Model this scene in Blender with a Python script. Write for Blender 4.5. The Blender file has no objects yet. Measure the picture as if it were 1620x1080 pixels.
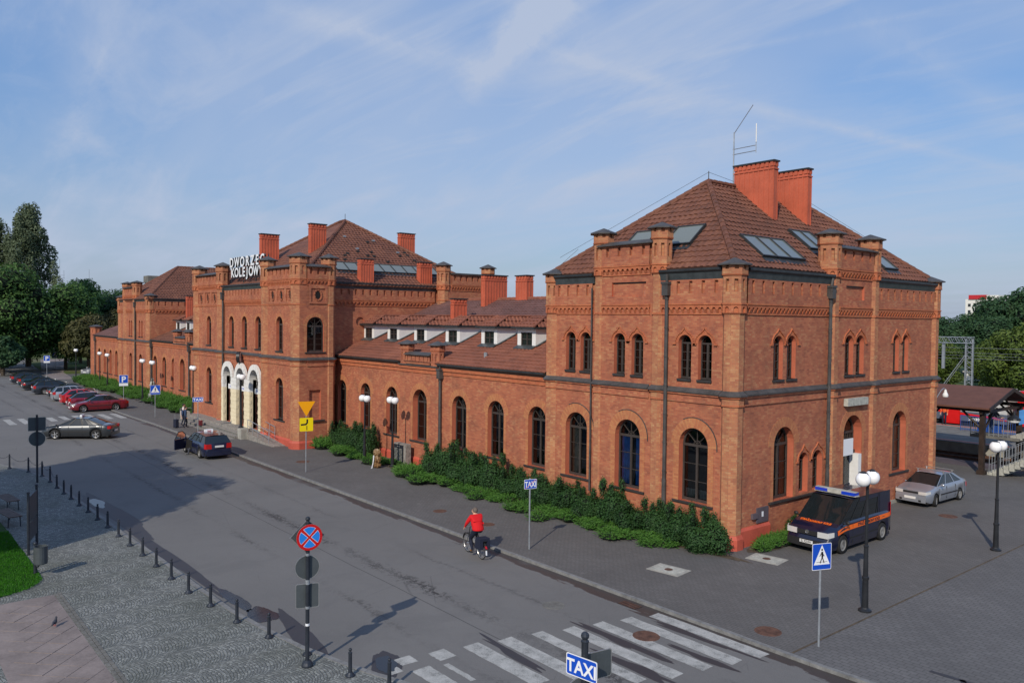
import bpy, math, random
from math import sin, cos, pi, radians, sqrt, atan2
from mathutils import Vector, Matrix, noise
from mathutils.geometry import tessellate_polygon
random.seed(7)
S = bpy.context.scene
col = S.collection

# ---------------------------------------------------------------- camera
YAW, PITCH, ROLL, FPX = radians(39.6), radians(-1.526), radians(.63), 1267.0
def cam_axes():
    cy, sy, cp, sp = cos(YAW), sin(YAW), cos(PITCH), sin(PITCH)
    f = Vector((-cy*cp, sy*cp, sp)); r = Vector((sy, cy, 0)); u = r.cross(f)
    cr, sr = cos(ROLL), sin(ROLL)
    return cr*r+sr*u, -sr*r+cr*u, f
r_, u_, f_ = cam_axes()
cd = bpy.data.cameras.new('camera'); cam = bpy.data.objects.new('camera', cd); col.objects.link(cam)
cam.matrix_world = Matrix(((r_.x, u_.x, -f_.x, 0), (r_.y, u_.y, -f_.y, 0), (r_.z, u_.z, -f_.z, 8.5), (0, 0, 0, 1)))
cd.sensor_width = 36; cd.lens = FPX/1620*36; cd.clip_end = 4000; cd.clip_start = .1
S.camera = cam

# ---------------------------------------------------------------- sky, sun, exposure
SUN_EL, SUN_ROT = radians(34), radians(151)
sun_dir = Vector((sin(SUN_ROT)*cos(SUN_EL), cos(SUN_ROT)*cos(SUN_EL), sin(SUN_EL)))
W = bpy.data.worlds.new('World'); S.world = W; W.use_nodes = True
nt = W.node_tree; N = nt.nodes; L = nt.links
bg = N['Background']; bg.inputs[1].default_value = .133
sky = N.new('ShaderNodeTexSky'); sky.sky_type = 'NISHITA'; sky.sun_disc = False
sky.sun_elevation = SUN_EL; sky.sun_rotation = SUN_ROT; sky.air_density = 1.0; sky.dust_density = .5; sky.ozone_density = 3.5
tc = N.new('ShaderNodeTexCoord')
def wmath(op, a, b=None, clamp=False):
    n = N.new('ShaderNodeMath'); n.operation = op; n.use_clamp = clamp
    for i, v in enumerate((a, b)):
        if v is None: continue
        if isinstance(v, (int, float)): n.inputs[i].default_value = v
        else: L.new(v, n.inputs[i])
    return n.outputs[0]
def wdot(v):
    n = N.new('ShaderNodeVectorMath'); n.operation = 'DOT_PRODUCT'; L.new(tc.outputs['Generated'], n.inputs[0]); n.inputs[1].default_value = v
    return n.outputs['Value']
def ramp(fac, pts):
    n = N.new('ShaderNodeValToRGB'); L.new(fac, n.inputs[0]); e = n.color_ramp.elements
    while len(e) < len(pts): e.new(.5)
    for i, (p, c) in enumerate(pts): e[i].position = p; e[i].color = (c, c, c, 1)
    return n.outputs[0]
def sdir(az, el):   # azimuth measured from -X towards +Y in degrees
    a, e = radians(az), radians(el)
    return Vector((-cos(a)*cos(e), sin(a)*cos(e), sin(e)))
sep = N.new('ShaderNodeSeparateXYZ'); L.new(tc.outputs['Generated'], sep.inputs[0])
zc = sep.outputs[2]
# cloud sheet: project direction on a high plane
den = wmath('ADD', wmath('MAXIMUM', zc, 0.0), .16)
cx = wmath('DIVIDE', sep.outputs[0], den); cy = wmath('DIVIDE', sep.outputs[1], den)
cmb = N.new('ShaderNodeCombineXYZ'); L.new(cx, cmb.inputs[0]); L.new(cy, cmb.inputs[1])
def cnoise(scale, stretch, rot, detail, rough, lo, hi, top, dist=.4):
    mp = N.new('ShaderNodeMapping'); L.new(cmb.outputs[0], mp.inputs[0]); mp.inputs['Rotation'].default_value = (0, 0, radians(rot)); mp.inputs['Scale'].default_value = (stretch, 1, 1)
    n = N.new('ShaderNodeTexNoise'); L.new(mp.outputs[0], n.inputs['Vector']); n.inputs['Scale'].default_value = scale; n.inputs['Detail'].default_value = detail; n.inputs['Roughness'].default_value = rough
    n.inputs['Distortion'].default_value = dist
    return ramp(n.outputs[0], [(lo, 0), (hi, top)])
soft = cnoise(.75, .8, 20, 4, .5, .38, .70, .62, .8)
wisp = cnoise(2.3, .30, -35, 8, .62, .46, .76, .5, 1.2)
fine = cnoise(6.0, .35, 55, 9, .66, .53, .82, .22, .6)
def streak(a, b, w, lo, hi, amp, s0=.0):
    d1, d2 = sdir(*a), sdir(*b); n = d1.cross(d2).normalized()
    x = wmath('ABSOLUTE', wdot(tuple(n)))
    nz = N.new('ShaderNodeTexNoise'); nz.inputs['Scale'].default_value = 9; nz.inputs['Detail'].default_value = 9; nz.inputs['Roughness'].default_value = .68; nz.inputs['Distortion'].default_value = .6; L.new(tc.outputs['Generated'], nz.inputs['Vector'])
    g = wmath('SUBTRACT', 1.0, wmath('DIVIDE', x, w), clamp=True)
    g = wmath('MULTIPLY', wmath('POWER', g, 1.1), ramp(nz.outputs[0], [(.34, .05), (.66, 1.0)]))
    mid = (d1+d2).normalized(); half = d1.angle(d2)/2
    m = wmath('SUBTRACT', wdot(tuple(mid)), cos(half*1.25)); m = wmath('DIVIDE', m, 1-cos(half*1.25), clamp=True)
    m = wmath('POWER', wmath('MULTIPLY', m, 1.0), .6)
    return wmath('MULTIPLY', wmath('MULTIPLY', g, m), amp)
def px(x, y):
    d = r_*((x-810)/FPX)-u_*((y-540)/FPX)+f_; d.normalize()
    return math.degrees(atan2(d.y, -d.x)), math.degrees(math.asin(d.z))
cl = wmath('ADD', wmath('ADD', soft, wisp), fine)
for st in ((px(745, 132), px(905, -25), .034, 0, 1, .95), (px(800, 75), px(930, -30), .06, 0, 1, .55), (px(1180, 168), px(1600, 268), .010, 0, 1, .5), (px(455, 20), px(730, 95), .022, 0, 1, .55), (px(830, 70), px(1060, 135), .012, 0, 1, .4),
           (px(870, 296), px(1230, 238), .010, 0, 1, .32), (px(1130, 85), px(1640, -15), .006, 0, 1, .3), (px(60, 420), px(190, -20), .05, 0, 1, .5), (px(1300, -20), px(1640, 210), .03, 0, 1, .35)):
    cl = wmath('ADD', cl, streak(*st))
cl = wmath('MINIMUM', cl, .9)
horiz = N.new('ShaderNodeMapRange'); L.new(zc, horiz.inputs[0]); horiz.inputs[1].default_value = -.02; horiz.inputs[2].default_value = .36; horiz.inputs[3].default_value = .9; horiz.inputs[4].default_value = .0
mixh = N.new('ShaderNodeMixRGB'); L.new(horiz.outputs[0], mixh.inputs[0]); L.new(sky.outputs[0], mixh.inputs[1]); mixh.inputs[2].default_value = (1.85, 2.35, 3.5, 1)
zen = N.new('ShaderNodeMapRange'); L.new(zc, zen.inputs[0]); zen.inputs[1].default_value = .05; zen.inputs[2].default_value = .42; zen.inputs[4].default_value = .62
mixz = N.new('ShaderNodeMixRGB'); L.new(zen.outputs[0], mixz.inputs[0]); L.new(mixh.outputs[0], mixz.inputs[1]); mixz.inputs[2].default_value = (1.1, 2.45, 5.3, 1); mixh = mixz
mixc = N.new('ShaderNodeMixRGB'); L.new(cl, mixc.inputs[0]); L.new(mixh.outputs[0], mixc.inputs[1]); mixc.inputs[2].default_value = (3.55, 4.1, 5.25, 1)
L.new(mixc.outputs[0], bg.inputs[0])
sd = bpy.data.lights.new('sun', 'SUN'); so = bpy.data.objects.new('sun', sd); col.objects.link(so)
sd.energy = 3.4; sd.angle = radians(.53); sd.color = (1, .90, .76)
so.rotation_euler = (-sun_dir).to_track_quat('-Z', 'Y').to_euler(); so.location = (0, -20, 60)
vs = S.view_settings; vs.view_transform = 'Standard'; vs.look = 'None'; vs.exposure = 0; vs.gamma = 1; vs.use_curve_mapping = False
S.cycles.max_bounces = 5; S.cycles.transparent_max_bounces = 8

# ---------------------------------------------------------------- materials
MATS = {}
def base_mat(name, color, rough=.8, metal=0.0, spec=.4):
    m = bpy.data.materials.new(name); m.use_nodes = True; b = m.node_tree.nodes['Principled BSDF']
    b.inputs['Base Color'].default_value = (*color, 1); b.inputs['Roughness'].default_value = rough; b.inputs['Metallic'].default_value = metal
    b.inputs['Specular IOR Level'].default_value = spec
    MATS[name] = m; return m, m.node_tree, b
class NB:   # node helper
    def __init__(s, m): s.t = m.node_tree; s.b = s.t.nodes['Principled BSDF']
    def n(s, kind, **kw):
        x = s.t.nodes.new('ShaderNode'+kind)
        for k, v in kw.items(): setattr(x, k, v)
        return x
    def l(s, a, b): s.t.links.new(a, b)
    def set(s, i, v):
        if isinstance(v, (int, float, tuple)): i.default_value = v
        else: s.l(v, i)
    def math(s, op, a, b=None, clamp=False):
        x = s.n('Math', operation=op, use_clamp=clamp); s.set(x.inputs[0], a)
        if b is not None: s.set(x.inputs[1], b)
        return x.outputs[0]
    def vmath(s, op, a, b=None):
        x = s.n('VectorMath', operation=op); s.set(x.inputs[0], a)
        if b is not None: s.set(x.inputs[1], b)
        return x.outputs['Value'] if op in ('DOT_PRODUCT', 'LENGTH') else x.outputs[0]
    def pos(s): return s.n('NewGeometry').outputs['Position']
    def comb(s, a, b, c=0.0):
        x = s.n('CombineXYZ'); s.set(x.inputs[0], a); s.set(x.inputs[1], b); s.set(x.inputs[2], c); return x.outputs[0]
    def noise(s, vec, scale, detail=4, rough=.55, dist=0.0):
        x = s.n('TexNoise'); s.l(vec, x.inputs['Vector']); x.inputs['Scale'].default_value = scale; x.inputs['Detail'].default_value = detail; x.inputs['Roughness'].default_value = rough; x.inputs['Distortion'].default_value = dist
        return x.outputs[0]
    def ramp(s, fac, pts, interp='LINEAR'):
        x = s.n('ValToRGB'); s.l(fac, x.inputs[0]); e = x.color_ramp.elements; x.color_ramp.interpolation = interp
        while len(e) < len(pts): e.new(.5)
        for i, (p, c) in enumerate(pts):
            e[i].position = p; e[i].color = (*c, 1) if isinstance(c, tuple) else (c, c, c, 1)
        return x.outputs[0]
    def mix(s, f, a, b, blend='MIX'):
        x = s.n('MixRGB', blend_type=blend); s.set(x.inputs[0], f)
        for i, v in ((1, a), (2, b)):
            if isinstance(v, tuple): x.inputs[i].default_value = (*v[:3], 1)
            else: s.l(v, x.inputs[i])
        return x.outputs[0]
    def bump(s, h, strength=.5, dist=.02):
        x = s.n('Bump'); s.l(h, x.inputs['Height']); x.inputs['Strength'].default_value = strength; x.inputs['Distance'].default_value = dist
        s.l(x.outputs[0], s.b.inputs['Normal'])
def plain(name, color, rough=.8, metal=0.0, var=.12, scale=3.0, spec=.4, bump=0.0):
    m, t, b = base_mat(name, color, rough, metal, spec); h = NB(m); p = h.pos()
    f = h.noise(p, scale, 6, .6); f2 = h.noise(p, scale*9, 3, .6)
    k = h.math('ADD', h.math('MULTIPLY', f, .7), h.math('MULTIPLY', f2, .3))
    dk = tuple(c*(1-var*2.2) for c in color); lt = tuple(min(1, c*(1+var*1.6)) for c in color)
    h.l(h.ramp(k, [(.3, dk), (.7, lt)]), b.inputs['Base Color'])
    if bump: h.bump(f2, bump, .02)
    return m
def wall_uv(h):
    g = h.n('NewGeometry'); sp = h.n('SeparateXYZ'); h.l(g.outputs['Position'], sp.inputs[0])
    cr = h.n('VectorMath', operation='CROSS_PRODUCT'); cr.inputs[0].default_value = (0, 0, 1); h.l(g.outputs['True Normal'], cr.inputs[1])
    u = h.vmath('DOT_PRODUCT', g.outputs['Position'], cr.outputs[0])
    return u, sp.outputs[2], g.outputs['Position']
def brick_mat(name, cols, mortar, uvmap=False, bw=.195, bh=.077, stain=1.0):
    m, t, b = base_mat(name, cols[0], .88, 0, .25); h = NB(m)
    if uvmap:
        uv = h.n('UVMap'); sp = h.n('SeparateXYZ'); h.l(uv.outputs[0], sp.inputs[0]); u, v, P = sp.outputs[0], sp.outputs[1], h.pos()
    else: u, v, P = wall_uv(h)
    r = h.math('DIVIDE', v, bh); row = h.math('FLOOR', r); fr = h.math('FRACT', r)
    odd = h.math('MULTIPLY', h.math('MODULO', h.math('ABSOLUTE', row), 2.0), .5)
    c = h.math('ADD', h.math('DIVIDE', u, bw), odd); cc = h.math('FLOOR', c); fc = h.math('FRACT', c)
    wn = h.n('TexWhiteNoise', noise_dimensions='2D'); h.l(h.comb(cc, row), wn.inputs['Vector'])
    big = h.noise(P, .55, 5, .6); mid = h.noise(P, 2.2, 4, .6)
    val = h.math('ADD', h.math('MULTIPLY', wn.outputs[0], .44), h.math('MULTIPLY', h.math('ADD', big, mid), .40), clamp=False)
    val = h.math('SUBTRACT', val, .06)
    n = len(cols); colr = h.ramp(val, [((i+.3)/n, cc_) for i, cc_ in enumerate(cols)])
    mv = h.math('LESS_THAN', fr, .15); mu = h.math('LESS_THAN', fc, .045); mo = h.math('MAXIMUM', mv, mu)
    cout = h.mix(h.math('MULTIPLY', mo, .8), colr, mortar)
    soot = h.ramp(h.noise(P, .9, 7, .68, .5), [(.45, 0.0), (.78, .5*stain)])
    cout = h.mix(soot, cout, (.10, .055, .042))
    stv = h.comb(h.math('MULTIPLY', u, 3.0), h.math('MULTIPLY', v, .25)); cout = h.mix(h.ramp(h.noise(stv, 1.0, 5, .65), [(.56, 0.0), (.80, .35)]), cout, (.12, .06, .05))
    cout = h.mix(h.ramp(h.noise(P, 1.3, 8, .75, 1.0), [(.60, 0.0), (.80, .40)]), cout, (.52, .34, .24))
    h.l(cout, b.inputs['Base Color'])
    hh = h.math('ADD', h.math('MULTIPLY', h.math('SUBTRACT', 1.0, mo), 1.0), h.math('MULTIPLY', wn.outputs[0], .5))
    h.bump(hh, .35, .012)
    return m
OR = [(.22, .075, .045), (.36, .115, .055), (.46, .150, .066), (.52, .185, .08), (.56, .25, .10), (.62, .33, .14)]
brick_mat('brick_red', [(.14, .055, .042), (.31, .092, .054), (.405, .124, .066), (.45, .15, .076), (.50, .22, .11)], (.32, .18, .12))
brick_mat('brick_ochre', [(.22, .085, .055), (.35, .125, .068), (.43, .16, .082), (.47, .20, .095), (.52, .28, .14)], (.33, .20, .13), stain=.8)
brick_mat('brick_arch', [(.32, .10, .05), (.42, .14, .065), (.48, .18, .08), (.52, .23, .095)], (.33, .17, .11), uvmap=True, stain=.5)
brick_mat('brick_frieze', [(.34, .09, .045), (.45, .13, .06), (.52, .17, .075)], (.36, .14, .08), stain=.6)
plain('orange_paint', (.48, .13, .07), .7, var=.10, scale=1.5)
plain('plinth_paint', (.50, .095, .058), .65, var=.12, scale=1.2)
plain('chimney_paint', (.50, .115, .06), .7, var=.12, scale=1.0)
plain('slate', (.07, .066, .064), .55, var=.25, scale=2)
plain('dark_metal', (.045, .048, .05), .45, .3, var=.2)
plain('zinc', (.10, .115, .12), .4, .5, var=.2)
plain('sill_metal', (.06, .052, .05), .5, .2, var=.15)
plain('frame_paint', (.055, .045, .04), .5, var=.15)
plain('white_render', (.74, .73, .69), .8, var=.06)
plain('cream_render', (.78, .68, .47), .8, var=.06)
plain('white_paint', (.78, .78, .76), .5, var=.05)
plain('black_paint', (.02, .022, .026), .4, var=.2)
plain('iron', (.035, .042, .055), .45, .3, var=.2)
plain('galvanised', (.40, .43, .46), .45, .6, var=.15)
plain('dark_grey_plate', (.085, .10, .108), .5, .3, var=.1)
plain('interior', (.012, .011, .010), .9, var=.3)  # near-black colour that stands in for unlit rooms behind the glass
plain('curtain_blue', (.06, .26, .78), .9, var=.25, scale=4)
plain('curtain_cream', (.42, .33, .2), .9, var=.3, scale=5)
plain('curtain_grey', (.30, .29, .25), .9, var=.2, scale=4)
plain('curtain_brown', (.12, .045, .03), .9, var=.3, scale=4)
plain('curtain_yellow', (.30, .24, .08), .9, var=.5, scale=6)
plain('concrete', (.36, .35, .31), .85, var=.15, scale=2, bump=.2)
plain('concrete_dark', (.16, .155, .14), .9, var=.2, scale=2)
plain('granite', (.27, .25, .225), .8, var=.28, scale=6)
plain('kerb_stone', (.20, .20, .195), .85, var=.2, scale=5)
plain('soil', (.10, .075, .05), .95, var=.3, scale=3)
plain('wood_dark', (.035, .022, .016), .6, var=.3, scale=4)
plain('wood_bench', (.11, .07, .055), .6, var=.3, scale=4)
plain('bark', (.07, .055, .04), .9, var=.3, scale=3)
plain('canopy_roof', (.13, .055, .038), .8, var=.12, scale=1.5)
plain('rubber', (.018, .018, .018), .8, var=.2)
plain('alloy', (.55, .55, .54), .3, .8, var=.05)
plain('chrome', (.6, .6, .6), .2, .9, var=.02)
plain('skin', (.55, .32, .22), .55, var=.05)
plain('hair_dark', (.03, .022, .018), .7, var=.2)
plain('hair_grey', (.13, .10, .08), .7, var=.2)
def flat(name, color, rough=.5, spec=.4, metal=0.0):
    m, t, b = base_mat(name, color, rough, metal, spec); return m
flat('sign_blue', (.008, .075, .50), .35); flat('sign_white', (.80, .82, .84), .4); flat('sign_red', (.55, .01, .012), .35)
flat('sign_yellow', (.80, .62, .0), .4); flat('sign_orange', (.85, .36, .0), .4); flat('sign_black', (.012, .012, .012), .5); flat('sign_cyan', (.02, .22, .72), .35)
flat('van_orange', (.85, .15, .015), .35)
flat('globe_white', (.88, .88, .88), .25, .5)
def carpaint(name, c, flake=0.0):
    m, t, b = base_mat(name, c, .32, flake, .5); b.inputs['Coat Weight'].default_value = .9; b.inputs['Coat Roughness'].default_value = .06; return m
carpaint('paint_navy', (.004, .006, .026)); carpaint('paint_silver', (.34, .37, .42), .5); carpaint('paint_darkgrey', (.035, .04, .045), .4)
carpaint('paint_burgundy', (.17, .006, .014)); carpaint('paint_red', (.50, .008, .012)); carpaint('paint_darkred', (.13, .008, .015)); carpaint('paint_passat', (.006, .009, .035))
carpaint('paint_slate', (.03, .036, .05), .3); carpaint('paint_black', (.010, .011, .013)); carpaint('paint_teal', (.015, .05, .06), .3); carpaint('paint_lightsilver', (.45, .47, .5), .5)
carpaint('paint_hatch', (.20, .004, .02))
m, t, b = base_mat('car_glass', (.012, .016, .018), .04, 0, .8)
m, t, b = base_mat('lamp_lens', (.75, .76, .74), .08, 0, .8); b.inputs['Metallic'].default_value = .3
flat('tail_red', (.45, .01, .01), .15, .7); flat('plastic_dark', (.02, .02, .021), .55); flat('plate_white', (.7, .7, .68), .5); flat('beacon_blue', (.01, .05, .5), .1, .8)
flat('cloth_red', (.62, .008, .012), .85); flat('cloth_navy', (.012, .016, .035), .85); flat('cloth_denim', (.03, .055, .12), .85); flat('cloth_pale', (.62, .52, .50), .85)
flat('cloth_brown', (.12, .07, .045), .9); flat('cloth_grey', (.05, .055, .07), .9); flat('leather_tan', (.32, .15, .05), .6); flat('cloth_orange', (.7, .12, .03), .8)
# glass: part mirror, part see-through
m = bpy.data.materials.new('window_glass'); m.use_nodes = True; MATS['window_glass'] = m; t = m.node_tree; t.nodes.remove(t.nodes['Principled BSDF'])
tr = t.nodes.new('ShaderNodeBsdfTransparent'); tr.inputs[0].default_value = (.72, .76, .76, 1)
gl = t.nodes.new('ShaderNodeBsdfGlossy'); gl.inputs['Roughness'].default_value = .03; gl.inputs['Color'].default_value = (.85, .9, .95, 1)
fz = t.nodes.new('ShaderNodeFresnel'); fz.inputs[0].default_value = 1.65
mx = t.nodes.new('ShaderNodeMixShader'); t.links.new(fz.outputs[0], mx.inputs[0]); t.links.new(tr.outputs[0], mx.inputs[1]); t.links.new(gl.outputs[0], mx.inputs[2]); t.links.new(mx.outputs[0], t.nodes['Material Output'].inputs[0])
m, t, b = base_mat('skylight_glass', (.16, .18, .165), .12, 0, .7)
# leaves
def leaf_mat(name, a, bb, cc, trans=.25):
    m, t, b = base_mat(name, a, .6, 0, .3); h = NB(m)
    at = h.n('Attribute'); at.attribute_name = 'tone'; at.attribute_type = 'GEOMETRY'
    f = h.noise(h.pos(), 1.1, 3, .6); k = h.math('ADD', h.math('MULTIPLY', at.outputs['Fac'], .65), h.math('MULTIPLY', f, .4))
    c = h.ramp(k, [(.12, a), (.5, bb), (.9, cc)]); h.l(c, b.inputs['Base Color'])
    tl = h.n('BsdfTranslucent'); h.l(c, tl.inputs[0]); mxx = h.n('MixShader'); mxx.inputs[0].default_value = trans
    h.l(b.outputs[0], mxx.inputs[1]); h.l(tl.outputs[0], mxx.inputs[2]); h.l(mxx.outputs[0], t.nodes['Material Output'].inputs[0])
leaf_mat('leaf_yew', (.014, .042, .012), (.028, .078, .020), (.055, .13, .032), .18)
leaf_mat('leaf_juniper', (.03, .10, .018), (.07, .19, .03), (.14, .30, .055), .25)
leaf_mat('leaf_juniper_far', (.025, .07, .016), (.05, .12, .028), (.09, .18, .05), .2)
leaf_mat('leaf_maple', (.032, .08, .02), (.07, .15, .036), (.15, .26, .07), .35)
leaf_mat('leaf_poplar', (.07, .10, .05), (.13, .17, .095), (.21, .26, .15), .35)
leaf_mat('leaf_forest', (.02, .055, .024), (.04, .095, .038), (.08, .155, .06), .3)
leaf_mat('leaf_brownish', (.03, .035, .012), (.07, .075, .025), (.13, .11, .045))
leaf_mat('leaf_lime', (.04, .07, .010), (.09, .14, .022), (.17, .22, .05))
leaf_mat('wreath_dry', (.10, .05, .02), (.30, .17, .07), (.60, .48, .34), .1)
plain('leaf_core', (.006, .014, .005), .95, var=.3)  # near-black cores added inside foliage to block light
# roof tiles
def roof_tile(name, cols, dark=1.0):
    m, t, b = base_mat(name, cols[1], .75, 0, .3); h = NB(m); u, v, P = wall_uv(h)
    cell = h.comb(h.math('FLOOR', h.math('DIVIDE', u, .30)), h.math('FLOOR', h.math('DIVIDE', v, .2)))
    wn = h.n('TexWhiteNoise', noise_dimensions='2D'); h.l(cell, wn.inputs['Vector'])
    k = h.math('ADD', h.math('MULTIPLY', wn.outputs[0], .26), h.math('MULTIPLY', h.noise(P, .5, 6, .65), .70))
    c = h.ramp(k, [(.25, cols[0]), (.5, cols[1]), (.75, cols[2])])
    st = h.ramp(h.noise(P, 1.6, 6, .7, .6), [(.52, 0.0), (.75, .5*dark)])
    c = h.mix(st, c, (.045, .034, .030)); h.l(c, b.inputs['Base Color']); h.bump(h.noise(P, 30, 3), .2, .01)
roof_tile('tile_brown', [(.10, .044, .030), (.165, .067, .043), (.23, .10, .06)])
roof_tile('tile_dull', [(.10, .052, .046), (.15, .076, .066), (.20, .105, .09)])
roof_tile('tile_orange', [(.15, .058, .040), (.235, .085, .052), (.31, .12, .072)], .9)
# asphalt with seams, patches and damp gutter
m, t, b = base_mat('asphalt', (.1, .1, .1), .85, 0, .3); h = NB(m); P = h.pos(); sp = h.n('SeparateXYZ'); h.l(P, sp.inputs[0]); X_, Y_ = sp.outputs[0], sp.outputs[1]
big = h.noise(P, .12, 5, .6, .3); c = h.ramp(big, [(.3, (.142, .136, .128)), (.7, (.180, .173, .163))])
pt = h.ramp(h.noise(P, .45, 7, .7, .5), [(.50, 0.0), (.62, .22)]); c = h.mix(pt, c, (.075, .073, .073))
fin = h.noise(P, 60, 2, .6); c = h.mix(.30, c, h.ramp(fin, [(.3, (.07, .07, .07)), (.7, (.24, .24, .24))]))
sxy = h.n('Mapping'); h.l(P, sxy.inputs[0]); sxy.inputs['Scale'].default_value = (.3, 2.2, 1)
def band(y0, w, amp):   # crumbly worn strip running along the road
    d = h.math('ABSOLUTE', h.math('SUBTRACT', h.math('ADD', Y_, h.math('MULTIPLY', h.noise(P, .35, 3), .5)), y0))
    g = h.math('SUBTRACT', 1.0, h.math('DIVIDE', d, w), clamp=True)
    n2 = h.noise(P, 7.0, 5, .75)
    return h.math('MULTIPLY', h.ramp(h.math('MULTIPLY', n2, h.math('ADD', h.math('MULTIPLY', g, .45), .62)), [(.47, 0.0), (.54, 1.0)]), h.math('MULTIPLY', g, amp))
wear = h.math('ADD', h.math('ADD', band(14.35, .8, 1.0), band(12.0, .5, .6)), band(16.3, .4, .4), clamp=True)
xm = h.math('MULTIPLY', wear, h.ramp(h.noise(P, .2, 3), [(.42, .12), (.55, 1.0)]))
c = h.mix(h.math('MULTIPLY', xm, .88), c, (.035, .032, .032))
gw = h.math('ADD', .42, h.math('MULTIPLY', h.math('SUBTRACT', h.noise(sxy.outputs[0], 1.0, 5, .7), .5), 1.5))
wet = h.math('LESS_THAN', h.math('ABSOLUTE', h.math('SUBTRACT', 18.42, Y_)), gw)
wet2 = h.math('MULTIPLY', wet, h.ramp(X_ if False else h.noise(P, .25, 2), [(.34, .35), (.44, 1.0)]))
c = h.mix(h.math('MULTIPLY', wet2, .78), c, (.032, .022, .020))
seam = h.math('LESS_THAN', h.math('ABSOLUTE', h.math('SUBTRACT', Y_, h.math('ADD', 13.35, h.math('MULTIPLY', h.noise(P, .3, 2), .12)))), .02)
crk = h.n('TexVoronoi', feature='DISTANCE_TO_EDGE'); h.l(h.vmath('ADD', P, h.vmath('SCALE', P) if False else P), crk.inputs['Vector']); crk.inputs['Scale'].default_value = .13
ck = h.math('MULTIPLY', h.math('LESS_THAN', crk.outputs[0], .0022), h.ramp(h.noise(P, .3, 3), [(.5, 0.0), (.6, .45)]))
c = h.mix(h.math('MULTIPLY', h.math('MAXIMUM', seam, ck), .55), c, (.03, .03, .03))
h.l(c, b.inputs['Base Color']); h.l(h.ramp(wet2, [(0, .85), (1, .45)]), b.inputs['Roughness']); h.bump(h.math('ADD', fin, h.math('MULTIPLY', xm, -1.5)), .35, .01)
# block paving
def paving(name, bw, bh, cols, mort, rot=0.0, stain=.5, tone=.0):
    m, t, b = base_mat(name, cols[0], .85, 0, .3); h = NB(m); P = h.pos()
    mp = h.n('Mapping'); h.l(P, mp.inputs[0]); mp.inputs['Rotation'].default_value = (0, 0, rot)
    br = h.n('TexBrick'); h.l(mp.outputs[0], br.inputs['Vector']); br.inputs['Scale'].default_value = 1; br.inputs['Brick Width'].default_value = bw; br.inputs['Row Height'].default_value = bh
    br.inputs['Mortar Size'].default_value = .010; br.inputs['Mortar Smooth'].default_value = .3; br.inputs['Color1'].default_value = (*cols[0], 1); br.inputs['Color2'].default_value = (*cols[1], 1); br.inputs['Mortar'].default_value = (*mort, 1)
    c = h.mix(h.ramp(h.noise(P, .35, 6, .65, .4), [(.35, 0.0), (.75, stain)]), br.outputs[0], tuple(x*.55 for x in cols[0]))
    c = h.mix(h.ramp(h.noise(P, 1.7, 5, .7), [(.60, 0.0), (.72, .35)]), c, tuple(min(1, x*1.5) for x in cols[1]))
    h.l(c, b.inputs['Base Color']); h.bump(h.math('SUBTRACT', h.noise(P, 22, 3), h.math('MULTIPLY', br.outputs['Fac'], 1.2)), .3, .010)
paving('pavers_dark', .21, .105, [(.130, .124, .119), (.152, .145, .139)], (.082, .079, .076), 0)
paving('pavers_right', .23, .17, [(.130, .127, .126), (.152, .149, .147)], (.075, .073, .073), 0, .45)
# cobbles laid in fans
m, t, b = base_mat('cobbles', (.15, .16, .15), .85, 0, .3); h = NB(m); P = h.pos(); sp = h.n('SeparateXYZ'); h.l(P, sp.inputs[0])
wob = h.noise(P, 1.3, 2); xx = h.math('ADD', sp.outputs[0], h.math('MULTIPLY', wob, .15))
LF = 1.3
xf = h.math('SUBTRACT', h.math('MULTIPLY', h.math('FRACT', h.math('DIVIDE', xx, LF)), 2.0), 1.0)
arc = h.math('MULTIPLY', h.math('SQRT', h.math('SUBTRACT', 1.02, h.math('MULTIPLY', xf, xf))), LF*.28)
yy = h.math('ADD', h.math('SUBTRACT', sp.outputs[1], arc), h.math('MULTIPLY', wob, .1))
vv = h.comb(h.math('MULTIPLY', xx, 12.0), h.math('MULTIPLY', yy, 12.5))
vo = h.n('TexVoronoi', feature='DISTANCE_TO_EDGE'); h.l(vv, vo.inputs['Vector']); vo.inputs['Scale'].default_value = 1; vo.inputs['Randomness'].default_value = .38
vc = h.n('TexVoronoi'); h.l(vv, vc.inputs['Vector']); vc.inputs['Scale'].default_value = 1; vc.inputs['Randomness'].default_value = .38
sc = h.n('SeparateXYZ'); h.l(vc.outputs['Color'], sc.inputs[0])
c = h.ramp(sc.outputs[0], [(.1, (.165, .172, .168)), (.55, (.22, .228, .22)), (.95, (.32, .33, .31))])
ed = h.ramp(vo.outputs[0], [(.04, 1.0), (.17, 0.0)])
c = h.mix(h.math('MULTIPLY', ed, .75), c, (.075, .082, .065)); c = h.mix(h.ramp(h.noise(P, .45, 5, .65), [(.42, 0.0), (.7, .42)]), c, (.075, .085, .06))
h.l(c, b.inputs['Base Color']); h.bump(h.math('SUBTRACT', 1.0, ed), .8, .02)
plain('pink_slab', (.235, .195, .18), .8, var=.16, scale=1.2, bump=.15)
plain('grass_soil', (.03, .08, .012), .95, var=.3, scale=2)
leaf_mat('grass_blade', (.02, .10, .005), (.035, .17, .008), (.07, .26, .015), .3)
m, t, b = base_mat('ground_far', (.07, .09, .03), .95, 0, .2); h = NB(m); c = h.ramp(h.noise(h.pos(), .06, 6, .6), [(.35, (.04, .075, .018)), (.5, (.08, .11, .03)), (.68, (.12, .115, .07))]); h.l(c, b.inputs['Base Color'])
m, t, b = base_mat('zebra_paint', (.5, .5, .48), .8, 0, .3); h = NB(m); P = h.pos(); n1 = h.noise(P, 3.0, 6, .7); n2 = h.noise(P, 30, 3, .7)
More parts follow.
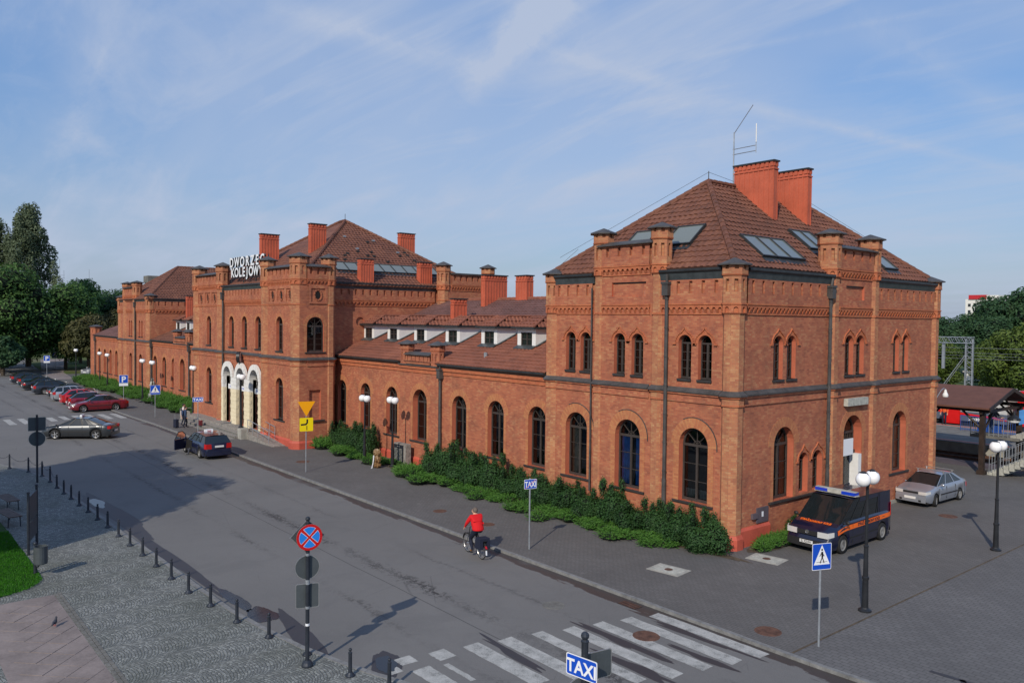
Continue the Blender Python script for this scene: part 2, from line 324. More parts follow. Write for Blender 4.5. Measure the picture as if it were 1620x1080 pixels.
c = h.ramp(h.math('ADD', h.math('MULTIPLY', n1, .6), h.math('MULTIPLY', n2, .4)), [(.34, (.13, .13, .125)), (.48, (.34, .34, .32)), (.62, (.46, .455, .43))]); h.l(c, b.inputs['Base Color'])
m, t, b = base_mat('puddle_water', (.02, .022, .028), .12, 0, .3)
m, t, b = base_mat('damp_stain', (.045, .043, .047), .55, 0, .4)
plain('rust', (.12, .06, .04), .8, var=.3, scale=6)
plain('rail_brown', (.09, .055, .035), .9, var=.3, scale=3)
plain('loco_red', (.62, .012, .012), .35, var=.05); plain('loco_yellow', (.75, .55, .01), .35, var=.05); plain('train_grey', (.10, .12, .16), .4, var=.08); plain('train_pale', (.5, .5, .48), .5, var=.1)
plain('fence_blue', (.02, .08, .32), .45, var=.1); plain('panel_blue', (.07, .26, .62), .6, var=.12)
plain('plaque_black', (.02, .022, .03), .3, var=.1); plain('stone_pale', (.42, .42, .37), .85, var=.2, scale=6); plain('purple_pave', (.10, .08, .095), .85, var=.15, scale=1)
plain('wheel_cover', (.30, .29, .27), .5, .3, var=.1)

# ---------------------------------------------------------------- mesh helpers
Z = Vector((0, 0, 1))
def V(*a): return Vector(a)
class MB:
    def __init__(s): s.v = []; s.f = []; s.m = []; s.uv = None
    def poly(s, pts, mi=0):
        i = len(s.v); s.v += [tuple(p) for p in pts]; s.f.append(tuple(range(i, i+len(pts)))); s.m.append(mi)
    def box(s, x0, x1, y0, y1, z0, z1, mi=0):
        s.obox(V((x0+x1)/2, (y0+y1)/2, (z0+z1)/2), V((x1-x0)/2, 0, 0), V(0, (y1-y0)/2, 0), V(0, 0, (z1-z0)/2), mi)
    def obox(s, c, a, b, d, mi=0):
        c = Vector(c); i = len(s.v)
        if a.cross(b).dot(d) < 0: a = -a
        for k in (-1, 1):
            for q, w in ((-1, -1), (1, -1), (1, 1), (-1, 1)): s.v.append(tuple(c+a*q+b*w+d*k))
        for f in ((3, 2, 1, 0), (4, 5, 6, 7), (0, 1, 5, 4), (1, 2, 6, 5), (2, 3, 7, 6), (3, 0, 4, 7)):
            s.f.append(tuple(i+j for j in f)); s.m.append(mi)
    def tube(s, p0, p1, r0, r1=None, n=8, mi=0, caps=True):
        r1 = r0 if r1 is None else r1; p0, p1 = Vector(p0), Vector(p1); d = (p1-p0).normalized()
        a = d.orthogonal().normalized(); b = d.cross(a); i = len(s.v)
        for p, r in ((p0, r0), (p1, r1)):
            for k in range(n): t = 2*pi*k/n; s.v.append(tuple(p+(a*cos(t)+b*sin(t))*r))
        for k in range(n): s.f.append((i+k, i+(k+1) % n, i+n+(k+1) % n, i+n+k)); s.m.append(mi)
        if caps: s.f.append(tuple(i+k for k in reversed(range(n)))); s.m.append(mi); s.f.append(tuple(i+n+k for k in range(n))); s.m.append(mi)
    def path(s, pts, r, n=6, mi=0):
        for a, b in zip(pts, pts[1:]): s.tube(a, b, r, r, n, mi)
    def lathe(s, prof, c=(0, 0, 0), n=16, mi=0, axis='z'):
        c = Vector(c); i = len(s.v)
        for r, z in prof:
            for k in range(n):
                t = 2*pi*k/n; p = V(r*cos(t), r*sin(t), z)
                if axis == 'y': p = V(p.x, p.z, p.y)
                if axis == 'x': p = V(p.z, p.x, p.y)
                s.v.append(tuple(c+p))
        for j in range(len(prof)-1):
            for k in range(n):
                f = (i+j*n+k, i+j*n+(k+1) % n, i+(j+1)*n+(k+1) % n, i+(j+1)*n+k)
                s.f.append(f if axis != 'y' else f[::-1]); s.m.append(mi)
    def sphere(s, c, r, n=14, mi=0, sx=1, sy=1, sz=1):
        m = n//2; i0 = len(s.v)
        s.lathe([(max(r*sin(pi*j/m), .0005), -r*cos(pi*j/m)) for j in range(m+1)], (0, 0, 0), n, mi)
        for k in range(i0, len(s.v)): x, y, z = s.v[k]; s.v[k] = (c[0]+x*sx, c[1]+y*sy, c[2]+z*sz)
    def prism(s, pts, off, mi=0):   # closed outline + offset vector
        off = Vector(off); n = len(pts); P = [Vector(p) for p in pts]
        nn = Vector((0, 0, 0))
        for k in range(n): nn += P[k].cross(P[(k+1) % n])
        if nn.dot(off) < 0: P.reverse()
        s.poly([p+off for p in P], mi); s.poly(P[::-1], mi)
        for k in range(n): s.poly([P[k], P[(k+1) % n], P[(k+1) % n]+off, P[k]+off], mi)
    def build(s, name, mats, parent=None, smooth=False, loc=None):
        me = bpy.data.meshes.new(name); me.from_pydata(s.v, [], s.f)
        for m in (mats if isinstance(mats, (list, tuple)) else [mats]): me.materials.append(MATS[m])
        if any(s.m): me.polygons.foreach_set('material_index', s.m)
        if smooth: me.polygons.foreach_set('use_smooth', [True]*len(me.polygons))
        if s.uv: 
            l = me.uv_layers.new(name='UVMap'); l.data.foreach_set('uv', [c for p in s.uv for c in p])
        me.update()
        return link(name, me, parent, loc)
def link(name, me, parent=None, loc=None):
    o = bpy.data.objects.new(name, me); col.objects.link(o)
    if parent: o.parent = parent
    if loc: o.location = loc
    return o
def thing(name, label, cat, loc=(0, 0, 0), rz=0, group=None):
    o = bpy.data.objects.new(name, None); col.objects.link(o); o.location = loc; o.rotation_euler = (0, 0, rz); o.empty_display_size = .2
    return tag(o, label, cat, group)
def tag(o, label=None, cat=None, group=None, kind=None):
    if label: o['label'] = label
    if cat: o['category'] = cat
    if group: o['group'] = group
    if kind: o['kind'] = kind
    return o
def dup(root, loc, rz=0, scale=None, label=None, group=None):
    kids = {}
    for o in bpy.data.objects:
        if o.parent: kids.setdefault(o.parent.name, []).append(o)
    def cp(o, par):
        c = o.copy(); col.objects.link(c)
        if par: c.parent = par
        for k in kids.get(o.name, []): cp(k, c)
        return c
    r = cp(root, None); r.location = loc; r.rotation_euler = (0, 0, rz)
    if scale: r.scale = scale
    if label: r['label'] = label
    if group: r['group'] = group
    return r
class Fr:   # vertical plane: u along wall (right when seen from outside), z up, n outwards
    def __init__(s, o, u, n): s.o, s.u, s.n = Vector(o), Vector(u).normalized(), Vector(n).normalized()
    def p(s, u, z, d=0.0): return s.o+s.u*u+Z*z+s.n*d
def front(y): return Fr((0, y, 0), (1, 0, 0), (0, -1, 0))
def east(x): return Fr((x, 0, 0), (0, 1, 0), (1, 0, 0))
def fbox(mb, F, u0, u1, z0, z1, d0, d1, mi=0):
    mb.obox(F.p((u0+u1)/2, (z0+z1)/2, (d0+d1)/2), F.u*((u1-u0)/2), Z*((z1-z0)/2), F.n*((d1-d0)/2), mi)
def arch(u0, u1, z0, zt, n=12, kind='round'):
    r = (u1-u0)/2; c = (u0+u1)/2
    if kind == 'rect': return [(u0, z0), (u1, z0), (u1, zt), (u0, zt)]
    if kind == 'circle': return [(c+r*cos(2*pi*k/16), zt-r+r*sin(2*pi*k/16)) for k in range(16)]
    zs = zt-r; pts = [(u0, z0), (u1, z0)]
    for k in range(n+1): t = pi*k/n; pts.append((c+r*cos(t), zs+r*sin(t)))
    return pts
def holed(mb, F, outer, holes, depth=.3, mi=0, mr=1, d0=0.0, back=None):
    loops = [[V(a, b, 0) for a, b in outer]]+[[V(a, b, 0) for a, b in h] for h in holes]
    fl = [p for lp in loops for p in lp]; i0 = len(mb.v)
    mb.v += [tuple(F.p(p.x, p.y, d0)) for p in fl]
    for t in tessellate_polygon(loops):
        a, b, c = (fl[k] for k in t); ar = (b-a).cross(c-a).z
        if abs(ar) < 1e-9: continue
        mb.f.append(tuple(i0+k for k in (t if ar > 0 else t[::-1]))); mb.m.append(mi)
    for h in holes:
        for k in range(len(h)):
            a, b = h[k], h[(k+1) % len(h)]
            mb.poly([F.p(*a, d0), F.p(*b, d0), F.p(*b, d0-depth), F.p(*a, d0-depth)], mr)
        if back is not None: mb.poly([F.p(*q, d0-depth) for q in h], back)
def plate(mb, F, pts, d0, d1, mi=0):   # extruded outline
    mb.prism([F.p(u, z, d0) for u, z in pts], F.n*(d1-d0), mi)
def ring_uv(F, u0, u1, z0, zt, w, d, name, parent, legs=0.0, mat='brick_arch', n=18):
    """voussoir arch ring with bricks radiating from the centre"""
    mb = MB(); mb.uv = []; r = (u1-u0)/2; c = (u0+u1)/2; zs = zt-r
    def q(a, b, cc, dd, uvs):
        mb.poly([a, b, cc, dd]); mb.uv.extend(uvs)
    for k in range(n):
        t0, t1 = pi*k/n, pi*(k+1)/n
        P = lambda t, rr: F.p(c+rr*cos(t), zs+rr*sin(t), d)
        a0, a1 = t0*(r+w/2), t1*(r+w/2)
        q(P(t0, r), P(t0, r+w), P(t1, r+w), P(t1, r), [(0, a0), (w, a0), (w, a1), (0, a1)])
        P2 = lambda t, rr: F.p(c+rr*cos(t), zs+rr*sin(t), 0)
        q(P(t0, r+w), P2(t0, r+w), P2(t1, r+w), P(t1, r+w), [(0, a0), (.02, a0), (.02, a1), (0, a1)])
    if legs:
        for s in (-1, 1):
            x0, x1 = sorted((c+s*r, c+s*(r+legs)))
            q(F.p(x0, z0, d), F.p(x1, z0, d), F.p(x1, zs, d), F.p(x0, zs, d), [(x0, z0), (x1, z0), (x1, zs), (x0, zs)])
    return mb.build(name, mat, parent)
def strip(mb, F, pts, w, d0, d1, mi=0):  # polyline moulding of width w
    for (a, b) in zip(pts, pts[1:]):
        A, B = F.p(*a, (d0+d1)/2), F.p(*b, (d0+d1)/2); t = (B-A); ln = t.length
        if ln < 1e-6: continue
        t.normalize(); s = F.n.cross(t)
        mb.obox((A+B)/2, t*(ln/2+w*.2), s*(w/2), F.n*((d1-d0)/2), mi)

# windows: frame mesh with one child per pane, sill, curtain
BUILD = {}
def window(F, u0, u1, z0, zt, dep, par, fan=True, cols=2, rows=3, curtain=None, sill=.14, sill_d=.07, detail=2, kind='round', fw=.07):
    c, r = (u0+u1)/2, (u1-u0)/2; zs = zt-r if kind == 'round' else zt
    mb = MB(); d = -dep; o = arch(u0, u1, z0, zt, 12, kind)
    inn = arch(u0+fw, u1-fw, z0+fw*1.6, zt-fw, 12, kind)
    holed(mb, F, o, [inn], .06, 0, 0, d+.06)
    panes = []
    if kind == 'round':
        fbox(mb, F, u0+fw, u1-fw, zs-fw*.9, zs+fw*.5, d, d+.075)
        if fan and detail > 0:
            for a in ((45, 90, 135) if detail > 1 else (90,)):
                strip(mb, F, [(c, zs+fw*.5), (c+(r-fw)*cos(radians(a)), zs+(r-fw)*sin(radians(a)))], .022, d+.03, d+.065)
            if detail > 1:
                strip(mb, F, [(c+.16*cos(radians(a)), zs+.02+.16*sin(radians(a))) for a in range(0, 181, 30)], .025, d+.03, d+.07)
    zb = z0+fw*1.6; zc_ = zs-fw*.9
    xs = [u0+fw+(u1-u0-2*fw)*k/cols for k in range(cols+1)]; zz = [zb+(zc_-zb)*k/rows for k in range(rows+1)]
    for k in range(1, cols): fbox(mb, F, xs[k]-(.045 if cols == 2 else .012), xs[k]+(.045 if cols == 2 else .012), zb, zc_, d, d+.07)
    for k in range(1, rows): fbox(mb, F, xs[0], xs[-1], zz[k]-.011, zz[k]+.011, d+.02, d+.055)
    w = mb.build('window', 'frame_paint', par)
    if detail > 1:
        for i in range(cols):
            for j in range(rows):
                pm = MB(); pm.poly([F.p(xs[i]+.01, zz[j], d+.012), F.p(xs[i+1]-.01, zz[j], d+.012), F.p(xs[i+1]-.01, zz[j+1], d+.012), F.p(xs[i]+.01, zz[j+1], d+.012)]); pm.build('pane', 'window_glass', w)
        if kind == 'round':
            for a0 in (0, 45, 90, 135):
                pm = MB(); pm.poly([F.p(c, zs, d+.012)]+[F.p(c+(r-fw)*cos(radians(a)), zs+(r-fw)*sin(radians(a)), d+.012) for a in (a0, a0+15, a0+30, a0+45)]); pm.build('pane', 'window_glass', w)
    else:
        pm = MB(); pm.poly([F.p(a, b, d+.012) for a, b in inn]); pm.build('pane', 'window_glass', w)
    # near-black panel painted as the unlit room behind, and drapes
    bk = MB()
    bk.poly([F.p(u0-.25, z0-.1, d-.45), F.p(u1+.25, z0-.1, d-.45), F.p(u1+.25, zt+.1, d-.45), F.p(u0-.25, zt+.1, d-.45)])
    for a, b in ((u0, z0), (u1, z0)): bk.poly([F.p(a, z0, d), F.p(a+(-.25 if a == u0 else .25), z0, d-.45), F.p(a+(-.25 if a == u0 else .25), zt, d-.45), F.p(a, zt, d)])
    bk.build('unlit_room_panel', 'interior', w)
    if curtain:
        cm_, side, zc0 = curtain
        for (a, b) in ({'both': [(.04, .40), (.60, .96)], 'all': [(.03, .97)], 'left': [(.05, .45)], 'right': [(.5, .95)], 'thin': [(.30, .42), (.58, .68)]}[side]):
            m2 = MB(); A, B = u0+(u1-u0)*a, u0+(u1-u0)*b; nn = max(4, int((B-A)/.05)); top = zs-.1 if zc0 is None else zc0
            for k in range(nn):
                x0, x1 = A+(B-A)*k/nn, A+(B-A)*(k+1)/nn
                e0, e1 = .02*sin(k*1.9), .02*sin((k+1)*1.9)
                m2.poly([F.p(x0, z0+.12, d-.10+e0), F.p(x1, z0+.12, d-.10+e1), F.p(x1, top, d-.10+e1), F.p(x0, top, d-.10+e0)])
            m2.build('curtain', cm_, w)
    if sill:
        sm = MB(); fbox(sm, F, u0-sill, u1+sill, z0-.07, z0+.0, -dep, sill_d); fbox(sm, F, u0-sill, u1+sill, z0-.10, z0-.07, 0.0, sill_d-.02); sm.build('sill', 'sill_metal', w)
    return w

STA = thing('railway_station', 'long red brick railway station with turreted pavilions, arched windows and tiled roofs', 'station')
def octa(a, cx, cy, z):   # corners of an octagon of apothem a
    R = a/cos(pi/8); return [V(cx+R*cos(pi/8+k*pi/4), cy+R*sin(pi/8+k*pi/4), z) for k in range(8)]
def oct_fr(mb, cx, cy, a0, z0, a1, z1, mi=0, cap=True):
    A, B = octa(a0, cx, cy, z0), octa(a1, cx, cy, z1)
    for k in range(8): mb.poly([A[k], A[(k+1) % 8], B[(k+1) % 8], B[k]], mi)
    if cap: mb.poly(B, mi); mb.poly(A[::-1], mi)
def oct_holes(mb, cx, cy, a, z0, z1, h0, h1, dep, fr=.55, mi=0, mr=0, kind='rect', per=1):
    A = octa(a, cx, cy, 0); 
    for k in range(8):
        p, q = A[k], A[(k+1) % 8]; w = (q-p).length; u = (q-p).normalized(); n = u.cross(Z)
        F = Fr(p, u, n); hs = []
        ww = w*fr/per
        for j in range(per):
            c = w*(j+.5)/per; hs.append(arch(c-ww/2, c+ww/2, h0, h1, 6, kind))
        holed(mb, F, [(0, z0), (w, z0), (w, z1), (0, z1)], hs, dep, mi, mr, 0, mr)
def turret(cx, cy, a, zf, zs, zn, zc, za, plinth=True, string=True, band=None, z_base=0.0, par=STA, mats=('brick_ochre', 'brick_frieze', 'plinth_paint', 'slate')):
    """octagonal pier growing into a crenellated turret; zf corbel bottom, zs (slot0, slot1), zn neck, zc cap eave, za apex"""
    mb = MB(); a1 = a+.07
    oct_fr(mb, cx, cy, a, z_base, a, zf, 0)
    if plinth: oct_fr(mb, cx, cy, a+.10, z_base, a+.10, .40, 2); oct_fr(mb, cx, cy, a+.10, .40, a+.04, .54, 2)
    if string:
        oct_fr(mb, cx, cy, a+.05, 5.36, a+.05, 5.42, 1); oct_fr(mb, cx, cy, a+.03, 5.42, a+.04, 5.66, 0); oct_fr(mb, cx, cy, a+.09, 5.66, a+.12, 5.74, 1); oct_fr(mb, cx, cy, a+.16, 5.74, a+.16, 5.79, 3); oct_fr(mb, cx, cy, a+.16, 5.79, a+.01, 5.93, 3)
    if band: oct_fr(mb, cx, cy, a+.035, band-.03, a+.035, band+.04, 1)
    oct_fr(mb, cx, cy, a+.03, zf-.04, a+.03, zf, 1)
    oct_holes(mb, cx, cy, a1, zf, zf+.32, zf+.02, zf+.24, .06, .5, 1, 1, 'round')
    oct_fr(mb, cx, cy, a1+.03, zf+.32, a1+.03, zf+.37, 1)
    oct_holes(mb, cx, cy, a1-.01, zf+.37, zn, zs[0], zs[1], .10, .40, 0, 0)
    oct_fr(mb, cx, cy, a1+.03, zn-.05, a1+.05, zn, 1)
    oct_holes(mb, cx, cy, a1+.03, zn, zc, zc-.14, zc-.01, .08, .38, 0, 0, per=1)
    oct_fr(mb, cx, cy, a1-.05, zc-.05, a1-.05, zc, 0)
    t = mb.build('turret', [mats[0], mats[1], mats[2], mats[3]], par)
    c = MB(); oct_fr(c, cx, cy, a1+.17, zc, a1+.17, zc+.05, 0); oct_fr(c, cx, cy, a1+.17, zc+.05, .03, za, 0); c.build('cap', 'slate', t)
    return t
def frieze(F, u0, u1, zf, pitch=.265, par=STA, h=.32):
    """arcaded corbel table"""
    mb = MB(); n = max(2, int(round((u1-u0)/pitch))); p = (u1-u0)/n
    fbox(mb, F, u0, u1, zf-.05, zf, 0, .045); fbox(mb, F, u0, u1, zf+h-.09, zf+h, .002, .085); fbox(mb, F, u0, u1, zf+h, zf+h+.055, 0, .115)
    for k in range(n):
        a = u0+k*p; r = p*.31; c = a+p/2; zs = zf+h-.09-r
        pts = [(a, zf+.06), (a+p*.20, zf+.0)]+[(c-r*cos(t*pi/5), zs+r*sin(t*pi/5)) for t in range(6)]+[(a+p*.80, zf+.0), (a+p, zf+.06), (a+p, zf+h-.088), (a, zf+h-.088)]
        # left pendant, crown, right pendant as quads
        top = zf+h-.088; d0, d1 = .0, .083
        ptsL = [(a, zf+.02), (a+p*.20, zf+.02), (a+p*.20, zs), (a, zs)]; ptsR = [(a+p*.80, zf+.02), (a+p, zf+.02), (a+p, zs), (a+p*.80, zs)]
        for q in (ptsL, ptsR):
            mb.poly([F.p(q[0][0], q[0][1], .02), F.p(q[1][0], q[1][1], .02), F.p(*q[2], d1), F.p(*q[3], d1)])
            mb.poly([F.p(q[1][0], q[1][1], .0), F.p(q[1][0], q[1][1], .02), F.p(*q[2], d1), F.p(*q[2], 0)][::-1]); mb.poly([F.p(q[0][0], q[0][1], 0), F.p(q[0][0], q[0][1], .02), F.p(*q[3], d1), F.p(*q[3], 0)])
        arc = [(c-r*cos(t*pi/4), zs+r*sin(t*pi/4)) for t in range(5)]
        for j in range(4):
            (x0, y0), (x1, y1) = arc[j], arc[j+1]
            mb.poly([F.p(x0, y0, d1), F.p(x1, y1, d1), F.p(x1, top, d1), F.p(x0, top, d1)]); mb.poly([F.p(x0, y0, 0), F.p(x1, y1, 0), F.p(x1, y1, d1), F.p(x0, y0, d1)])
        mb.poly([F.p(a, zs, d1), F.p(c-r, zs, d1), F.p(c-r, top, d1), F.p(a, top, d1)]); mb.poly([F.p(c+r, zs, d1), F.p(a+p, zs, d1), F.p(a+p, top, d1), F.p(c+r, top, d1)])
    return mb.build('corbel_frieze', 'brick_frieze', par)
def crenel(F, u0, u1, zb, zs0, zt, par=STA, pitch=.66, slot=.17):
    """parapet face with narrow vertical slots"""
    n = max(1, int(round((u1-u0)/pitch))); p = (u1-u0)/n; mb = MB()
    hs = [arch(u0+p*(k+.5)-slot/2, u0+p*(k+.5)+slot/2, zs0, zt-.06, 4, 'rect') for k in range(n)]
    holed(mb, F, [(u0, zb), (u1, zb), (u1, zt), (u0, zt)], hs, .13, 0, 0, .10, 0)
    mb.poly([F.p(u0, zb, 0), F.p(u1, zb, 0), F.p(u1, zb, .10), F.p(u0, zb, .10)])
    return mb.build('parapet', 'brick_red', par)
def string_course(F, u0, u1, par=STA):
    mb = MB()
    fbox(mb, F, u0, u1, 5.36, 5.42, 0, .055); fbox(mb, F, u0, u1, 5.42, 5.66, 0, .03); fbox(mb, F, u0, u1, 5.66, 5.74, 0, .10)
    b = mb.build('brick_moulding', 'brick_red', par)
    m2 = MB(); m2.prism([F.p(u0, 5.74, 0), F.p(u0, 5.74, .15), F.p(u0, 5.80, .15), F.p(u0, 5.93, .0)], F.u*(u1-u0)); m2.build('string_course', 'slate', par)
def gutter(F, u0, u1, z0, z1, par=STA, proud=.24):
    mb = MB(); mb.prism([F.p(u0, z0, .0), F.p(u0, z0, .10), F.p(u0, z1-.16, .16), F.p(u0, z1-.16, 0)], F.u*(u1-u0), 0)
    mb.prism([F.p(u0, z1-.155, .0), F.p(u0, z1-.155, proud-.06), F.p(u0, z1-.09, proud), F.p(u0, z1, proud), F.p(u0, z1, .0)], F.u*(u1-u0), 1)
    return mb.build('gutter', ['zinc', 'dark_metal'], par)
def downpipe(F, u, z0, z1, par=STA, r=.075, hopper=True):
    mb = MB(); d = .15
    mb.tube(F.p(u, z0, d), F.p(u, z1, d), r, r, 10)
    mb.tube(F.p(u, z0, d), F.p(u, min(z0+1.9, z1), d), r*1.18, r*1.18, 10)
    z = z0+2.2
    while z < z1-.5: mb.tube(F.p(u, z, d), F.p(u, z+.035, d), r*1.25, r*1.25, 10); z += 1.15
    if hopper:
        fbox(mb, F, u-.15, u+.15, z1-.55, z1-.05, .02, .30); fbox(mb, F, u-.18, u+.18, z1-.10, z1, .0, .33)
        mb.tube(F.p(u, z1-.05, .16), F.p(u+.05, z1+.3, .2), .06, .06, 8)
    return mb.build('downpipe', 'slate', par)
def plinth(F, u0, u1, par=STA, z=.5):
    mb = MB(); fbox(mb, F, u0, u1, 0, z-.1, 0, .10); mb.prism([F.p(u0, z-.1, 0), F.p(u0, z-.1, .10), F.p(u0, z, .03), F.p(u0, z, 0)], F.u*(u1-u0)); return mb.build('plinth', 'plinth_paint', par)
def hood(F, wins, zs, za, par=STA):
    """pointed hood moulds over paired lancets"""
    mb = MB()
    for (u0, u1) in wins:
        c, r = (u0+u1)/2, (u1-u0)/2+.14
        pts = [(c-r, zs)]+[(c-r*cos(radians(a)), zs+.02+r*sin(radians(a))) for a in (12, 24, 36, 48, 60, 70)]+[(c, za)]
        pts = pts+[(2*c-x, z) for x, z in pts[-2::-1]]
        strip(mb, F, pts, .035, .0, .05)
        fbox(mb, F, c-r-.12, c-r+.03, zs-.03, zs+.03, 0, .065); fbox(mb, F, c+r-.03, c+r+.12, zs-.03, zs+.03, 0, .065)
    return mb.build('hood_mould', 'brick_frieze', par)
def tiles(corners, name='roof_tiles', mat='tile_brown', par=None, tw=.30, tl=.36, amp=.035, n=4, flip=False):
    """corners: eaveL, eaveR, ridgeR, ridgeL. real stepped and waved tile courses"""
    eL, eR, rR, rL = [Vector(c) for c in corners]; mb = MB()
    U = (eR-eL).normalized(); nn = U.cross(rL-eL).normalized()
    if nn.z < 0: nn = -nn
    up = nn.cross(U).normalized()
    if up.z < 0: up = -up
    Ls = (rL-eL).dot(up); k = 0; rng = random.Random(3)
    while k*tl < Ls-.02:
        s0, s1 = k*tl, min((k+1)*tl, Ls); t = (s0+s1)/2/Ls
        A, B = eL.lerp(rL, t), eR.lerp(rR, t); ua, ub = (A-eL).dot(U), (B-eL).dot(U)
        if ub-ua < .05: break
        m = int((ub-ua)/tw)+1; i0 = len(mb.v); w = (ub-ua)/m
        jit = [rng.uniform(-.008, .012) for _ in range(m)]
        pr = ((0, 0.0), (.18, amp), (.5, amp*.9), (.68, amp*.1)) if n == 4 else ((0, 0), (.35, amp))
        cols_ = []
        for j in range(m):
            for (f, hgt) in pr: cols_.append((ua+w*(j+f), hgt+jit[j]))
        cols_.append((ub, 0))
        for (u, hgt) in cols_:
            P = eL+U*u
            mb.v.append(tuple(P+up*s0+nn*(-.03))); mb.v.append(tuple(P+up*s0+nn*(.035+hgt))); mb.v.append(tuple(P+up*(s1+.01)+nn*(.0+hgt*.9)))
        for j in range(len(cols_)-1):
            a = i0+3*j; b = a+3
            mb.f.append((a, b, b+1, a+1)); mb.m.append(0); mb.f.append((a+1, b+1, b+2, a+2)); mb.m.append(0)
        k += 1
    o = mb.build(name, mat, par); o['kind'] = 'stuff'; return o
def ridge(p0, p1, par, mat='tile_brown', r=.13):
    mb = MB(); p0, p1 = Vector(p0), Vector(p1); L_ = (p1-p0).length; n = max(1, int(L_/.4)); d = (p1-p0)/n
    for k in range(n): mb.tube(p0+d*k, p0+d*(k+1.03), r*1.08, r*.9, 7)
    return mb.build('ridge_tiles', mat, par, smooth=False)
def roof_base(pts, par, name='roof', mat='tile_brown'):
    mb = MB(); mb.poly(pts); return mb.build(name, mat, par)
def chimney(x0, x1, y0, y1, zb, zt, par=STA, panels=(3, 3)):
    mb = MB(); mb.box(x0, x1, y0, y1, zb, zt-.28)
    mb.box(x0-.04, x1+.04, y0-.04, y1+.04, zt-.40, zt-.35)
    # teeth under the cap
    def teeth(a, b, f):
        n = max(2, int((b-a)/.24)); p = (b-a)/n
        for k in range(n): f(a+p*k+p*.2, a+p*k+p*.8)
    mb.box(x0+.02, x1-.02, y0+.02, y1-.02, zt-.3, zt-.02)
    teeth(x0-.03, x1+.03, lambda a, b: mb.box(a, b, y0-.035, y1+.035, zt-.26, zt-.05))
    teeth(y0-.03, y1+.03, lambda a, b: mb.box(x0-.032, x1+.032, a, b, zt-.255, zt-.052))
    # shallow raised ribs that make tall panels
    def ribs(a, b, n, f):
        for k in range(n+1): c = a+(b-a)*k/n; f(max(a, c-.035), min(b, c+.035))
    if x1-x0 > .2: ribs(x0, x1, panels[0], lambda a, b: mb.box(a, b, y0-.022, y0+.01, zb, zt-.40))
    if y1-y0 > .2: ribs(y0, y1, panels[1], lambda a, b: mb.box(x1-.01, x1+.022, a, b, zb, zt-.40))
    c = mb.build('chimney', 'chimney_paint', par)
    k = MB(); k.box(x0-.07, x1+.07, y0-.07, y1+.07, zt-.05, zt+.02); k.build('cap', 'dark_metal', c)
    return c

# ================================================================= near pavilion
def pavilion(x0, x1, yf, yb, front_bays, groups, right=True, detail=2, xr=None):
    pass
YF = 25.35; XR = -17.62
F = front(YF); G = east(XR)
ups = [(-26.74, -26.11), (-25.79, -25.16), (-23.69, -23.06), (-22.69, -22.05), (-20.27, -19.64), (-19.31, -18.67)]
grd = [(-26.69, -25.31), (-23.55, -22.15), (-20.16, -18.77)]
def wallpoly(F, u0, u1, z0, z1, ops, mat='brick_red', name='wall', dep=.30, par=STA):
    mb = MB(); holed(mb, F, [(u0, z0), (u1, z0), (u1, z1), (u0, z1)], [arch(*o) if len(o) == 4 else arch(*o[:4], 12, o[4]) for o in ops], dep, 0, 1)
    return mb.build(name, [mat, 'orange_paint'], par)
def W_(u, z0, zt): return (u[0], u[1], z0, zt)
ZG0, ZGT, ZU0, ZUT = 1.45, 4.37, 6.27, 8.0
wallpoly(F, -28.1, -24.7, 0, 10.2, [W_(grd[0], ZG0, ZGT), W_(ups[0], ZU0, ZUT), W_(ups[1], ZU0, ZUT)])
Fc = front(YF-.06)
wallpoly(Fc, -24.7, -21.4, 0, 10.50, [W_(grd[1], ZG0, ZGT), W_(ups[2], ZU0, ZUT), W_(ups[3], ZU0, ZUT), (-23.87, -21.95, 9.55, 10.15, 'rect')], name='wall')
wallpoly(F, -21.4, -17.7, 0, 10.2, [W_(grd[2], ZG0, ZGT), W_(ups[4], ZU0, ZUT), W_(ups[5], ZU0, ZUT)])
mb = MB(); fbox(mb, Fc, -23.87, -21.95, 9.55, 10.15, -.12, -.10); mb.build('blind_panel', 'brick_red', STA)
cur = [('curtain_cream', 'left', None), ('curtain_blue', 'both', None), ('curtain_grey', 'all', 1.9)]
for i, g in enumerate(grd):
    ff = Fc if i == 1 else F
    window(ff, *g, ZG0, ZGT, .30, STA, curtain=cur[i], sill=.28)
    ring_uv(ff, *g, ZG0, ZGT, .40, .012, 'arch_ring', STA, legs=.26)
    mb = MB(); strip(mb, ff, [((g[0]+g[1])/2+1.12*cos(radians(a)), ZGT-.7+1.12*sin(radians(a))) for a in range(-4, 120, 12)], .03, 0, .03); mb.build('hood_mould', 'slate', STA)
for i, g in enumerate(ups):
    ff = Fc if i in (2, 3) else F
    window(ff, *g, ZU0, ZUT, .24, STA, fan=False, cols=2, rows=4, curtain=(('curtain_yellow', 'thin', None) if i not in (4,) else ('curtain_brown', 'thin', None)), sill=.02, detail=1, fw=.05)
    ring_uv(ff, *g, ZU0, ZUT, .15, .010, 'arch_ring', STA, mat='brick_frieze')
for pr, ff in ((ups[0:2], F), (ups[2:4], Fc), (ups[4:6], F)): hood(ff, pr, 7.64, 8.27)
for (a, b, ff) in ((-27.45, -25.0, F), (-24.4, -21.7, Fc), (-21.15, -18.15, F)):
    string_course(ff, a, b); frieze(ff, a, b, 8.85)
for (a, b) in ((-27.45, -25.0), (-21.15, -18.15)): crenel(F, a, b, 9.22, 9.62, 10.16)
gutter(F, -27.4, -24.9, 10.15, 10.58); gutter(F, -21.15, -18.15, 10.15, 10.58)
frieze(Fc, -24.4, -21.7, 10.48); plinth(F, -28.0, -17.8)
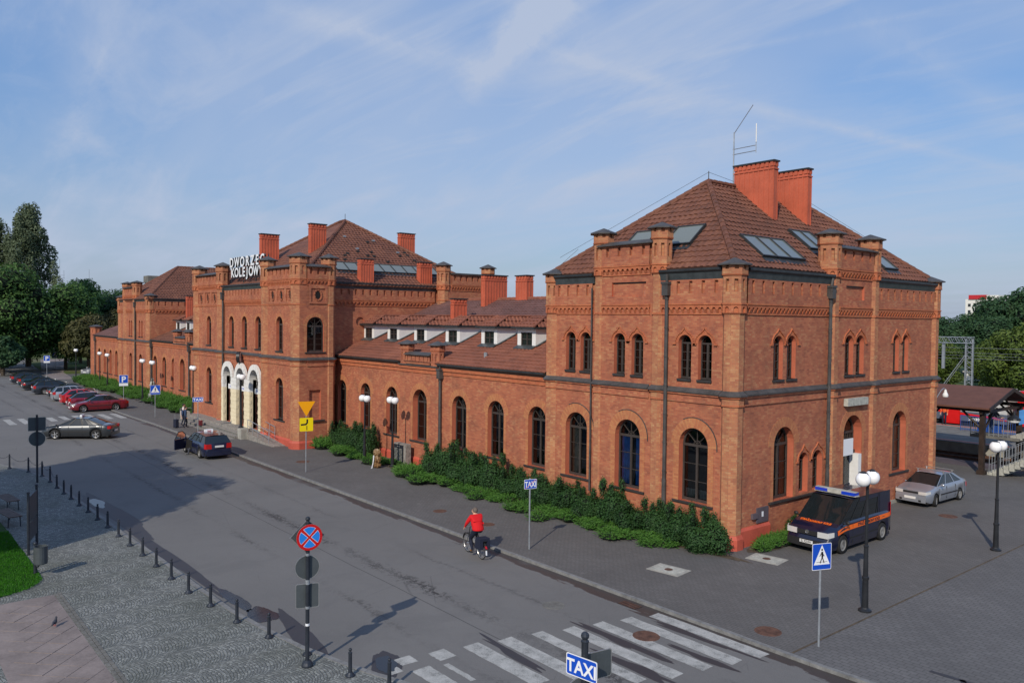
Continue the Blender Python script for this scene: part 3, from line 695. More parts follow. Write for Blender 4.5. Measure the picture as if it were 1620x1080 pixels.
# raised centre of the front
mb = MB(); mb.box(-24.9, -21.2, YF-.04, YF+.42, 10.5, 11.70); mb.build('gable_wall', 'brick_red', STA)
crenel(Fc, -24.4, -21.7, 10.86, 11.25, 11.70)
mb = MB(); mb.prism([V(-24.6, YF-.30, 11.70), V(-24.6, YF-.30, 11.74), V(-24.6, YF+.05, 11.9), V(-24.6, YF+.55, 11.78), V(-24.6, YF+.55, 11.70)], V(3.1, 0, 0)); mb.build('coping', 'slate', STA)
CT = dict(zf=8.85, zs=(9.65, 10.12), zn=10.30, zc=10.63, za=10.93); BT = dict(zf=10.48, zs=(11.15, 11.68), zn=11.90, zc=12.28, za=12.56)
turret(-17.86, YF+.20, .37, **CT); turret(-27.72, YF+.20, .37, **CT)
turret(-24.66, YF+.22, .34, band=8.83, **BT); turret(-21.38, YF+.22, .34, band=8.83, **BT)
downpipe(F, -20.78, .3, 10.1); downpipe(F, -24.98, 1.0, 9.95, r=.035, hopper=False)
# right-hand face
gr = [(28.02, 29.46), (29.89, 30.57), (30.93, 31.69), (33.32, 34.94), (38.01, 39.42)]
ur = [(27.87, 28.54), (28.83, 29.47), (33.28, 34.01), (34.26, 34.97), (37.91, 38.49), (38.87, 39.47)]
Gc = east(XR+.06)
wallpoly(G, 25.5, 32.35, 0, 10.2, [W_(gr[0], ZG0, ZGT), W_(gr[1], 1.55, 3.2), W_(gr[2], 1.55, 3.2), W_(ur[0], ZU0, ZUT), W_(ur[1], ZU0, ZUT)])
wallpoly(Gc, 32.35, 35.85, 0, 10.5, [(33.32, 34.94, 0.02, 4.48), W_(ur[2], ZU0, ZUT), W_(ur[3], ZU0, ZUT), (33.3, 34.9, 9.55, 10.15, 'rect')], dep=.42)
wallpoly(G, 35.85, 42.4, 0, 10.2, [W_(gr[4], ZG0, ZGT), W_(ur[4], ZU0, ZUT), W_(ur[5], ZU0, ZUT)])
mb = MB(); fbox(mb, Gc, 33.3, 34.9, 9.55, 10.15, -.12, -.10); mb.build('blind_panel', 'brick_red', STA)
window(G, *gr[0], ZG0, ZGT, .34, STA, curtain=('curtain_brown', 'right', None), sill=.28); window(G, *gr[4], ZG0, ZGT, .34, STA, curtain=('curtain_cream', 'right', None), sill=.28)
for g in gr[1:3]: window(G, *g, 1.55, 3.2, .30, STA, fan=False, rows=3, cols=2, sill=0, detail=1, fw=.05)
mb = MB(); fbox(mb, G, 27.7, 32.0, 1.38, 1.46, 0, .10); mb.build('sill', 'sill_metal', STA)
hood(G, gr[1:3], 2.83, 3.52)
for i, g in enumerate(ur):
    ff = Gc if i in (2, 3) else G
    window(ff, *g, ZU0, ZUT, .24 if ff is G else .26, STA, fan=False, cols=2, rows=4, curtain=('curtain_cream', 'all', None) if i < 2 else ('curtain_brown', 'thin', None), sill=.06, detail=1, fw=.05)
    ring_uv(ff, *g, ZU0, ZUT, .15, .010, 'arch_ring', STA, mat='brick_frieze')
for g in (gr[0], gr[4]): ring_uv(G, *g, ZG0, ZGT, .40, .012, 'arch_ring', STA, legs=.2)
ring_uv(Gc, gr[3][0], gr[3][1], .0, 4.48, .35, .012, 'arch_ring', STA, legs=.2)
for pr, ff in ((ur[0:2], G), (ur[2:4], Gc), (ur[4:6], G)): hood(ff, pr, 7.64, 8.27)
for (a, b, ff) in ((25.95, 32.05, G), (32.65, 35.55, Gc), (36.1, 42.0, G)): string_course(ff, a, b); frieze(ff, a, b, 8.85)
for (a, b) in ((25.95, 32.05), (36.1, 42.0)): crenel(G, a, b, 9.22, 9.62, 10.16); gutter(G, a-.05, b+.05, 10.15, 10.56)
frieze(Gc, 32.6, 35.55, 10.48); crenel(Gc, 32.6, 35.55, 10.86, 11.25, 11.70); plinth(G, 25.6, 27.75, z=.72)
mb = MB(); fbox(mb, G, 35.9, 42.1, 0, .16, 0, .05); mb.build('plinth_strip', 'concrete', STA)
mb = MB(); mb.box(XR-.42, XR+.04, 32.2, 36.0, 10.5, 11.70); mb.build('gable_wall', 'brick_red', STA)
mb = MB(); mb.prism([V(XR+.30, 32.5, 11.70), V(XR+.30, 32.5, 11.74), V(XR-.05, 32.5, 11.9), V(XR-.55, 32.5, 11.78), V(XR-.55, 32.5, 11.70)], V(0, 3.2, 0)); mb.build('coping', 'slate', STA)
turret(XR-.20, 32.33, .38, band=8.83, plinth=False, **BT); turret(XR-.20, 35.85, .38, band=8.83, plinth=False, **BT); turret(XR-.22, 42.30, .37, plinth=False, **CT)
downpipe(G, 31.86, .3, 10.1)
# side door with reveal, sign board and plate; white lamp box above
mb = MB(); Fd = Gc
fbox(mb, Fd, 33.32, 34.94, .02, 2.75, -.44, -.40); fbox(mb, Fd, 33.32, 34.94, 2.7, 2.85, -.42, -.30)
d_ = mb.build('door', 'frame_paint', STA)
mb = MB(); fbox(mb, Fd, 33.42, 34.06, 1.0, 2.6, -.398, -.39); fbox(mb, Fd, 34.2, 34.84, 1.0, 2.6, -.398, -.39); mb.build('pane', 'window_glass', d_)
mb = MB(); mb.tube(Fd.p(34.12, 1.0, -.33), Fd.p(34.12, 1.5, -.33), .015); mb.build('handle', 'chrome', d_)
window(Gc, 33.40, 34.86, 2.86, 4.42, .40, STA, fan=False, cols=6, rows=3, sill=0, detail=1)
mb = MB(); fbox(mb, Gc, 34.66, 34.93, .02, 2.7, -.40, .012); mb.build('door_jamb', 'white_paint', STA)
sb = MB(); fbox(sb, Gc, 33.20, 34.25, 2.72, 3.45, -.06, -.03); sb_o = sb.build('notice_board', 'sign_white', STA)
mb = MB(); fbox(mb, Gc, 33.25, 35.05, 4.93, 5.25, .02, .22); mb.build('lamp_box', 'stone_pale', STA)
mb = MB(); fbox(mb, G, 26.88, 27.65, .78, 1.36, .0, .06); fbox(mb, G, 26.55, 26.9, .98, 1.18, .0, .10); eb = mb.build('meter_cupboard', 'purple_pave', STA)
mb = MB(); fbox(mb, G, 27.18, 27.30, 1.0, 1.2, .062, .066); mb.build('warning_label', 'sign_white', eb)
# closed back and left sides
mb = MB(); mb.box(-28.1, -27.9, YF+.02, 42.5, 0, 10.2); mb.box(-28.0, -17.8, 42.4, 42.6, 0, 10.2); mb.build('wall', 'brick_red', STA)
mb = MB(); mb.box(-28.0, -17.75, YF+.02, YF+.30, 10.1, 10.60); mb.box(XR-.35, XR-.02, 25.6, 42.4, 10.1, 10.60); mb.build('eaves_board', 'dark_metal', STA)
# roof of the near pavilion
E0 = (-28.0, 25.40, 10.62); E1 = (-17.72, 25.40, 10.62); E2 = (-17.72, 42.5, 10.62); E3 = (-28.0, 42.5, 10.62); R0 = (-22.85, 30.55, 14.93); R1 = (-22.85, 37.3, 14.93)
rf = roof_base([E0, E1, R0], STA); MB_ = MB(); MB_.poly([E1, E2, R1, R0]); MB_.poly([E2, E3, R1]); MB_.poly([E3, E0, R0, R1]); MB_.build('roof_underlay', 'tile_dull', rf)
tiles((E0, E1, R0, R0), par=rf); tiles((E1, E2, R1, R0), par=rf)
for a, b in ((E1, R0), (E0, R0), (R0, R1), (E2, R1)): ridge(Vector(a)+V(0, 0, .05), Vector(b)+V(0, 0, .05), rf)
def skylight(pl, a0, a1, s0, s1, n, par):
    """pl: origin, along, up-slope, normal; n panes"""
    o, u, up, nn = pl; mb = MB(); w = (a1-a0)/n
    P = lambda a, s, d: o+u*a+up*s+nn*d
    f = .06
    for k in range(n+1):
        c = a0+w*k; mb.obox(P(c, (s0+s1)/2, .07), u*(f/2), up*((s1-s0)/2+f/2), nn*.08)
    for s in (s0, s1): mb.obox(P((a0+a1)/2, s, .068), u*((a1-a0)/2), up*(f/2), nn*.075)
    mb.obox(P((a0+a1)/2, s0-.18, .045), u*((a1-a0)/2+.05), up*.14, nn*.01)
    w_ = mb.build('skylight', 'dark_metal', par)
    for k in range(n):
        m2 = MB(); m2.obox(P(a0+w*(k+.5), (s0+s1)/2, .10), u*(w/2-f/2), up*((s1-s0)/2-f/2), nn*.01); m2.build('pane', 'skylight_glass', w_)
kf_ = (14.93-10.62)/(30.55-25.40); kr_ = (14.93-10.62)/(22.85-17.72)
nF = V(0, -kf_, 1).normalized(); upF = V(0, 1, kf_).normalized(); nR = V(kr_, 0, 1).normalized(); upR = V(-1, 0, kr_).normalized()
plF = (V(0, 25.40, 10.62), V(1, 0, 0), upF, nF); plR = (V(-17.72, 0, 10.62), V(0, 1, 0), upR, nR)
def sl(z, k): return (z-10.62)/k
kF, kR = upF.z, upR.z
skylight(plF, -22.15, -20.75, sl(11.66, kF), sl(12.5, kF), 1, STA); skylight(plF, -24.45, -23.2, sl(11.66, kF), sl(12.45, kF), 1, STA)
skylight(plR, 27.95, 31.05, sl(11.1, kR), sl(12.0, kR), 3, STA); skylight(plR, 32.8, 34.5, sl(11.75, kR), sl(12.65, kR), 2, STA); skylight(plR, 38.2, 39.5, sl(11.1, kR), sl(11.75, kR), 1, STA)
chimney(-22.85, -20.75, 32.55, 32.9, 12.9, 15.93, STA, (8, 1)); chimney(-22.75, -20.75, 35.45, 35.8, 12.9, 15.93, STA, (8, 1))
# aerials
mb = MB(); mb.tube((-22.95, 32.6, 14.5), (-22.95, 32.6, 17.55), .03); mb.tube((-22.95, 32.6, 17.5), (-21.8, 32.4, 18.6), .018); mb.tube((-23.0, 32.6, 16.75), (-21.7, 32.55, 16.75), .02); mb.tube((-23.0, 32.6, 16.5), (-21.7, 32.55, 16.5), .02)
mb.tube((-21.7, 32.55, 16.4), (-21.7, 32.55, 16.95), .02); mb.tube((-21.7, 32.55, 16.9), (-21.7, 32.55, 17.75), .025, mi=1)
tag(mb.build('aerial_mast', ['galvanised', 'white_paint']), 'thin metal aerial mast with whip antennas fixed to the nearest tall chimney', 'aerial')
mb = MB()
for a, b, s in (((-22.85, 30.55, 15.1), (-22.85, 30.55, 15.45), .02), ((-22.85, 30.55, 15.4), (-27.6, 25.7, 11.45), .008), ((-27.7, 25.6, 10.95), (-27.0, 26.3, 11.85), .009), ((-22.85, 30.55, 15.4), (-22.85, 32.5, 15.2), .008), ((-18.0, 42.3, 10.95), (-18.7, 41.6, 11.6), .009), ((-18.7, 41.6, 11.6), (-22.8, 37.3, 15.3), .008)): mb.tube(a, b, s, s, 5)
mb.build('lightning_wire', 'dark_metal', rf)

# ================================================================= low wing with dormers
def wing(y, u0, u1, wins, bay, dorm, detail, roofmat, eave=6.0, end=False, curt=True, ridge_y=34.0, hidden_to=None):
    F = front(y); par = STA
    b0, b1 = bay
    seg = [(u0, b0, 0.0), (b0, b1, .10), (b1, u1, 0.0)] if b1 > b0 else [(u0, u1, 0.0)]
    for a, b, off in seg:
        ff = front(y-off); ws = [w for w in wins if a < (w[0]+w[1])/2 < b]
        if b-a < .3: continue
        wallpoly(ff, a, b, 0, 5.9, [(w[0], w[1], ZG0, ZGT+.08*(off > 0)) for w in ws], dep=.30+off)
        string = MB(); fbox(string, ff, a, b, 5.40, 5.46, 0, .05); fbox(string, ff, a, b, 5.46, 5.62, .0, .03); fbox(string, ff, a, b, 5.62, 5.84, 0, .10); string.build('brick_moulding', 'brick_frieze', par)
        for i, w in enumerate(ws):
            window(ff, w[0], w[1], ZG0, ZGT+.08*(off > 0), .30+off, par, detail=detail, sill=.26)
            ring_uv(ff, w[0], w[1], ZG0, ZGT+.08*(off > 0), .36, .012, 'arch_ring', par, legs=.2)
        plinth(ff, a, b)
        if not off: gutter(ff, a+.05, b-.02, 5.80, 6.03, par, .28)
    if b1 > b0:
        mb = MB(); fbox(mb, F, b0+.1, b1-.1, 5.84, 6.42, -.2, .08); mb.build('gable_wall', 'brick_ochre', par)
        ff = front(y-.10); crenel(ff, b0+.75, b1-.75, 5.9, 6.05, 6.42, par, .42, .08)
        m2 = MB(); fbox(m2, ff, b0-.02, b1+.02, 5.79, 5.87, -.05, .16); m2.build('string_course', 'slate', par)
        m3 = MB(); m3.prism([V(b0+.7, y-.32, 6.42), V(b0+.7, y-.32, 6.46), V(b0+.7, y+.1, 6.60), V(b0+.7, y+.25, 6.42)], V(b1-b0-1.4, 0, 0)); m3.build('coping', 'slate', par)
        for cx in (b0+.42, b1-.42):
            mb = MB(); cy = y+.12
            oct_fr(mb, cx, cy, .36, 5.86, .36, 5.95, 0); oct_holes(mb, cx, cy, .36, 5.95, 6.72, 6.12, 6.55, .06, .4, 0, 0); oct_fr(mb, cx, cy, .41, 6.72, .41, 6.77, 1)
            oct_holes(mb, cx, cy, .40, 6.77, 7.02, 6.90, 7.01, .08, .4, 0, 0); t = mb.build('turret', ['brick_red', 'brick_frieze'], par)
            c = MB(); oct_fr(c, cx, cy, .55, 7.02, .55, 7.06, 0); oct_fr(c, cx, cy, .55, 7.06, .02, 7.27, 0); c.build('cap', 'slate', t)
        downpipe(F, b1+.22, .3, 5.75, par)
    # roof
    e0, e1 = V(u0, y-.22, 6.02), V(u1, y-.22, 6.02); k = .4375; ry = ridge_y; rz = 6.02+k*(ry-y+.22)
    r0, r1 = V(u0, ry, rz), V(u1, ry, rz)
    if end: r0 = V(u0+(ry-y)*.55, ry, rz)
    rf = roof_base([e0, e1, r1, r0], par); 
    rb = MB(); rb.poly([e1+V(0, 2*(ry-y), 0), e0+V(0, 2*(ry-y), 0), r0, r1]); rb.build('roof_underlay', 'tile_dull', rf)
    tb = (8.72-6.02)/(rz-6.02) if dorm else 1.0
    tiles((e0, e1, e1.lerp(r1, tb), e0.lerp(r0, tb)), mat=roofmat, par=rf)
    if dorm: tiles((e0.lerp(r0, tb), e1.lerp(r1, tb), r1, r0), mat='tile_dull', par=rf)
    ridge(r0+V(0, 0, .04), r1+V(0, 0, .04), rf, roofmat)
    if dorm:
        yd = 27.6+(y-25.45); za = 8.13; yb = ry-2.6; zb = rz-k*2.6
        mt_ = 'tile_orange' if roofmat != 'tile_dull' else roofmat
        for (a, b) in dorm:
            x0, x1, y0_, zt_, yv = a-.40, b+.40, yd-.22, 8.70, y-.22+(za-6.02)/k; xi0, xi1, yt, ye_ = x0+.40, x1-.40, y0_+1.2, y-.22+(8.70-6.02)/k
            tiles((V(x0, y0_, za), V(x1, y0_, za), V(xi1, yt, zt_), V(xi0, yt, zt_)), mat=mt_, par=rf)
            tiles((V(x1, y0_, za), V(x1, yv+.1, za), V(xi1, ye_, zt_), V(xi1, yt, zt_)), mat=mt_, par=rf)
            sm_ = MB(); sm_.poly([V(xi0, yt, zt_+.02), V(xi1, yt, zt_+.02), V(xi1, ye_, zt_+.03), V(xi0, ye_, zt_+.03)]); sm_.poly([V(x0, yv, za), V(x0, y0_, za), V(xi0, yt, zt_), V(xi0, ye_, zt_)]); sm_.build('roof_top', mt_, rf)
            rg = MB(); rg.tube(V(x0, y0_, za+.05), V(xi0, yt, zt_+.04), .06, .06, 6); rg.tube(V(x1, y0_, za+.05), V(xi1, yt, zt_+.04), .06, .06, 6); rg.tube(V(xi1, yt, zt_+.04), V(xi1, ye_, zt_+.05), .06, .06, 6); tag(rg.build('ridge_tiles', mt_, rf), kind='stuff')
            gt = MB(); gt.box(x0-.08, x1+.08, y0_-.10, y0_+.03, za-.09, za+.02); gt.box(x1-.03, x1+.09, y0_+.03, yv+.1, za-.088, za+.022); gt.build('gutter', 'dark_metal', rf)
        for (a, b) in dorm:
            zl, zh = 7.13, 7.86; d = MB(); Fd = front(yd)
            holed(d, Fd, [(a-.28, zl), (b+.28, zl), (b+.28, za-.08), (a-.28, za-.08)], [arch(a, b, zl+.03, zh, 4, 'rect')], .10, 0, 0)
            fbox(d, Fd, a-.34, b+.34, za-.17, za-.08, 0, .06)
            for x in (a-.26, b+.26):   # triangular cheeks
                yr = yd+(za-.08-zl)/k
                d.prism([V(x, yd+.01, zl), V(x, yd+.01, za-.09), V(x, yr, za-.09)], V(.03, 0, 0))
                d.prism([V(x+.0, yd, za-.16), V(x+.0, yr+.2, za-.16), V(x+.0, yr+.2, za-.08), V(x, yd, za-.08)], V(.05, 0, 0))
            dm = d.build('dormer', 'white_paint', STA)
            fr = MB(); 
            for q in (a+.02, (a+b)/2, b-.02): fbox(fr, Fd, q-.03, q+.03, zl, zh, -.09, -.03)
            for q in (zl+.05, (zl+zh)/2, zh-.03): fbox(fr, Fd, a, b, q-.025, q+.025, -.09, -.04)
            fr.build('window_frame', 'frame_paint', dm)
            pn = MB(); fbox(pn, Fd, a, b, zl, zh, -.10, -.085); pn.build('pane', 'car_glass', dm)
            fl = MB(); fl.prism([V(a-.3, yd-.3, zl-.14), V(b+.3, yd-.3, zl-.14), V(b+.3, yd+.02, zl+.02), V(a-.3, yd+.02, zl+.02)], V(0, 0, .03)); fl.prism([V(b+.30, yd, zl), V(b+.42, yd, zl), V(b+.42, yr, za-.09), V(b+.30, yr, za-.09)], V(0, 0, .05)); fl.build('flashing', 'zinc', dm)
    return rf
w1 = [(-49.23, -48.0), (-46.05, -44.8), (-42.84, -41.55), (-39.68, -38.2), (-35.84, -34.53), (-32.66, -31.34), (-29.45, -28.16)]
d1 = [(-49.34, -48.43), (-46.08, -45.18), (-42.82, -41.94), (-39.34, -38.46), (-35.81, -34.94), (-32.62, -31.71)]
r1_ = wing(25.45, -50.0, -28.05, w1, (-41.1, -37.05), d1, 2, 'tile_orange')
mbv = MB(); mbv.tube((-34.0, 26.3, 6.45), (-34.0, 26.3, 6.75), .1); mbv.build('roof_vent', 'galvanised', r1_)
chimney(-41.81, -41.46, 29.5, 30.5, 7.5, 9.83, STA, (2, 4)); chimney(-42.95, -42.55, 32.8, 34.7, 8.5, 11.52, STA, (2, 8)); chimney(-40.52, -39.42, 33.8, 34.35, 8.7, 11.42, STA, (4, 2))
# ================================================================= central block
YC = 22.3; XC = -48.42; FC = front(YC); GC = east(XC)
UW, UT = 6.25, 8.57
def tower(b0, b1, uw, gw, F, F0=None):
    wallpoly(F, b0, b1, 0, 11.0, [(uw[0], uw[1], UW, UT)]+([(gw[0], gw[1], 1.62, 4.45)] if gw else [])+[], dep=.26, name='wall')
    window(F, uw[0], uw[1], UW, UT, .26, STA, fan=True, rows=4, detail=1, sill=.1)
    ring_uv(F, uw[0], uw[1], UW, UT, .22, .012, 'arch_ring', STA)
    if gw: window(F, gw[0], gw[1], 1.62, 4.45, .26, STA, detail=1, sill=.3); ring_uv(F, gw[0], gw[1], 1.62, 4.45, .26, .012, 'arch_ring', STA)
def medallions(F, b0, b1, n, z0=9.55, z1=10.42):
    mb = MB(); w = (b1-b0)/n; 
    hs = []
    for k in range(n): hs.append(arch(b0+w*k+w*.10, b0+w*(k+1)-w*.10, z0, z1, 4, 'rect'))
    holed(mb, F, [(b0-.05, 9.42), (b1+.05, 9.42), (b1+.05, 10.62), (b0-.05, 10.62)], hs, .06, 0, 0, .065)
    mb.poly([F.p(b0, 9.42, 0), F.p(b1, 9.42, 0), F.p(b1, 9.42, .065), F.p(b0, 9.42, .065)])
    for k in range(n):
        c = b0+w*(k+.5); r = min(.22, w*.2); zc = (z0+z1)/2
        strip(mb, F, [(c+r*1.2*cos(t*pi/5), zc+r*1.6*sin(t*pi/5)) for t in range(11)], .07, .0, .05)
        mb.poly([F.p(c+r*.8*cos(t*pi/5), zc+r*1.25*sin(t*pi/5), .008) for t in range(10)], 1)
    return mb.build('medallion_panel', ['brick_red', 'interior'], STA)
tower(-53.9, -48.6, (-52.05, -51.0), (-52.1, -50.91), FC); tower(-68.3, -62.6, (-65.75, -64.76), (-65.83, -64.63), FC)
pw = [(-61.6, -60.05), (-58.95, -57.4), (-56.35, -54.8)]
mid = [(-61.06, -60.12), (-58.48, -57.52), (-55.92, -54.9)]
FM = front(YC+.10)
wallpoly(FM, -62.6, -53.9, 0, 10.6, [(a, b, UW, UT) for a, b in mid]+[(a, b, .5, 4.85) for a, b in pw], dep=.26, name='wall')
for a, b in mid: window(FM, a, b, UW, UT, .26, STA, rows=4, detail=1, sill=.1, curtain=('curtain_yellow', 'thin', None)); ring_uv(FM, a, b, UW, UT, .22, .012, 'arch_ring', STA)
for a, b in ((-53.4, -49.0), (-67.9, -63.0)):
    string_course(FC, a, b); medallions(FC, a+.1, b-.1, 3); crenel(FC, a, b, 11.05, 11.35, 11.80); frieze(FC, a, b, 10.66)
    mb = MB(); fbox(mb, FC, a-.4, b+.4, 11.0, 11.80, -.45, -.01); mb.build('gable_wall', 'brick_red', STA)
    mb = MB(); mb.prism([V(a, YC-.28, 11.80), V(a, YC-.28, 11.84), V(a, YC+.05, 12.0), V(a, YC+.5, 11.88), V(a, YC+.5, 11.80)], V(b-a, 0, 0)); mb.build('coping', 'slate', STA)
    fb = MB(); fbox(fb, FC, a, b, 9.34, 9.41, 0, .05); fb.build('brick_band', 'brick_frieze', STA)
string_course(FM, -62.2, -54.3); frieze(FM, -62.2, -54.3, 9.40, .24); crenel(FM, -62.2, -54.3, 9.78, 10.10, 10.55, pitch=.62); gutter(FM, -62.3, -54.2, 10.52, 10.92)
CC = dict(zf=10.66, zs=(11.3, 11.85), zn=12.05, zc=12.43, za=12.75)
for cx, cy, a in ((-48.95, YC+.22, .50), (-53.9, YC+.16, .40), (-62.6, YC+.16, .40), (-68.1, YC+.2, .46)): turret(cx, cy, a, band=9.36, **CC)
downpipe(FM, -62.02, .5, 10.4)
# right-hand side of the tower, back turret
wallpoly(GC, 22.3, 24.75, 0, 11.0, [(22.80, 24.0, 6.28, 8.57), (23.0, 23.8, 1.85, 3.8, 'rect')], dep=.16, name='wall')
mb = MB(); fbox(mb, GC, 23.0, 23.8, 1.85, 3.8, -.165, -.15); mb.build('blind_panel', 'brick_red', STA)
mb = MB(); fbox(mb, GC, 22.7, 24.05, 1.74, 1.84, -.1, .12); mb.build('sill', 'sill_metal', STA)
window(GC, 22.80, 24.0, 6.28, 8.57, .16, STA, rows=4, detail=2, sill=.12); ring_uv(GC, 22.80, 24.0, 6.28, 8.57, .24, .02, 'arch_ring', STA, legs=.2)
string_course(GC, 22.8, 24.4); frieze(GC, 22.8, 24.3, 10.66); crenel(GC, 22.8, 24.3, 11.05, 11.35, 11.80, pitch=.5); medallions(GC, 22.95, 24.2, 1)
mb = MB(); fbox(mb, GC, 22.4, 24.7, 11.0, 11.80, -.45, -.01); mb.build('gable_wall', 'brick_red', STA)
mb = MB(); mb.prism([V(XC+.28, 22.7, 11.80), V(XC+.28, 22.7, 11.84), V(XC-.05, 22.7, 12.0), V(XC-.5, 22.7, 11.88), V(XC-.5, 22.7, 11.80)], V(0, 1.7, 0)); mb.build('coping', 'slate', STA)
turret(-48.73, 24.50, .37, band=9.36, plinth=False, **CC); plinth(GC, 22.3, 24.7); plinth(FC, -53.6, -49.2)
mb = MB(); mb.box(-50.4, -48.5, 24.70, 24.82, 0, 11.6); mb.build('wall', 'brick_red', STA)
downpipe(front(25.42), -49.72, .3, 10.6, r=.08, hopper=False)
# long side wall of the hall above the wing roof
XH = -49.5; GH = east(XH)
wallpoly(GH, 24.8, 37.0, 4, 10.6, [(26.95, 27.6, 7.95, 8.6, 'circle')], name='wall', dep=.12)
mb = MB(); fbox(mb, GH, 26.9, 27.65, 7.9, 8.65, -.13, -.11); mb.build('blind_panel', 'brick_red', STA)
frieze(GH, 24.9, 33.4, 9.40, .30); crenel(GH, 24.9, 33.4, 9.78, 10.12, 10.55, pitch=.56); gutter(GH, 24.85, 33.5, 10.52, 10.95)
# rear tower on the track side
wallpoly(GC, 33.8, 38.2, 4, 11.0, [], name='wall'); mb = MB(); mb.box(-49.6, -48.43, 33.8, 33.9, 4, 11.7); mb.box(-49.0, -48.43, 33.9, 38.2, 11.0, 11.8); mb.build('wall', 'brick_red', STA)
frieze(GC, 34.2, 37.4, 10.66, .24); crenel(GC, 34.2, 37.4, 11.05, 11.35, 11.80, pitch=.5)
mb = MB(); mb.box(-49.0, -48.2, 34.1, 37.5, 11.80, 11.92); mb.build('coping', 'slate', STA)
turret(-48.8, 33.75, .40, band=9.9, plinth=False, string=False, z_base=4, **CC); turret(-48.8, 37.9, .40, plinth=False, string=False, z_base=4, **CC)
mb = MB(); mb.box(-68.3, -49.6, 38.0, 38.3, 0, 10.9); mb.box(-68.6, -68.3, YC+.1, 38.3, 0, 10.9); mb.build('wall', 'brick_red', STA)
# hall roof
A0, A1, A2, A3, AP, AQ = V(-67.9, 22.5, 10.75), V(-49.25, 22.5, 10.75), V(-49.25, 38.2, 10.75), V(-67.9, 38.2, 10.75), V(-57.9, 30.5, 16.2), V(-59.3, 30.7, 16.22)
rc = roof_base([A0, A1, AP, AQ], STA); mb = MB(); mb.poly([A1, A2, AP]); mb.poly([A2, A3, AQ, AP]); mb.poly([A3, A0, AQ]); mb.build('roof_underlay', 'tile_dull', rc)
tiles((A0, A1, AP, AQ), par=rc, n=2); tiles((A1, A2, AP, AP), par=rc)
for a, b in ((A1, AP), (A0, AQ), (A2, AP), (AP, AQ)): ridge(a+V(0, 0, .06), b+V(0, 0, .06), rc)
upH = (AP-V(-49.25, AP.y, 10.75)).normalized(); nH = V(0, 1, 0).cross(upH).normalized(); nH = nH if nH.z > 0 else -nH
skylight((V(-49.25, 0, 10.75), V(0, 1, 0), upH, nH), 26.2, 34.8, 1.95, 3.1, 9, STA)
chimney(-50.14, -49.64, 27.4, 28.4, 10.9, 12.67, STA, (3, 5)); chimney(-50.3, -49.8, 32.4, 33.4, 10.9, 12.7, STA, (3, 5))
chimney(-55.4, -54.95, 26.2, 27.4, 12.2, 15.45, STA, (3, 6)); chimney(-60.4, -60.0, 24.5, 25.9, 11.3, 14.95, STA, (2, 6)); chimney(-58.1, -57.65, 35.5, 36.9, 12.0, 15.68, STA, (3, 6))
mb = MB()
random.seed(5)
for k in range(26):   # small vents and snow hooks scattered on the side slope
    y = random.uniform(26.5, 34.5); s = random.uniform(3.6, 8.2)
    if abs(y-30.5) > (10.0-s)*.75: continue
    p = V(-49.25, y, 10.75)+upH*s+nH*.08; mb.obox(p, V(.09, 0, 0), V(0, .10, 0), V(0, 0, .06), random.choice((0, 0, 1)))
mb.tube(AP, AP+V(0, 0, .6), .02)
mb.build('roof_vent', ['dark_metal', 'galvanised'], rc)
# letters on the roof
def text_obj(txt, size, F, u, z, d, ext, mats, par, name='lettering', align='LEFT', sx=1.0, bold=.0, font_rot=0):
    c = bpy.data.curves.new('txt', 'FONT'); c.body = txt; c.size = size; c.extrude = ext/2; c.align_x = align; c.offset = bold; c.space_character = 1.0
    o = bpy.data.objects.new('txt', c); col.objects.link(o); bpy.context.view_layer.update()
    me = bpy.data.meshes.new_from_object(o.evaluated_get(bpy.context.evaluated_depsgraph_get())); bpy.data.objects.remove(o); bpy.data.curves.remove(c)
    me.materials.clear()
    for m in (mats if isinstance(mats, (list, tuple)) else [mats]): me.materials.append(MATS[m])
    if isinstance(mats, (list, tuple)) and len(mats) > 1:
        for p in me.polygons: p.material_index = 0 if p.normal.z > .5 else 1
    else:
        for p in me.polygons: p.material_index = 0
    zz = F.u.cross(F.n)*-1
    up = Z if abs(F.n.z) < .5 else F.n.cross(F.u)
    M = Matrix((( F.u.x*sx, up.x, F.n.x, 0), (F.u.y*sx, up.y, F.n.y, 0), (F.u.z*sx, up.z, F.n.z, 0), (0, 0, 0, 1)))
    P = F.p(u, z, d+ext/2) if abs(F.n.z) < .5 else F.o+F.u*u+up*z+F.n*(d+ext/2)
    M.translation = P; me.transform(M); me.name = name
    return link(name, me, par)
RS = thing('roof_lettering', 'white block capitals spelling the station name on a frame above the entrance roof', 'sign')
FS = front(22.9)
def letters(txt, x, z, size, pitch, wd):
    for ch in txt:
        text_obj(ch, size, FS, x+pitch*wd.get(ch, 1)/2, z, .05, .14, ['sign_white', 'dark_metal'], RS, 'letter', 'CENTER', sx=1.08 if ch not in 'W' else .98, bold=.028); x += pitch*wd.get(ch, 1)
letters('DWORZEC', -61.95, 12.33, 1.0, .98, {'W': 1.2, 'O': 1.05, 'E': .9, 'Z': .92})
letters('KOLEJOWY', -61.6, 11.56, .96, .76, {'W': 1.3, 'O': 1.12, 'E': .92, 'J': .82, 'L': .86})
mb = MB()
for xx in (-62.1, -59.7, -57.3, -55.0): mb.tube((xx, 22.98, 10.9), (xx, 22.98, 13.0), .035)
for zz in (11.45, 12.27): mb.tube((-62.1, 22.97, zz), (-54.7, 22.97, zz), .03)
for xx in (-61.4, -59.2, -57.0): mb.tube((xx, 22.98, 12.4), (xx, 24.2, 11.4), .025)
mb.build('support_frame', 'dark_metal', RS)
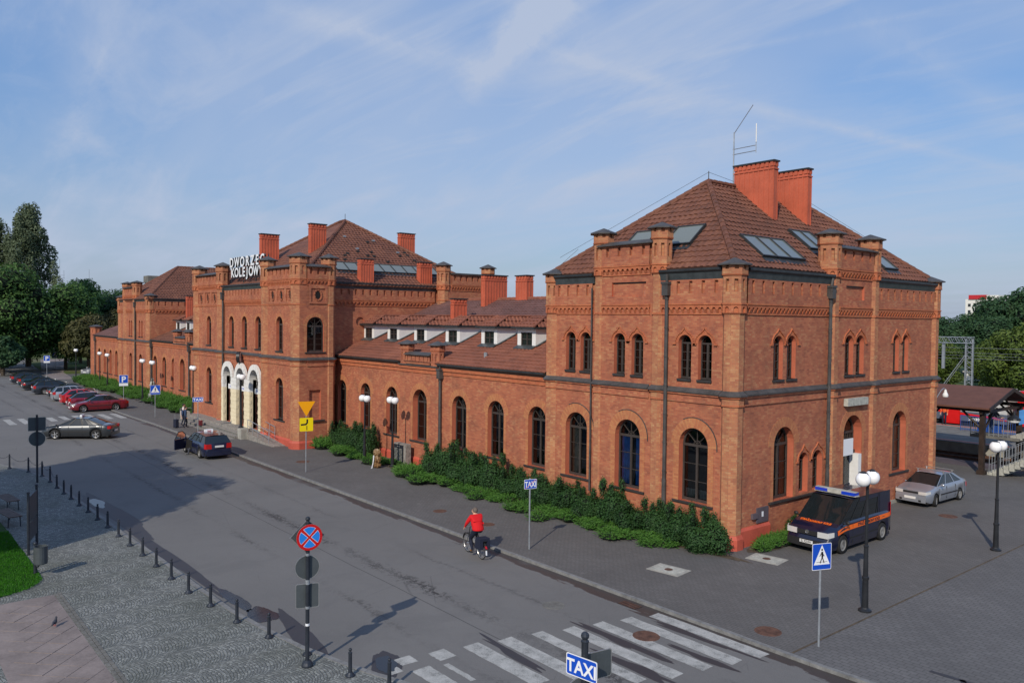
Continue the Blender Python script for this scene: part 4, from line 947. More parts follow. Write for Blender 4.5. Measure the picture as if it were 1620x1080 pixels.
# entrance arcade, white above and cream below
def portal():
    Fp = front(YC-.12); mb = MB(); top = 5.22
    zsp = 3.98
    cen = [(a+b)/2 for a, b in pw]; ro, ri = 1.16, .775
    hs = []; out = [(-61.98, 3.1), (-54.42, 3.1)]
    for c in reversed(cen):
        for k in range(13):
            t = pi*k/12; x = c+ro*cos(t); z = zsp+ro*sin(t)
            out.append((x, z))
    # remove overlap: clamp z at pillar line
    out2 = []
    for x, z in out: out2.append((x, z))
    # build arches one at a time
    for c in cen:
        n = 14
        for k in range(n):
            t0, t1 = pi*k/n+.005, pi*(k+1)/n-.005
            q = [(c+ri*cos(t0), zsp+ri*sin(t0)), (c+ro*cos(t0), zsp+ro*sin(t0)), (c+ro*cos(t1), zsp+ro*sin(t1)), (c+ri*cos(t1), zsp+ri*sin(t1))]
            plate(mb, Fp, q, -.1, .06+(.006 if k % 2 else 0), 0)
        # deep reveal
        for k in range(n):
            t0, t1 = pi*k/n, pi*(k+1)/n
            mb.poly([Fp.p(c+ri*cos(t0), zsp+ri*sin(t0), 0), Fp.p(c+ri*cos(t1), zsp+ri*sin(t1), 0), Fp.p(c+ri*cos(t1), zsp+ri*sin(t1), -.55), Fp.p(c+ri*cos(t0), zsp+ri*sin(t0), -.55)], 0)
        for s in (-1, 1):
            for z0, z1, mi in ((.5, 3.1, 1), (3.1, zsp, 0)): mb.poly([Fp.p(c+s*ri, z0, 0), Fp.p(c+s*ri, z0, -.55), Fp.p(c+s*ri, z1, -.55), Fp.p(c+s*ri, z1, 0)], mi)
    edges = [-62.02, cen[0]-ri, cen[0]+ri, cen[1]-ri, cen[1]+ri, cen[2]-ri, cen[2]+ri, -54.38]
    for i in range(0, 8, 2):
        a, b = edges[i], edges[i+1]; z = .5; k = 0
        while z < zsp-.02:
            z1 = min(z+.29, zsp); mi = 1 if z < 3.05 else 0; w = .0 if k % 2 else .022
            fbox(mb, Fp, a-w*(i > 0)+.001, b+w*(i < 6)-.001, z+.006, z1-.006, -.1, .035+(.0 if k % 2 else .012), mi); z = z1; k += 1
    p = mb.build('entrance_arcade', ['white_render', 'cream_render'], STA)
    for j, c in enumerate(cen):
        ff = front(YC+.32)
        g = MB(); fbox(g, ff, c-ri, c+ri, 3.36, 3.44, -.05, .05); fbox(g, ff, c-ri, c+ri, 2.95, 3.0, -.05, .1)
        for k in range(1, 6): x_ = c-ri+2*ri*k/6; fbox(g, ff, x_-.02, x_+.02, 3.4, zsp+sqrt(max(0, ri**2-(x_-c)**2))-.02, -.02, .02)
        for k in range(4): zz = 3.6+k*.27; hw = ri if zz < zsp else sqrt(max(.01, ri**2-(zz-zsp)**2)); fbox(g, ff, c-hw, c+hw, zz-.015, zz+.015, -.02, .03)
        gr_ = g.build('fanlight', 'frame_paint', p)
        q = MB(); q.poly([ff.p(x, z, -.06) for x, z in arch(c-ri, c+ri, .5, zsp+ri, 12)]); q.build('pane', 'window_glass', p)
        q = MB(); q.poly([ff.p(x, z, -.5) for x, z in arch(c-ri-.1, c+ri+.1, .4, zsp+ri+.1, 12)]); q.build('unlit_room_panel', 'interior', p)  # near-black sheet painted as the unlit hall behind the doors
        sg = MB(); fbox(sg, ff, c-ri+.02, c+ri-.02, 3.0, 3.36, .02, .10); so_ = sg.build('door_sign', 'sign_white', STA)
        text_obj(('WEJŚCIE', 'DWORZEC', 'WYJŚCIE')[j], .24, ff, c, 3.1, .101, .004, 'sign_blue', so_, align='CENTER')
        dd = MB()
        for s0, s1 in ((c-ri, c-.02), (c+.02, c+ri)):
            for a, b in ((s0, s0+.09), (s1-.09, s1)): fbox(dd, ff, a, b, .5, 2.94, -.05, .03)
            for z0, z1 in ((.5, .85), (1.55, 1.65), (2.8, 2.94)): fbox(dd, ff, s0, s1, z0, z1, -.049, .028)
        dd.build('door', 'curtain_brown', p)
portal()
CK = thing('clock', 'round station clock with pale dial over the middle entrance arch', 'clock', (-58.2, YC-.22, 5.55))
mb = MB(); mb.lathe([(.001, -.12), (.42, -.12), (.42, .10), (.36, .12), (.36, .09)], (0, 0, 0), 24, 0, 'x'); 
# clock stands out from the wall, faces left and right
mb.build('case', 'black_paint', CK)
for s in (-1, 1):
    q = MB(); q.lathe([(.001, .125*s), (.37, .125*s)], (0, 0, 0), 24, 0, 'x'); q.build('dial', 'sign_white', CK)
q = MB(); q.obox(V(.131, .0, .12), V(.004, 0, 0), V(0, .02, 0), V(0, 0, .13)); q.obox(V(.131, .09, -.03), V(.004, 0, 0), V(0, .1, -.03), V(0, 0, .018)); q.obox(V(-.131, .0, .12), V(.004, 0, 0), V(0, .02, 0), V(0, 0, .13)); q.obox(V(-.131, .09, -.03), V(.004, 0, 0), V(0, .1, -.03), V(0, 0, .018))
q.build('hand', 'black_paint', CK)
q = MB(); q.tube((0, .0, .4), (0, .3, .4), .03); q.build('bracket', 'black_paint', CK)
CK.rotation_euler = (0, 0, radians(55))
# stairs, platform, ramp
ST = thing('entrance_steps', 'wide worn granite steps and landing before the three entrance arches', 'steps')
mb = MB(); mb.box(-68.0, -54.7, 21.35, 22.32, 0, .50); mb.build('landing', 'granite', ST)
for k in range(3):
    m_ = MB(); m_.box(-67.4, -55.3, 21.35-.34*(k+1), 21.35-.34*k-.002, 0, .50-.165*(k+1)+.0); m_.build('step', 'granite', ST); e_ = MB(); e_.box(-67.38, -55.32, 21.35-.34*(k+1)-.006, 21.35-.34*(k+1)+.0, .02, .50-.165*(k+1)-.04); e_.build('riser_face', 'concrete_dark', ST)
for x in (-68.0, -55.3): m_ = MB(); m_.box(x-.05, x+.62, 20.9, 21.5, 0, .72); m_.build('pedestal', 'concrete', ST)
RP = thing('access_ramp', 'concrete access ramp with metal handrails descending from the entrance landing', 'ramp')
mb = MB(); mb.prism([V(-54.68, 21.3, 0), V(-50.3, 21.3, 0), V(-50.3, 21.3, .03), V(-54.68, 21.3, .5)], V(0, 1.0, 0)); mb.build('ramp_slab', 'granite', RP)
def rail(p0, p1, n, par, h=.9, mat='galvanised', r=.022):
    p0, p1 = Vector(p0), Vector(p1)
    for k in range(n+1):
        q = p0.lerp(p1, k/n); m_ = MB(); m_.tube(q, q+V(0, 0, h), r); m_.build('post', mat, par)
    for z in (h, h*.5): m_ = MB(); m_.tube(p0+V(0, 0, z), p1+V(0, 0, z), r); m_.build('handrail', mat, par)
rail((-54.6, 21.34, .48), (-51.0, 21.34, .06), 4, RP); rail((-54.6, 22.2, .48), (-52.0, 22.2, .2), 3, RP)
RL = thing('step_railing', 'short galvanised railing at the far end of the entrance steps', 'railing')
rail((-68.3, 21.0, .0), (-68.3, 22.2, .0), 1, RL)

# ================================================================= far wing and far pavilion
YW = 24.6
w2 = [(-88.9, -87.6), (-85.73, -84.48), (-82.67, -81.5), (-79.8, -78.35), (-75.9, -74.6), (-72.7, -71.4)]
d2 = [(-94.6+6.5, -93.7+6.5), (-84.9, -84.0), (-81.7, -80.8), (-78.5, -77.6), (-75.2, -74.3), (-72, -71.1)]
r2_ = wing(YW, -89.4, -68.6, w2, (-81.7, -77.2), d2, 1, 'tile_brown', ridge_y=33.2)
chimney(-85.95, -85.5, 27.0, 28.2, 6.5, 10.65, STA, (2, 5)); chimney(-93.3, -92.7, 28.5, 29.8, 9.5, 12.2, STA, (2, 6))
YP = 24.3; FP = front(YP); XP = -89.3; GP = east(XP)
g3 = [(-100.1, -98.9), (-97.15, -95.95), (-93.2, -92.0)]; u3 = [(-99.75, -99.2), (-98.9, -98.4), (-97.25, -96.7), (-96.4, -95.85), (-93.25, -92.7), (-92.3, -91.75)]
wallpoly(FP, -101.3, -89.5, 0, 10.1, [(a, b, ZG0, ZGT) for a, b in g3]+[(a, b, ZU0, ZUT) for a, b in u3], name='wall')
wallpoly(front(YP-.08), -98.9, -94.6, 10.1, 11.6, [], name='wall')
for a, b in g3: window(FP, a, b, ZG0, ZGT, .3, STA, detail=1, sill=.25)
for a, b in u3: window(FP, a, b, ZU0, ZUT, .25, STA, detail=0, sill=.03, fw=.05)
for a, b in ((-101, -98.9), (-98.5, -94.9), (-94.3, -90)): string_course(FP, a, b); frieze(FP, a, b, 8.85, .3)
for a, b in ((-101, -98.9), (-94.3, -90)): crenel(FP, a, b, 9.22, 9.62, 10.1); gutter(FP, a, b, 10.05, 10.4)
frieze(front(YP-.08), -98.5, -94.9, 10.42, .3); crenel(front(YP-.08), -98.5, -94.9, 10.8, 11.2, 11.6)
mb = MB(); mb.box(-98.7, -94.7, YP-.35, YP+.5, 11.6, 11.7); mb.build('coping', 'slate', STA)
turret(-89.75, YP+.22, .42, **CT); turret(-101.1, YP+.22, .40, **CT); turret(-98.7, YP+.2, .42, zf=10.42, zs=(11.1, 11.6), zn=11.85, zc=12.15, za=12.4); turret(-94.7, YP+.2, .42, zf=10.42, zs=(11.1, 11.6), zn=11.85, zc=12.15, za=12.4)
wallpoly(GP, 24.5, 33.5, 4, 10.1, [], name='wall'); frieze(GP, 24.9, 33, 8.85, .36); crenel(GP, 24.9, 33, 9.22, 9.62, 10.1); gutter(GP, 24.7, 33, 10.05, 10.4); plinth(FP, -101, -89.8)
downpipe(FP, -94.2, .3, 10); downpipe(front(YW), -89.15, .3, 5.8)
B0, B1, B2, B3, BP, BQ = V(-101.5, 24.05, 10.3), V(-89.1, 24.05, 10.3), V(-89.1, 40, 10.3), V(-101.5, 40, 10.3), V(-95.3, 29.0, 14.15), V(-95.3, 35, 14.15)
r3_ = roof_base([B0, B1, BP], STA); mb = MB(); mb.poly([B1, B2, BQ, BP]); mb.poly([B3, B0, BP, BQ]); mb.build('roof_underlay', 'tile_dull', r3_)
tiles((B0, B1, BP, BP), par=r3_, n=2); tiles((B1, B2, BQ, BP), par=r3_, n=2)
for a, b in ((B1, BP), (B0, BP), (BP, BQ)): ridge(a, b, r3_)
mb = MB(); mb.box(-102.6, -100.9, 27.4, 29.6, 11.0, 12.5); 
v_ = mb.build('ventilation_box', 'galvanised', STA); mb = MB(); mb.box(-102.7, -100.8, 27.3, 29.7, 12.5, 13.3); mb.build('cap', 'concrete_dark', v_)
w3 = [(-112.26, -111.0), (-109.35, -108.15), (-106.5, -105.35), (-103.8, -102.6)]
wing(24.4, -114.6, -101.3, w3, (-200, -201), None, 1, 'tile_dull', end=True, ridge_y=31.5)
mb = MB(); cx, cy = -114.3, 24.6; oct_fr(mb, cx, cy, .6, 0, .6, 6.1, 0); oct_holes(mb, cx, cy, .62, 6.1, 6.9, 6.3, 6.75, .06, .4); oct_fr(mb, cx, cy, .68, 6.9, .68, 7.05, 0); t_ = mb.build('turret', 'brick_red', STA)
c = MB(); oct_fr(c, cx, cy, .8, 7.05, .8, 7.1); oct_fr(c, cx, cy, .8, 7.1, .02, 7.35); c.build('cap', 'slate', t_)
downpipe(front(24.4), -113.3, .3, 5.8)
mb = MB(); mb.box(-114.8, -114.4, 24.5, 38, 0, 6); mb.build('wall', 'brick_red', STA)

# ================================================================= ground
def sheet(name, pts, z, mat, thick=0.0, label=None):
    mb = MB()
    if thick: mb.prism([V(x, y, z-thick) for x, y in pts], V(0, 0, thick))
    else: mb.poly([V(x, y, z) for x, y in pts])
    return tag(mb.build(name, mat), kind='structure')
ZR = -.08
mb = MB(); mb.poly([V(-3000, -3000, -.30), V(3000, -3000, -.30), V(3000, 3000, -.30), V(-3000, 3000, -.30)]); tag(mb.build('ground', 'ground_far'), kind='structure')
KL = [(60, 30), (20, 20), (0, 14.2), (-8, 12.1), (-12.5, 11.0), (-14.6, 10.45), (-15.9, 9.98), (-16.9, 9.62), (-17.6, 9.42), (-19.3, 9.0), (-21, 8.75), (-22.8, 8.55), (-25, 8.47), (-29, 8.42), (-33.4, 8.26), (-38.2, 8.18), (-44, 8.05), (-47.2, 7.95), (-49.5, 7.6), (-51.5, 7.15), (-53.6, 6.5), (-56, 5.2), (-59, 2.6), (-62, -2), (-64, -8), (-66, -40)]
KR = [(60, 30.5), (30, 24), (10, 20.2), (0, 19.0), (-5.5, 18.7), (-10.5, 18.5), (-60, 18.5), (-68, 18.45), (-72, 18.3), (-78, 18.2), (-130, 18.6), (-175, 22)]
road = MB(); road.poly([V(80, -60, ZR), V(80, 45, ZR), V(-200, 45, ZR), V(-200, -60, ZR)]); road_o = tag(road.build('road', 'asphalt'), kind='structure')
pv = [(x, y) for x, y in KR if x <= -5] 
tess = [(-9, 18.62)]+[p for p in KR if p[0] <= -10.5]
# pavement on the station side
def fillpoly(name, pts, z, mat, kindd='structure', drop=.3):
    loops = [[V(x, y, 0) for x, y in pts]]; mb = MB()
    for t in tessellate_polygon(loops):
        a, b, c = (loops[0][k] for k in t); 
        if (b-a).cross(c-a).z < 0: t = t[::-1]
        mb.poly([V(loops[0][k].x, loops[0][k].y, z) for k in t])
    n = len(pts)
    for k in range(n):
        a, b = pts[k], pts[(k+1) % n]; mb.poly([V(*a, z-drop), V(*b, z-drop), V(*b, z), V(*a, z)])
    return tag(mb.build(name, mat), kind=kindd)
SEAM = -11.1
fillpoly('pavement', [(SEAM, 18.53)]+[(x, y+.13) for x, y in KR if SEAM > x > -131]+[(-131, 52), (-26, 52), (SEAM+.2, 52)], 0.0, 'pavers_dark')
fillpoly('forecourt', [(SEAM, 18.6), (SEAM+.2, 52), (40, 52), (60, 40), (60, 30.6)]+[(x, y+.13) for x, y in KR if 50 > x > SEAM], -.004, 'pavers_right')
mb = MB(); mb.box(SEAM-.025, SEAM+.03, 18.7, 52, -.1, .003); tag(mb.build('drain_channel', 'soil'), kind='structure')
# plaza on the near side
plaza = [(x, y-.16) for x, y in KL]+[(60, -60), (60, 30)]
fillpoly('plaza', plaza, 0.0, 'cobbles')
def offset_pts(P, w):
    out = []
    for i, p in enumerate(P):
        a = Vector((*P[max(0, i-1)], 0)); b = Vector((*P[min(len(P)-1, i+1)], 0)); t = (b-a).normalized(); n = V(-t.y, t.x, 0); out.append((p[0]+n.x*w, p[1]+n.y*w))
    return out
def kerbs(name, P, side, xlim, mat='kerb_stone', w=.15, top=.012):
    par = bpy.data.objects.new(name, None); col.objects.link(par); tag(par, kind='structure')
    # walk along polyline placing 1 m stones
    pts = [Vector((*p, 0)) for p in P]; shared = MB(); shared.obox(V(.485, 0, -.05), V(.485, 0, 0), V(0, w/2, 0), V(0, 0, .062))
    me = None; cnt = 0
    for a, b in zip(pts, pts[1:]):
        d = (b-a); Ln = d.length; d.normalize(); n = max(1, int(round(Ln/.985))); st = Ln/n
        for k in range(n):
            q = a+d*st*k
            if not (xlim[0] < q.x < xlim[1]): continue
            if me is None: o = shared.build('kerb_stone', mat, par); me = o.data
            else: o = link('kerb_stone', me, par)
            o.location = (q.x, q.y, random.uniform(-.004, .004)); o.rotation_euler = (0, 0, atan2(d.y, d.x)); o.scale = (st*.995/.97, 1, 1); cnt += 1
    return par
kerbs('kerb', [(x, y-.08) for x, y in KL], 1, (-66, -6)); kerbs('kerb', [(x, y+.06) for x, y in KR], 1, (-131, 3))
# zebra stripes, 4 m long
def stripes(x0, x1, ys, w, nm, skew=0.0, gaps={}):
    for i, y in enumerate(ys):
        a, b = x0+skew*(y-ys[0]), x1+skew*(y-ys[0]); mb = MB(); segs = gaps.get(i, [(0, 1)])
        for s0, s1 in segs:
            A, B = a+(b-a)*s0, a+(b-a)*s1; n = 10; lo = []; hi = []
            for k in range(n+1): xx = A+(B-A)*k/n; lo.append((xx+random.uniform(-.03, .03)*(k in (0, n)), y+random.uniform(-.012, .012))); hi.append((xx, y+w+random.uniform(-.012, .012)))
            mb.poly([V(p[0], p[1], ZR+.005) for p in lo]+[V(p[0], p[1], ZR+.005) for p in hi[::-1]])
        mb.build('zebra_stripe', 'zebra_paint', road_o)
def stripe_quad(x0, x1, ya, yb):
    n = 12; lo, hi = [], []
    for k in range(n+1):
        xx = x0+(x1-x0)*k/n; e = (k in (0, n))*random.uniform(-.04, .04); lo.append(V(xx+e, ya+random.uniform(-.012, .012), ZR+.005)); hi.append(V(xx+e*.4, yb+random.uniform(-.012, .012), ZR+.005))
    mb = MB(); mb.poly(lo+hi[::-1]); mb.build('zebra_stripe', 'zebra_paint', road_o)
for x0, x1, ya, yb in ((-15.1, -11.4, 17.72, 18.16), (-15.36, -11.65, 16.84, 17.29), (-15.64, -11.89, 15.97, 16.4), (-15.89, -12.08, 15.04, 15.49), (-16.15, -12.42, 14.17, 14.56), (-16.38, -13.1, 13.17, 13.64), (-16.63, -13.8, 12.21, 12.71), (-16.86, -16.3, 11.27, 11.77), (-16.05, -14.9, 11.2, 11.36), (-17.05, -16.6, 10.38, 10.84), (-16.25, -14.9, 10.4, 10.9), (-16.9, -16.35, 9.9, 10.25)): stripe_quad(x0*1.0094, x1*1.0094, ya*1.0094, yb*1.0094)
stripes(-76.4, -72.4, [17.45-.99*k for k in range(9)], .5, 'zebra', .03, {4: [(0, .7)], 5: [(.1, .8)]})
stripes(-139, -135, [17.5-1.0*k for k in range(8)], .5, 'zebra', 0)
# manholes and covers
def disc(name, x, y, z, r, mat, par=None, label=None, cat=None, n=28, grp=None):
    mb = MB(); mb.lathe([(.001, .0), (r*.86, .0), (r*.88, -.006), (r*.9, .0), (r, .0), (r+.04, -.03)], (x, y, z), n)
    o = mb.build(name, mat, par); return tag(o, label, cat, grp) if label else o
disc('manhole_cover', -12.31, 19.47, .006, .36, 'rust', label='rusty ribbed manhole cover on the pavement beside the blue crossing sign', cat='manhole cover')
disc('manhole_cover', -17.6, 16.3, ZR+.006, .34, 'concrete_dark', label='grey manhole cover in the road above the large zebra crossing', cat='manhole cover')
disc('manhole_cover', -14.3, 16.7, ZR+.012, .36, 'rust', label='manhole cover sunk into the white stripes of the near zebra crossing', cat='manhole cover')
disc('manhole_cover', -29.22, 20.13, .006, .3, 'rust', label='small brown manhole cover on the pavement left of the cyclist', cat='manhole cover')
disc('manhole_cover', -26.12, 20.39, .006, .3, 'rust', label='small brown manhole cover on the pavement right behind the cyclist', cat='manhole cover')
disc('manhole_cover', -14.88, 37.62, .006, .38, 'rust', label='brown manhole cover in front of the silver saloon car', cat='manhole cover')
disc('manhole_cover', -60.5, 20.0, .006, .3, 'rust', label='brown manhole cover on the pavement below the entrance steps', cat='manhole cover')
disc('manhole_cover', -44.2, 20.6, .006, .4, 'rust', label='reddish round cover on pavement right of the yellow triangle sign pole', cat='manhole cover')
for x, y, l in ((-17.53, 21.59, 'square concrete access cover on the pavement in front of the dark corner shrub'), (-16.17, 25.4, 'square concrete access cover beside the low juniper at the building corner')):
    t = thing('access_cover', l, 'access cover', (x, y, 0), radians(8)); mb = MB(); mb.box(-.62, .62, -.45, .45, -.02, .012); mb.build('frame', 'concrete', t)
    mb = MB(); mb.box(-.5, .5, -.34, .34, .0, .02); mb.build('slab', 'stone_pale', t); mb = MB(); mb.lathe([(.001, .024), (.14, .024), (.15, .018)], (0, 0, 0), 14); mb.build('plug', 'rust', t)
t = thing('drain_grate', 'iron drain grating in the gutter by the right kerb near the zebra crossing', 'drain', (-16.2, 18.15, ZR)); mb = MB(); mb.box(-.35, .35, -.2, .2, -.01, .006); mb.build('frame', 'black_paint', t)
for k in range(7): mb = MB(); mb.box(-.32+k*.1, -.27+k*.1, -.17, .17, 0, .014); mb.build('bar', 'rust', t)
# puddles and stains
def blob(name, c, rx, ry, rot, z, mat, seed, n=60, label=None, cat=None, amp=.35):
    mb = MB(); pts = []
    for k in range(n):
        t = 2*pi*k/n; f = 1+amp*noise.noise(V(cos(t)*1.5+seed, sin(t)*1.5, seed))+.10*noise.noise(V(cos(t)*6+seed, sin(t)*6, seed*2))
        x, y = rx*f*cos(t), ry*f*sin(t); pts.append(V(c[0]+x*cos(rot)-y*sin(rot), c[1]+x*sin(rot)+y*cos(rot), z))
    mb.poly(pts); o = mb.build(name, mat); return tag(o, label, cat, kind='stuff') if label is None else tag(o, label, cat)
pud = [((-23.9, 8.95), 1.25, .20, .02, 'long narrow puddle along the kerb by the row of bollards'), ((-22.2, 9.12), .75, .34, .0, 'dark blue puddle against the kerb above the third nearest bollard'), ((-17.1, 10.2), .55, .24, -.4, 'dark puddle beside the broken end of the near zebra crossing'), ((-40.2, 8.65), 1.2, .28, 0, 'pale puddle by the kerb under the tree shadow')]
for i, (c, rx, ry, ro, l) in enumerate(pud): blob('puddle', c, rx, ry, ro, ZR+.008, 'puddle_water', i*3.1+1, label=l, cat='puddle')
tag(blob('damp_patch', (-20.1, 9.35), 1.9, .26, -.12, ZR+.004, 'damp_stain', 4.4), kind='structure'); tag(blob('damp_patch', (-30, 8.72), 6.0, .22, .02, ZR+.004, 'damp_stain', 8.4), kind='structure'); tag(blob('damp_patch', (-38, 8.75), 5.0, .42, .03, ZR+.0045, 'damp_stain', 9.9), kind='structure')
tag(blob('damp_patch', (-17.1, 10.2), .85, .36, -.4, ZR+.003, 'damp_stain', 2.4), kind='structure')
for i, (a, b, w) in enumerate((((-8.4, 20.4), (-6.3, 20.55), .10), ((-7.7, 20.5), (-6.6, 19.0), .10), ((-7.2, 19.2), (-5.9, 19.6), .12), ((-8.3, 27.5), (-7.6, 29.8), .25), ((-5.8, 21.9), (-5.3, 22.4), .15))):
    a, b = V(*a, .003), V(*b, .003); d = (b-a).normalized(); n_ = V(-d.y, d.x, 0); m_ = 16; lo, hi = [], []
    for k in range(m_+1):
        p = a.lerp(b, k/m_); ww = w*(.6+.6*abs(noise.noise(p*2.3+V(i, 0, 0)))); lo.append(p-n_*ww); hi.append(p+n_*ww)
    mb = MB(); mb.poly(lo+hi[::-1]); tag(mb.build('damp_patch', 'damp_stain'), kind='structure')
for i, (c_, rx_, ry_) in enumerate((((-14.6, 15.85), 1.5, .15), ((-13.0, 14.95), 1.2, .17), ((-12.4, 16.75), 1.1, .13), ((-15.9, 13.1), 1.3, .14), ((-13.6, 17.75), 1.6, .12))): tag(blob('damp_patch', c_, rx_, ry_, random.uniform(-.06, .06), ZR+.003, 'damp_stain', i*5.3+.7, amp=.7), kind='structure')
# pink paving field on the plaza, slab by slab
px0, py0 = V(-27.36, 4.70, 0), V(-19.9, 4.80, 0)
slabfield = bpy.data.objects.new('paving_field', None); col.objects.link(slabfield); tag(slabfield, kind='structure')
mb = MB(); mb.poly([V(-27.45, 4.72, .003), V(-27.45, 2.75, .003), V(-19.3, 2.75, .003), V(-19.3, 4.72, .003)][::1]); mb.build('paving_bed', 'pink_slab', slabfield)
me = None; sl_mb = MB(); sl_mb.box(-.284, .284, -.284, .284, -.02, .012); dg = .6*sqrt(.5)
for i in range(-1, 12):
    for j in range(0, 12):
        x = -27.3+i*dg*2+(j % 2)*dg; y = 4.72-.02-j*dg
        if not (-27.2 < x < -19.4 and 2.75+dg*.75 < y < 4.72-dg*.75): continue
        if me is None: o = sl_mb.build('paving_slab', 'pink_slab', slabfield); me = o.data
        else: o = link('paving_slab', me, slabfield)
        o.location = (x, y, random.uniform(-.003, .003)); o.rotation_euler = (random.uniform(-.004, .004), random.uniform(-.004, .004), radians(45))
mb = MB()
for k in range(90):
    for r_row in (0, 1): mb.box(-27.5+k*.095, -27.5+k*.095+.085, 4.74+r_row*.1, 4.825+r_row*.1, -.02, .008+.004*((k*7+r_row) % 3))
o = mb.build('sett_edging', 'concrete_dark', slabfield); o['kind'] = 'stuff'
# lawn
lawn = [(-44, 4.2), (-40, 4.62), (-37.04, 4.70), (-33.5, 4.72), (-31.28, 4.74), (-30.0, 4.72), (-29.2, 4.58), (-28.6, 4.2), (-28.2, 3.6), (-28.05, 2.9), (-28.2, .5), (-44, .5)]
lo_ = fillpoly('lawn', lawn, .03, 'grass_soil')
mb = MB(); rng = random.Random(11); tone = []
for k in range(26000):
    x = rng.uniform(-36.5, -28.0); y = rng.uniform(2.6, 4.72)
    if x > -29.6 and (x+29.6)**2/2.4+(max(0, y-3.2))**2/2.4 > 1.0: continue
    a = rng.uniform(0, 2*pi); h_ = rng.uniform(.03, .065); w = .012; d = V(cos(a), sin(a), 0)
    p = V(x, y, .03); tip = p+V(rng.uniform(-.02, .02), rng.uniform(-.02, .02), h_)
    i = len(mb.v); mb.v += [tuple(p-d*w), tuple(p+d*w), tuple(tip)]; mb.f.append((i, i+1, i+2)); mb.m.append(0); tone.append(rng.random())
g_ = tag(mb.build('grass', 'grass_blade'), 'short bright green mown grass of the lawn at the left edge', 'grass', kind='stuff'); at = g_.data.attributes.new('tone', 'FLOAT', 'FACE'); at.data.foreach_set('value', tone)
# planting bed soil by the wall, far verge grass, path
for nm, x0, x1, y0, y1 in (('planting_bed', -50.2, -17.2, 23.6, 25.3), ('planting_bed', -114, -70, 22.9, 24.2), ('planting_bed', -17.5, -16.6, 25.6, 29.2)): tag(blob(nm, ((x0+x1)/2, (y0+y1)/2), (x1-x0)/2, (y1-y0)/2, 0, .012, 'soil', x0, amp=.15), kind='structure')
fillpoly('verge', [(-131, 22.4), (-140, 22.6), (-175, 25.5), (-330, 50), (-330, 140), (-131, 140)], .02, 'ground_far')
mb = MB(); mb.poly([V(-119, 20.6, .03), V(-119, 23.0, .03), V(-134, 24.4, .03), V(-175, 33, .03), V(-175, 28.0, .03), V(-134, 21.6, .03)]); tag(mb.build('path', 'pink_slab'), kind='structure')
fillpoly('verge', [(-70, 3), (-100, 4.5), (-200, 6), (-200, -80), (-70, -80)], .02, 'ground_far')

# ================================================================= plants
def set_tone(o, tone): at = o.data.attributes.new('tone', 'FLOAT', 'FACE'); at.data.foreach_set('value', tone)
def leafball(lobes, n, size, rng, up=.3, elong=1.0, flatn=.25):
    """leaf faces scattered near the surface of several lobes"""
    vs, fs, tone = [], [], []; vol = [l[3]*l[4]*l[5] for l in lobes]; tot = sum(vol)
    for l, vv in zip(lobes, vol):
        cx, cy, cz, rx, ry, rz = l; m = int(n*vv**.7/sum(q**.7 for q in vol)); lt = rng.uniform(-.15, .15)
        for _ in range(m):
            while True:
                d = V(rng.gauss(0, 1), rng.gauss(0, 1), rng.gauss(0, 1))
                if d.length > .1: break
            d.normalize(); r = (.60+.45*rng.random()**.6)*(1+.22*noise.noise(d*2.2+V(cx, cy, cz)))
            p = V(cx+d.x*rx*r, cy+d.y*ry*r, cz+d.z*rz*r)
            nrm = (d+V(rng.gauss(0, .5), rng.gauss(0, .5), rng.gauss(0, .5)+up)).normalized()
            a = nrm.orthogonal().normalized(); b = nrm.cross(a); t = rng.uniform(0, 2*pi); e1 = a*cos(t)+b*sin(t); e2 = nrm.cross(e1)
            s = size*rng.uniform(.6, 1.3); i = len(vs)
            vs += [tuple(p-e1*s*elong), tuple(p-e2*s*.5+nrm*s*.1), tuple(p+e1*s*elong), tuple(p+e2*s*.5+nrm*s*.1)]
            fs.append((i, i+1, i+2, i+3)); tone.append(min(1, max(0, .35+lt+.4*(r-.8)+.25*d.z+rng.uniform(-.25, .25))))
    return vs, fs, tone
def foliage(name, mat, par, lobes, n, size, seed, core=True, **kw):
    rng = random.Random(seed); v, f, t = leafball(lobes, n, size, rng, **kw); mb = MB(); mb.v, mb.f, mb.m = v, f, [0]*len(f)
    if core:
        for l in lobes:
            k = len(mb.f); mb.sphere(l[:3], 1, 8, 1, l[3]*.62, l[4]*.62, l[5]*.62); t += [0]*(len(mb.f)-k)  # added dark core in each lobe stops light passing through
    o = mb.build(name, [mat, 'leaf_core'], par); set_tone(o, t); o['kind'] = 'stuff' if False else 'thing'; del o['kind']; return o
def tree(name, label, loc, H, lobes, n, size, mat, seed, trunk_r=.25, group=None, th=None, core=True, **kw):
    t = thing(name, label, 'tree', loc, 0, group); foliage('crown', mat, t, lobes, n, size, seed, core, **kw)
    mb = MB(); rng = random.Random(seed); top = th or H*.6; p = V(0, 0, 0); k = 5
    for i in range(k):
        q = p+V(rng.uniform(-.15, .15), rng.uniform(-.15, .15), top/k); mb.tube(p, q, trunk_r*(1-i/k*.6), trunk_r*(1-(i+1)/k*.6), 8); p = q
    for l in lobes[:9]: mb.tube(V(0, 0, min(top*.75, max(.6, l[2]-l[5]*.8))), V(l[0], l[1], l[2]), trunk_r*.35, trunk_r*.1, 5)
    mb.build('trunk', 'bark', t); return t
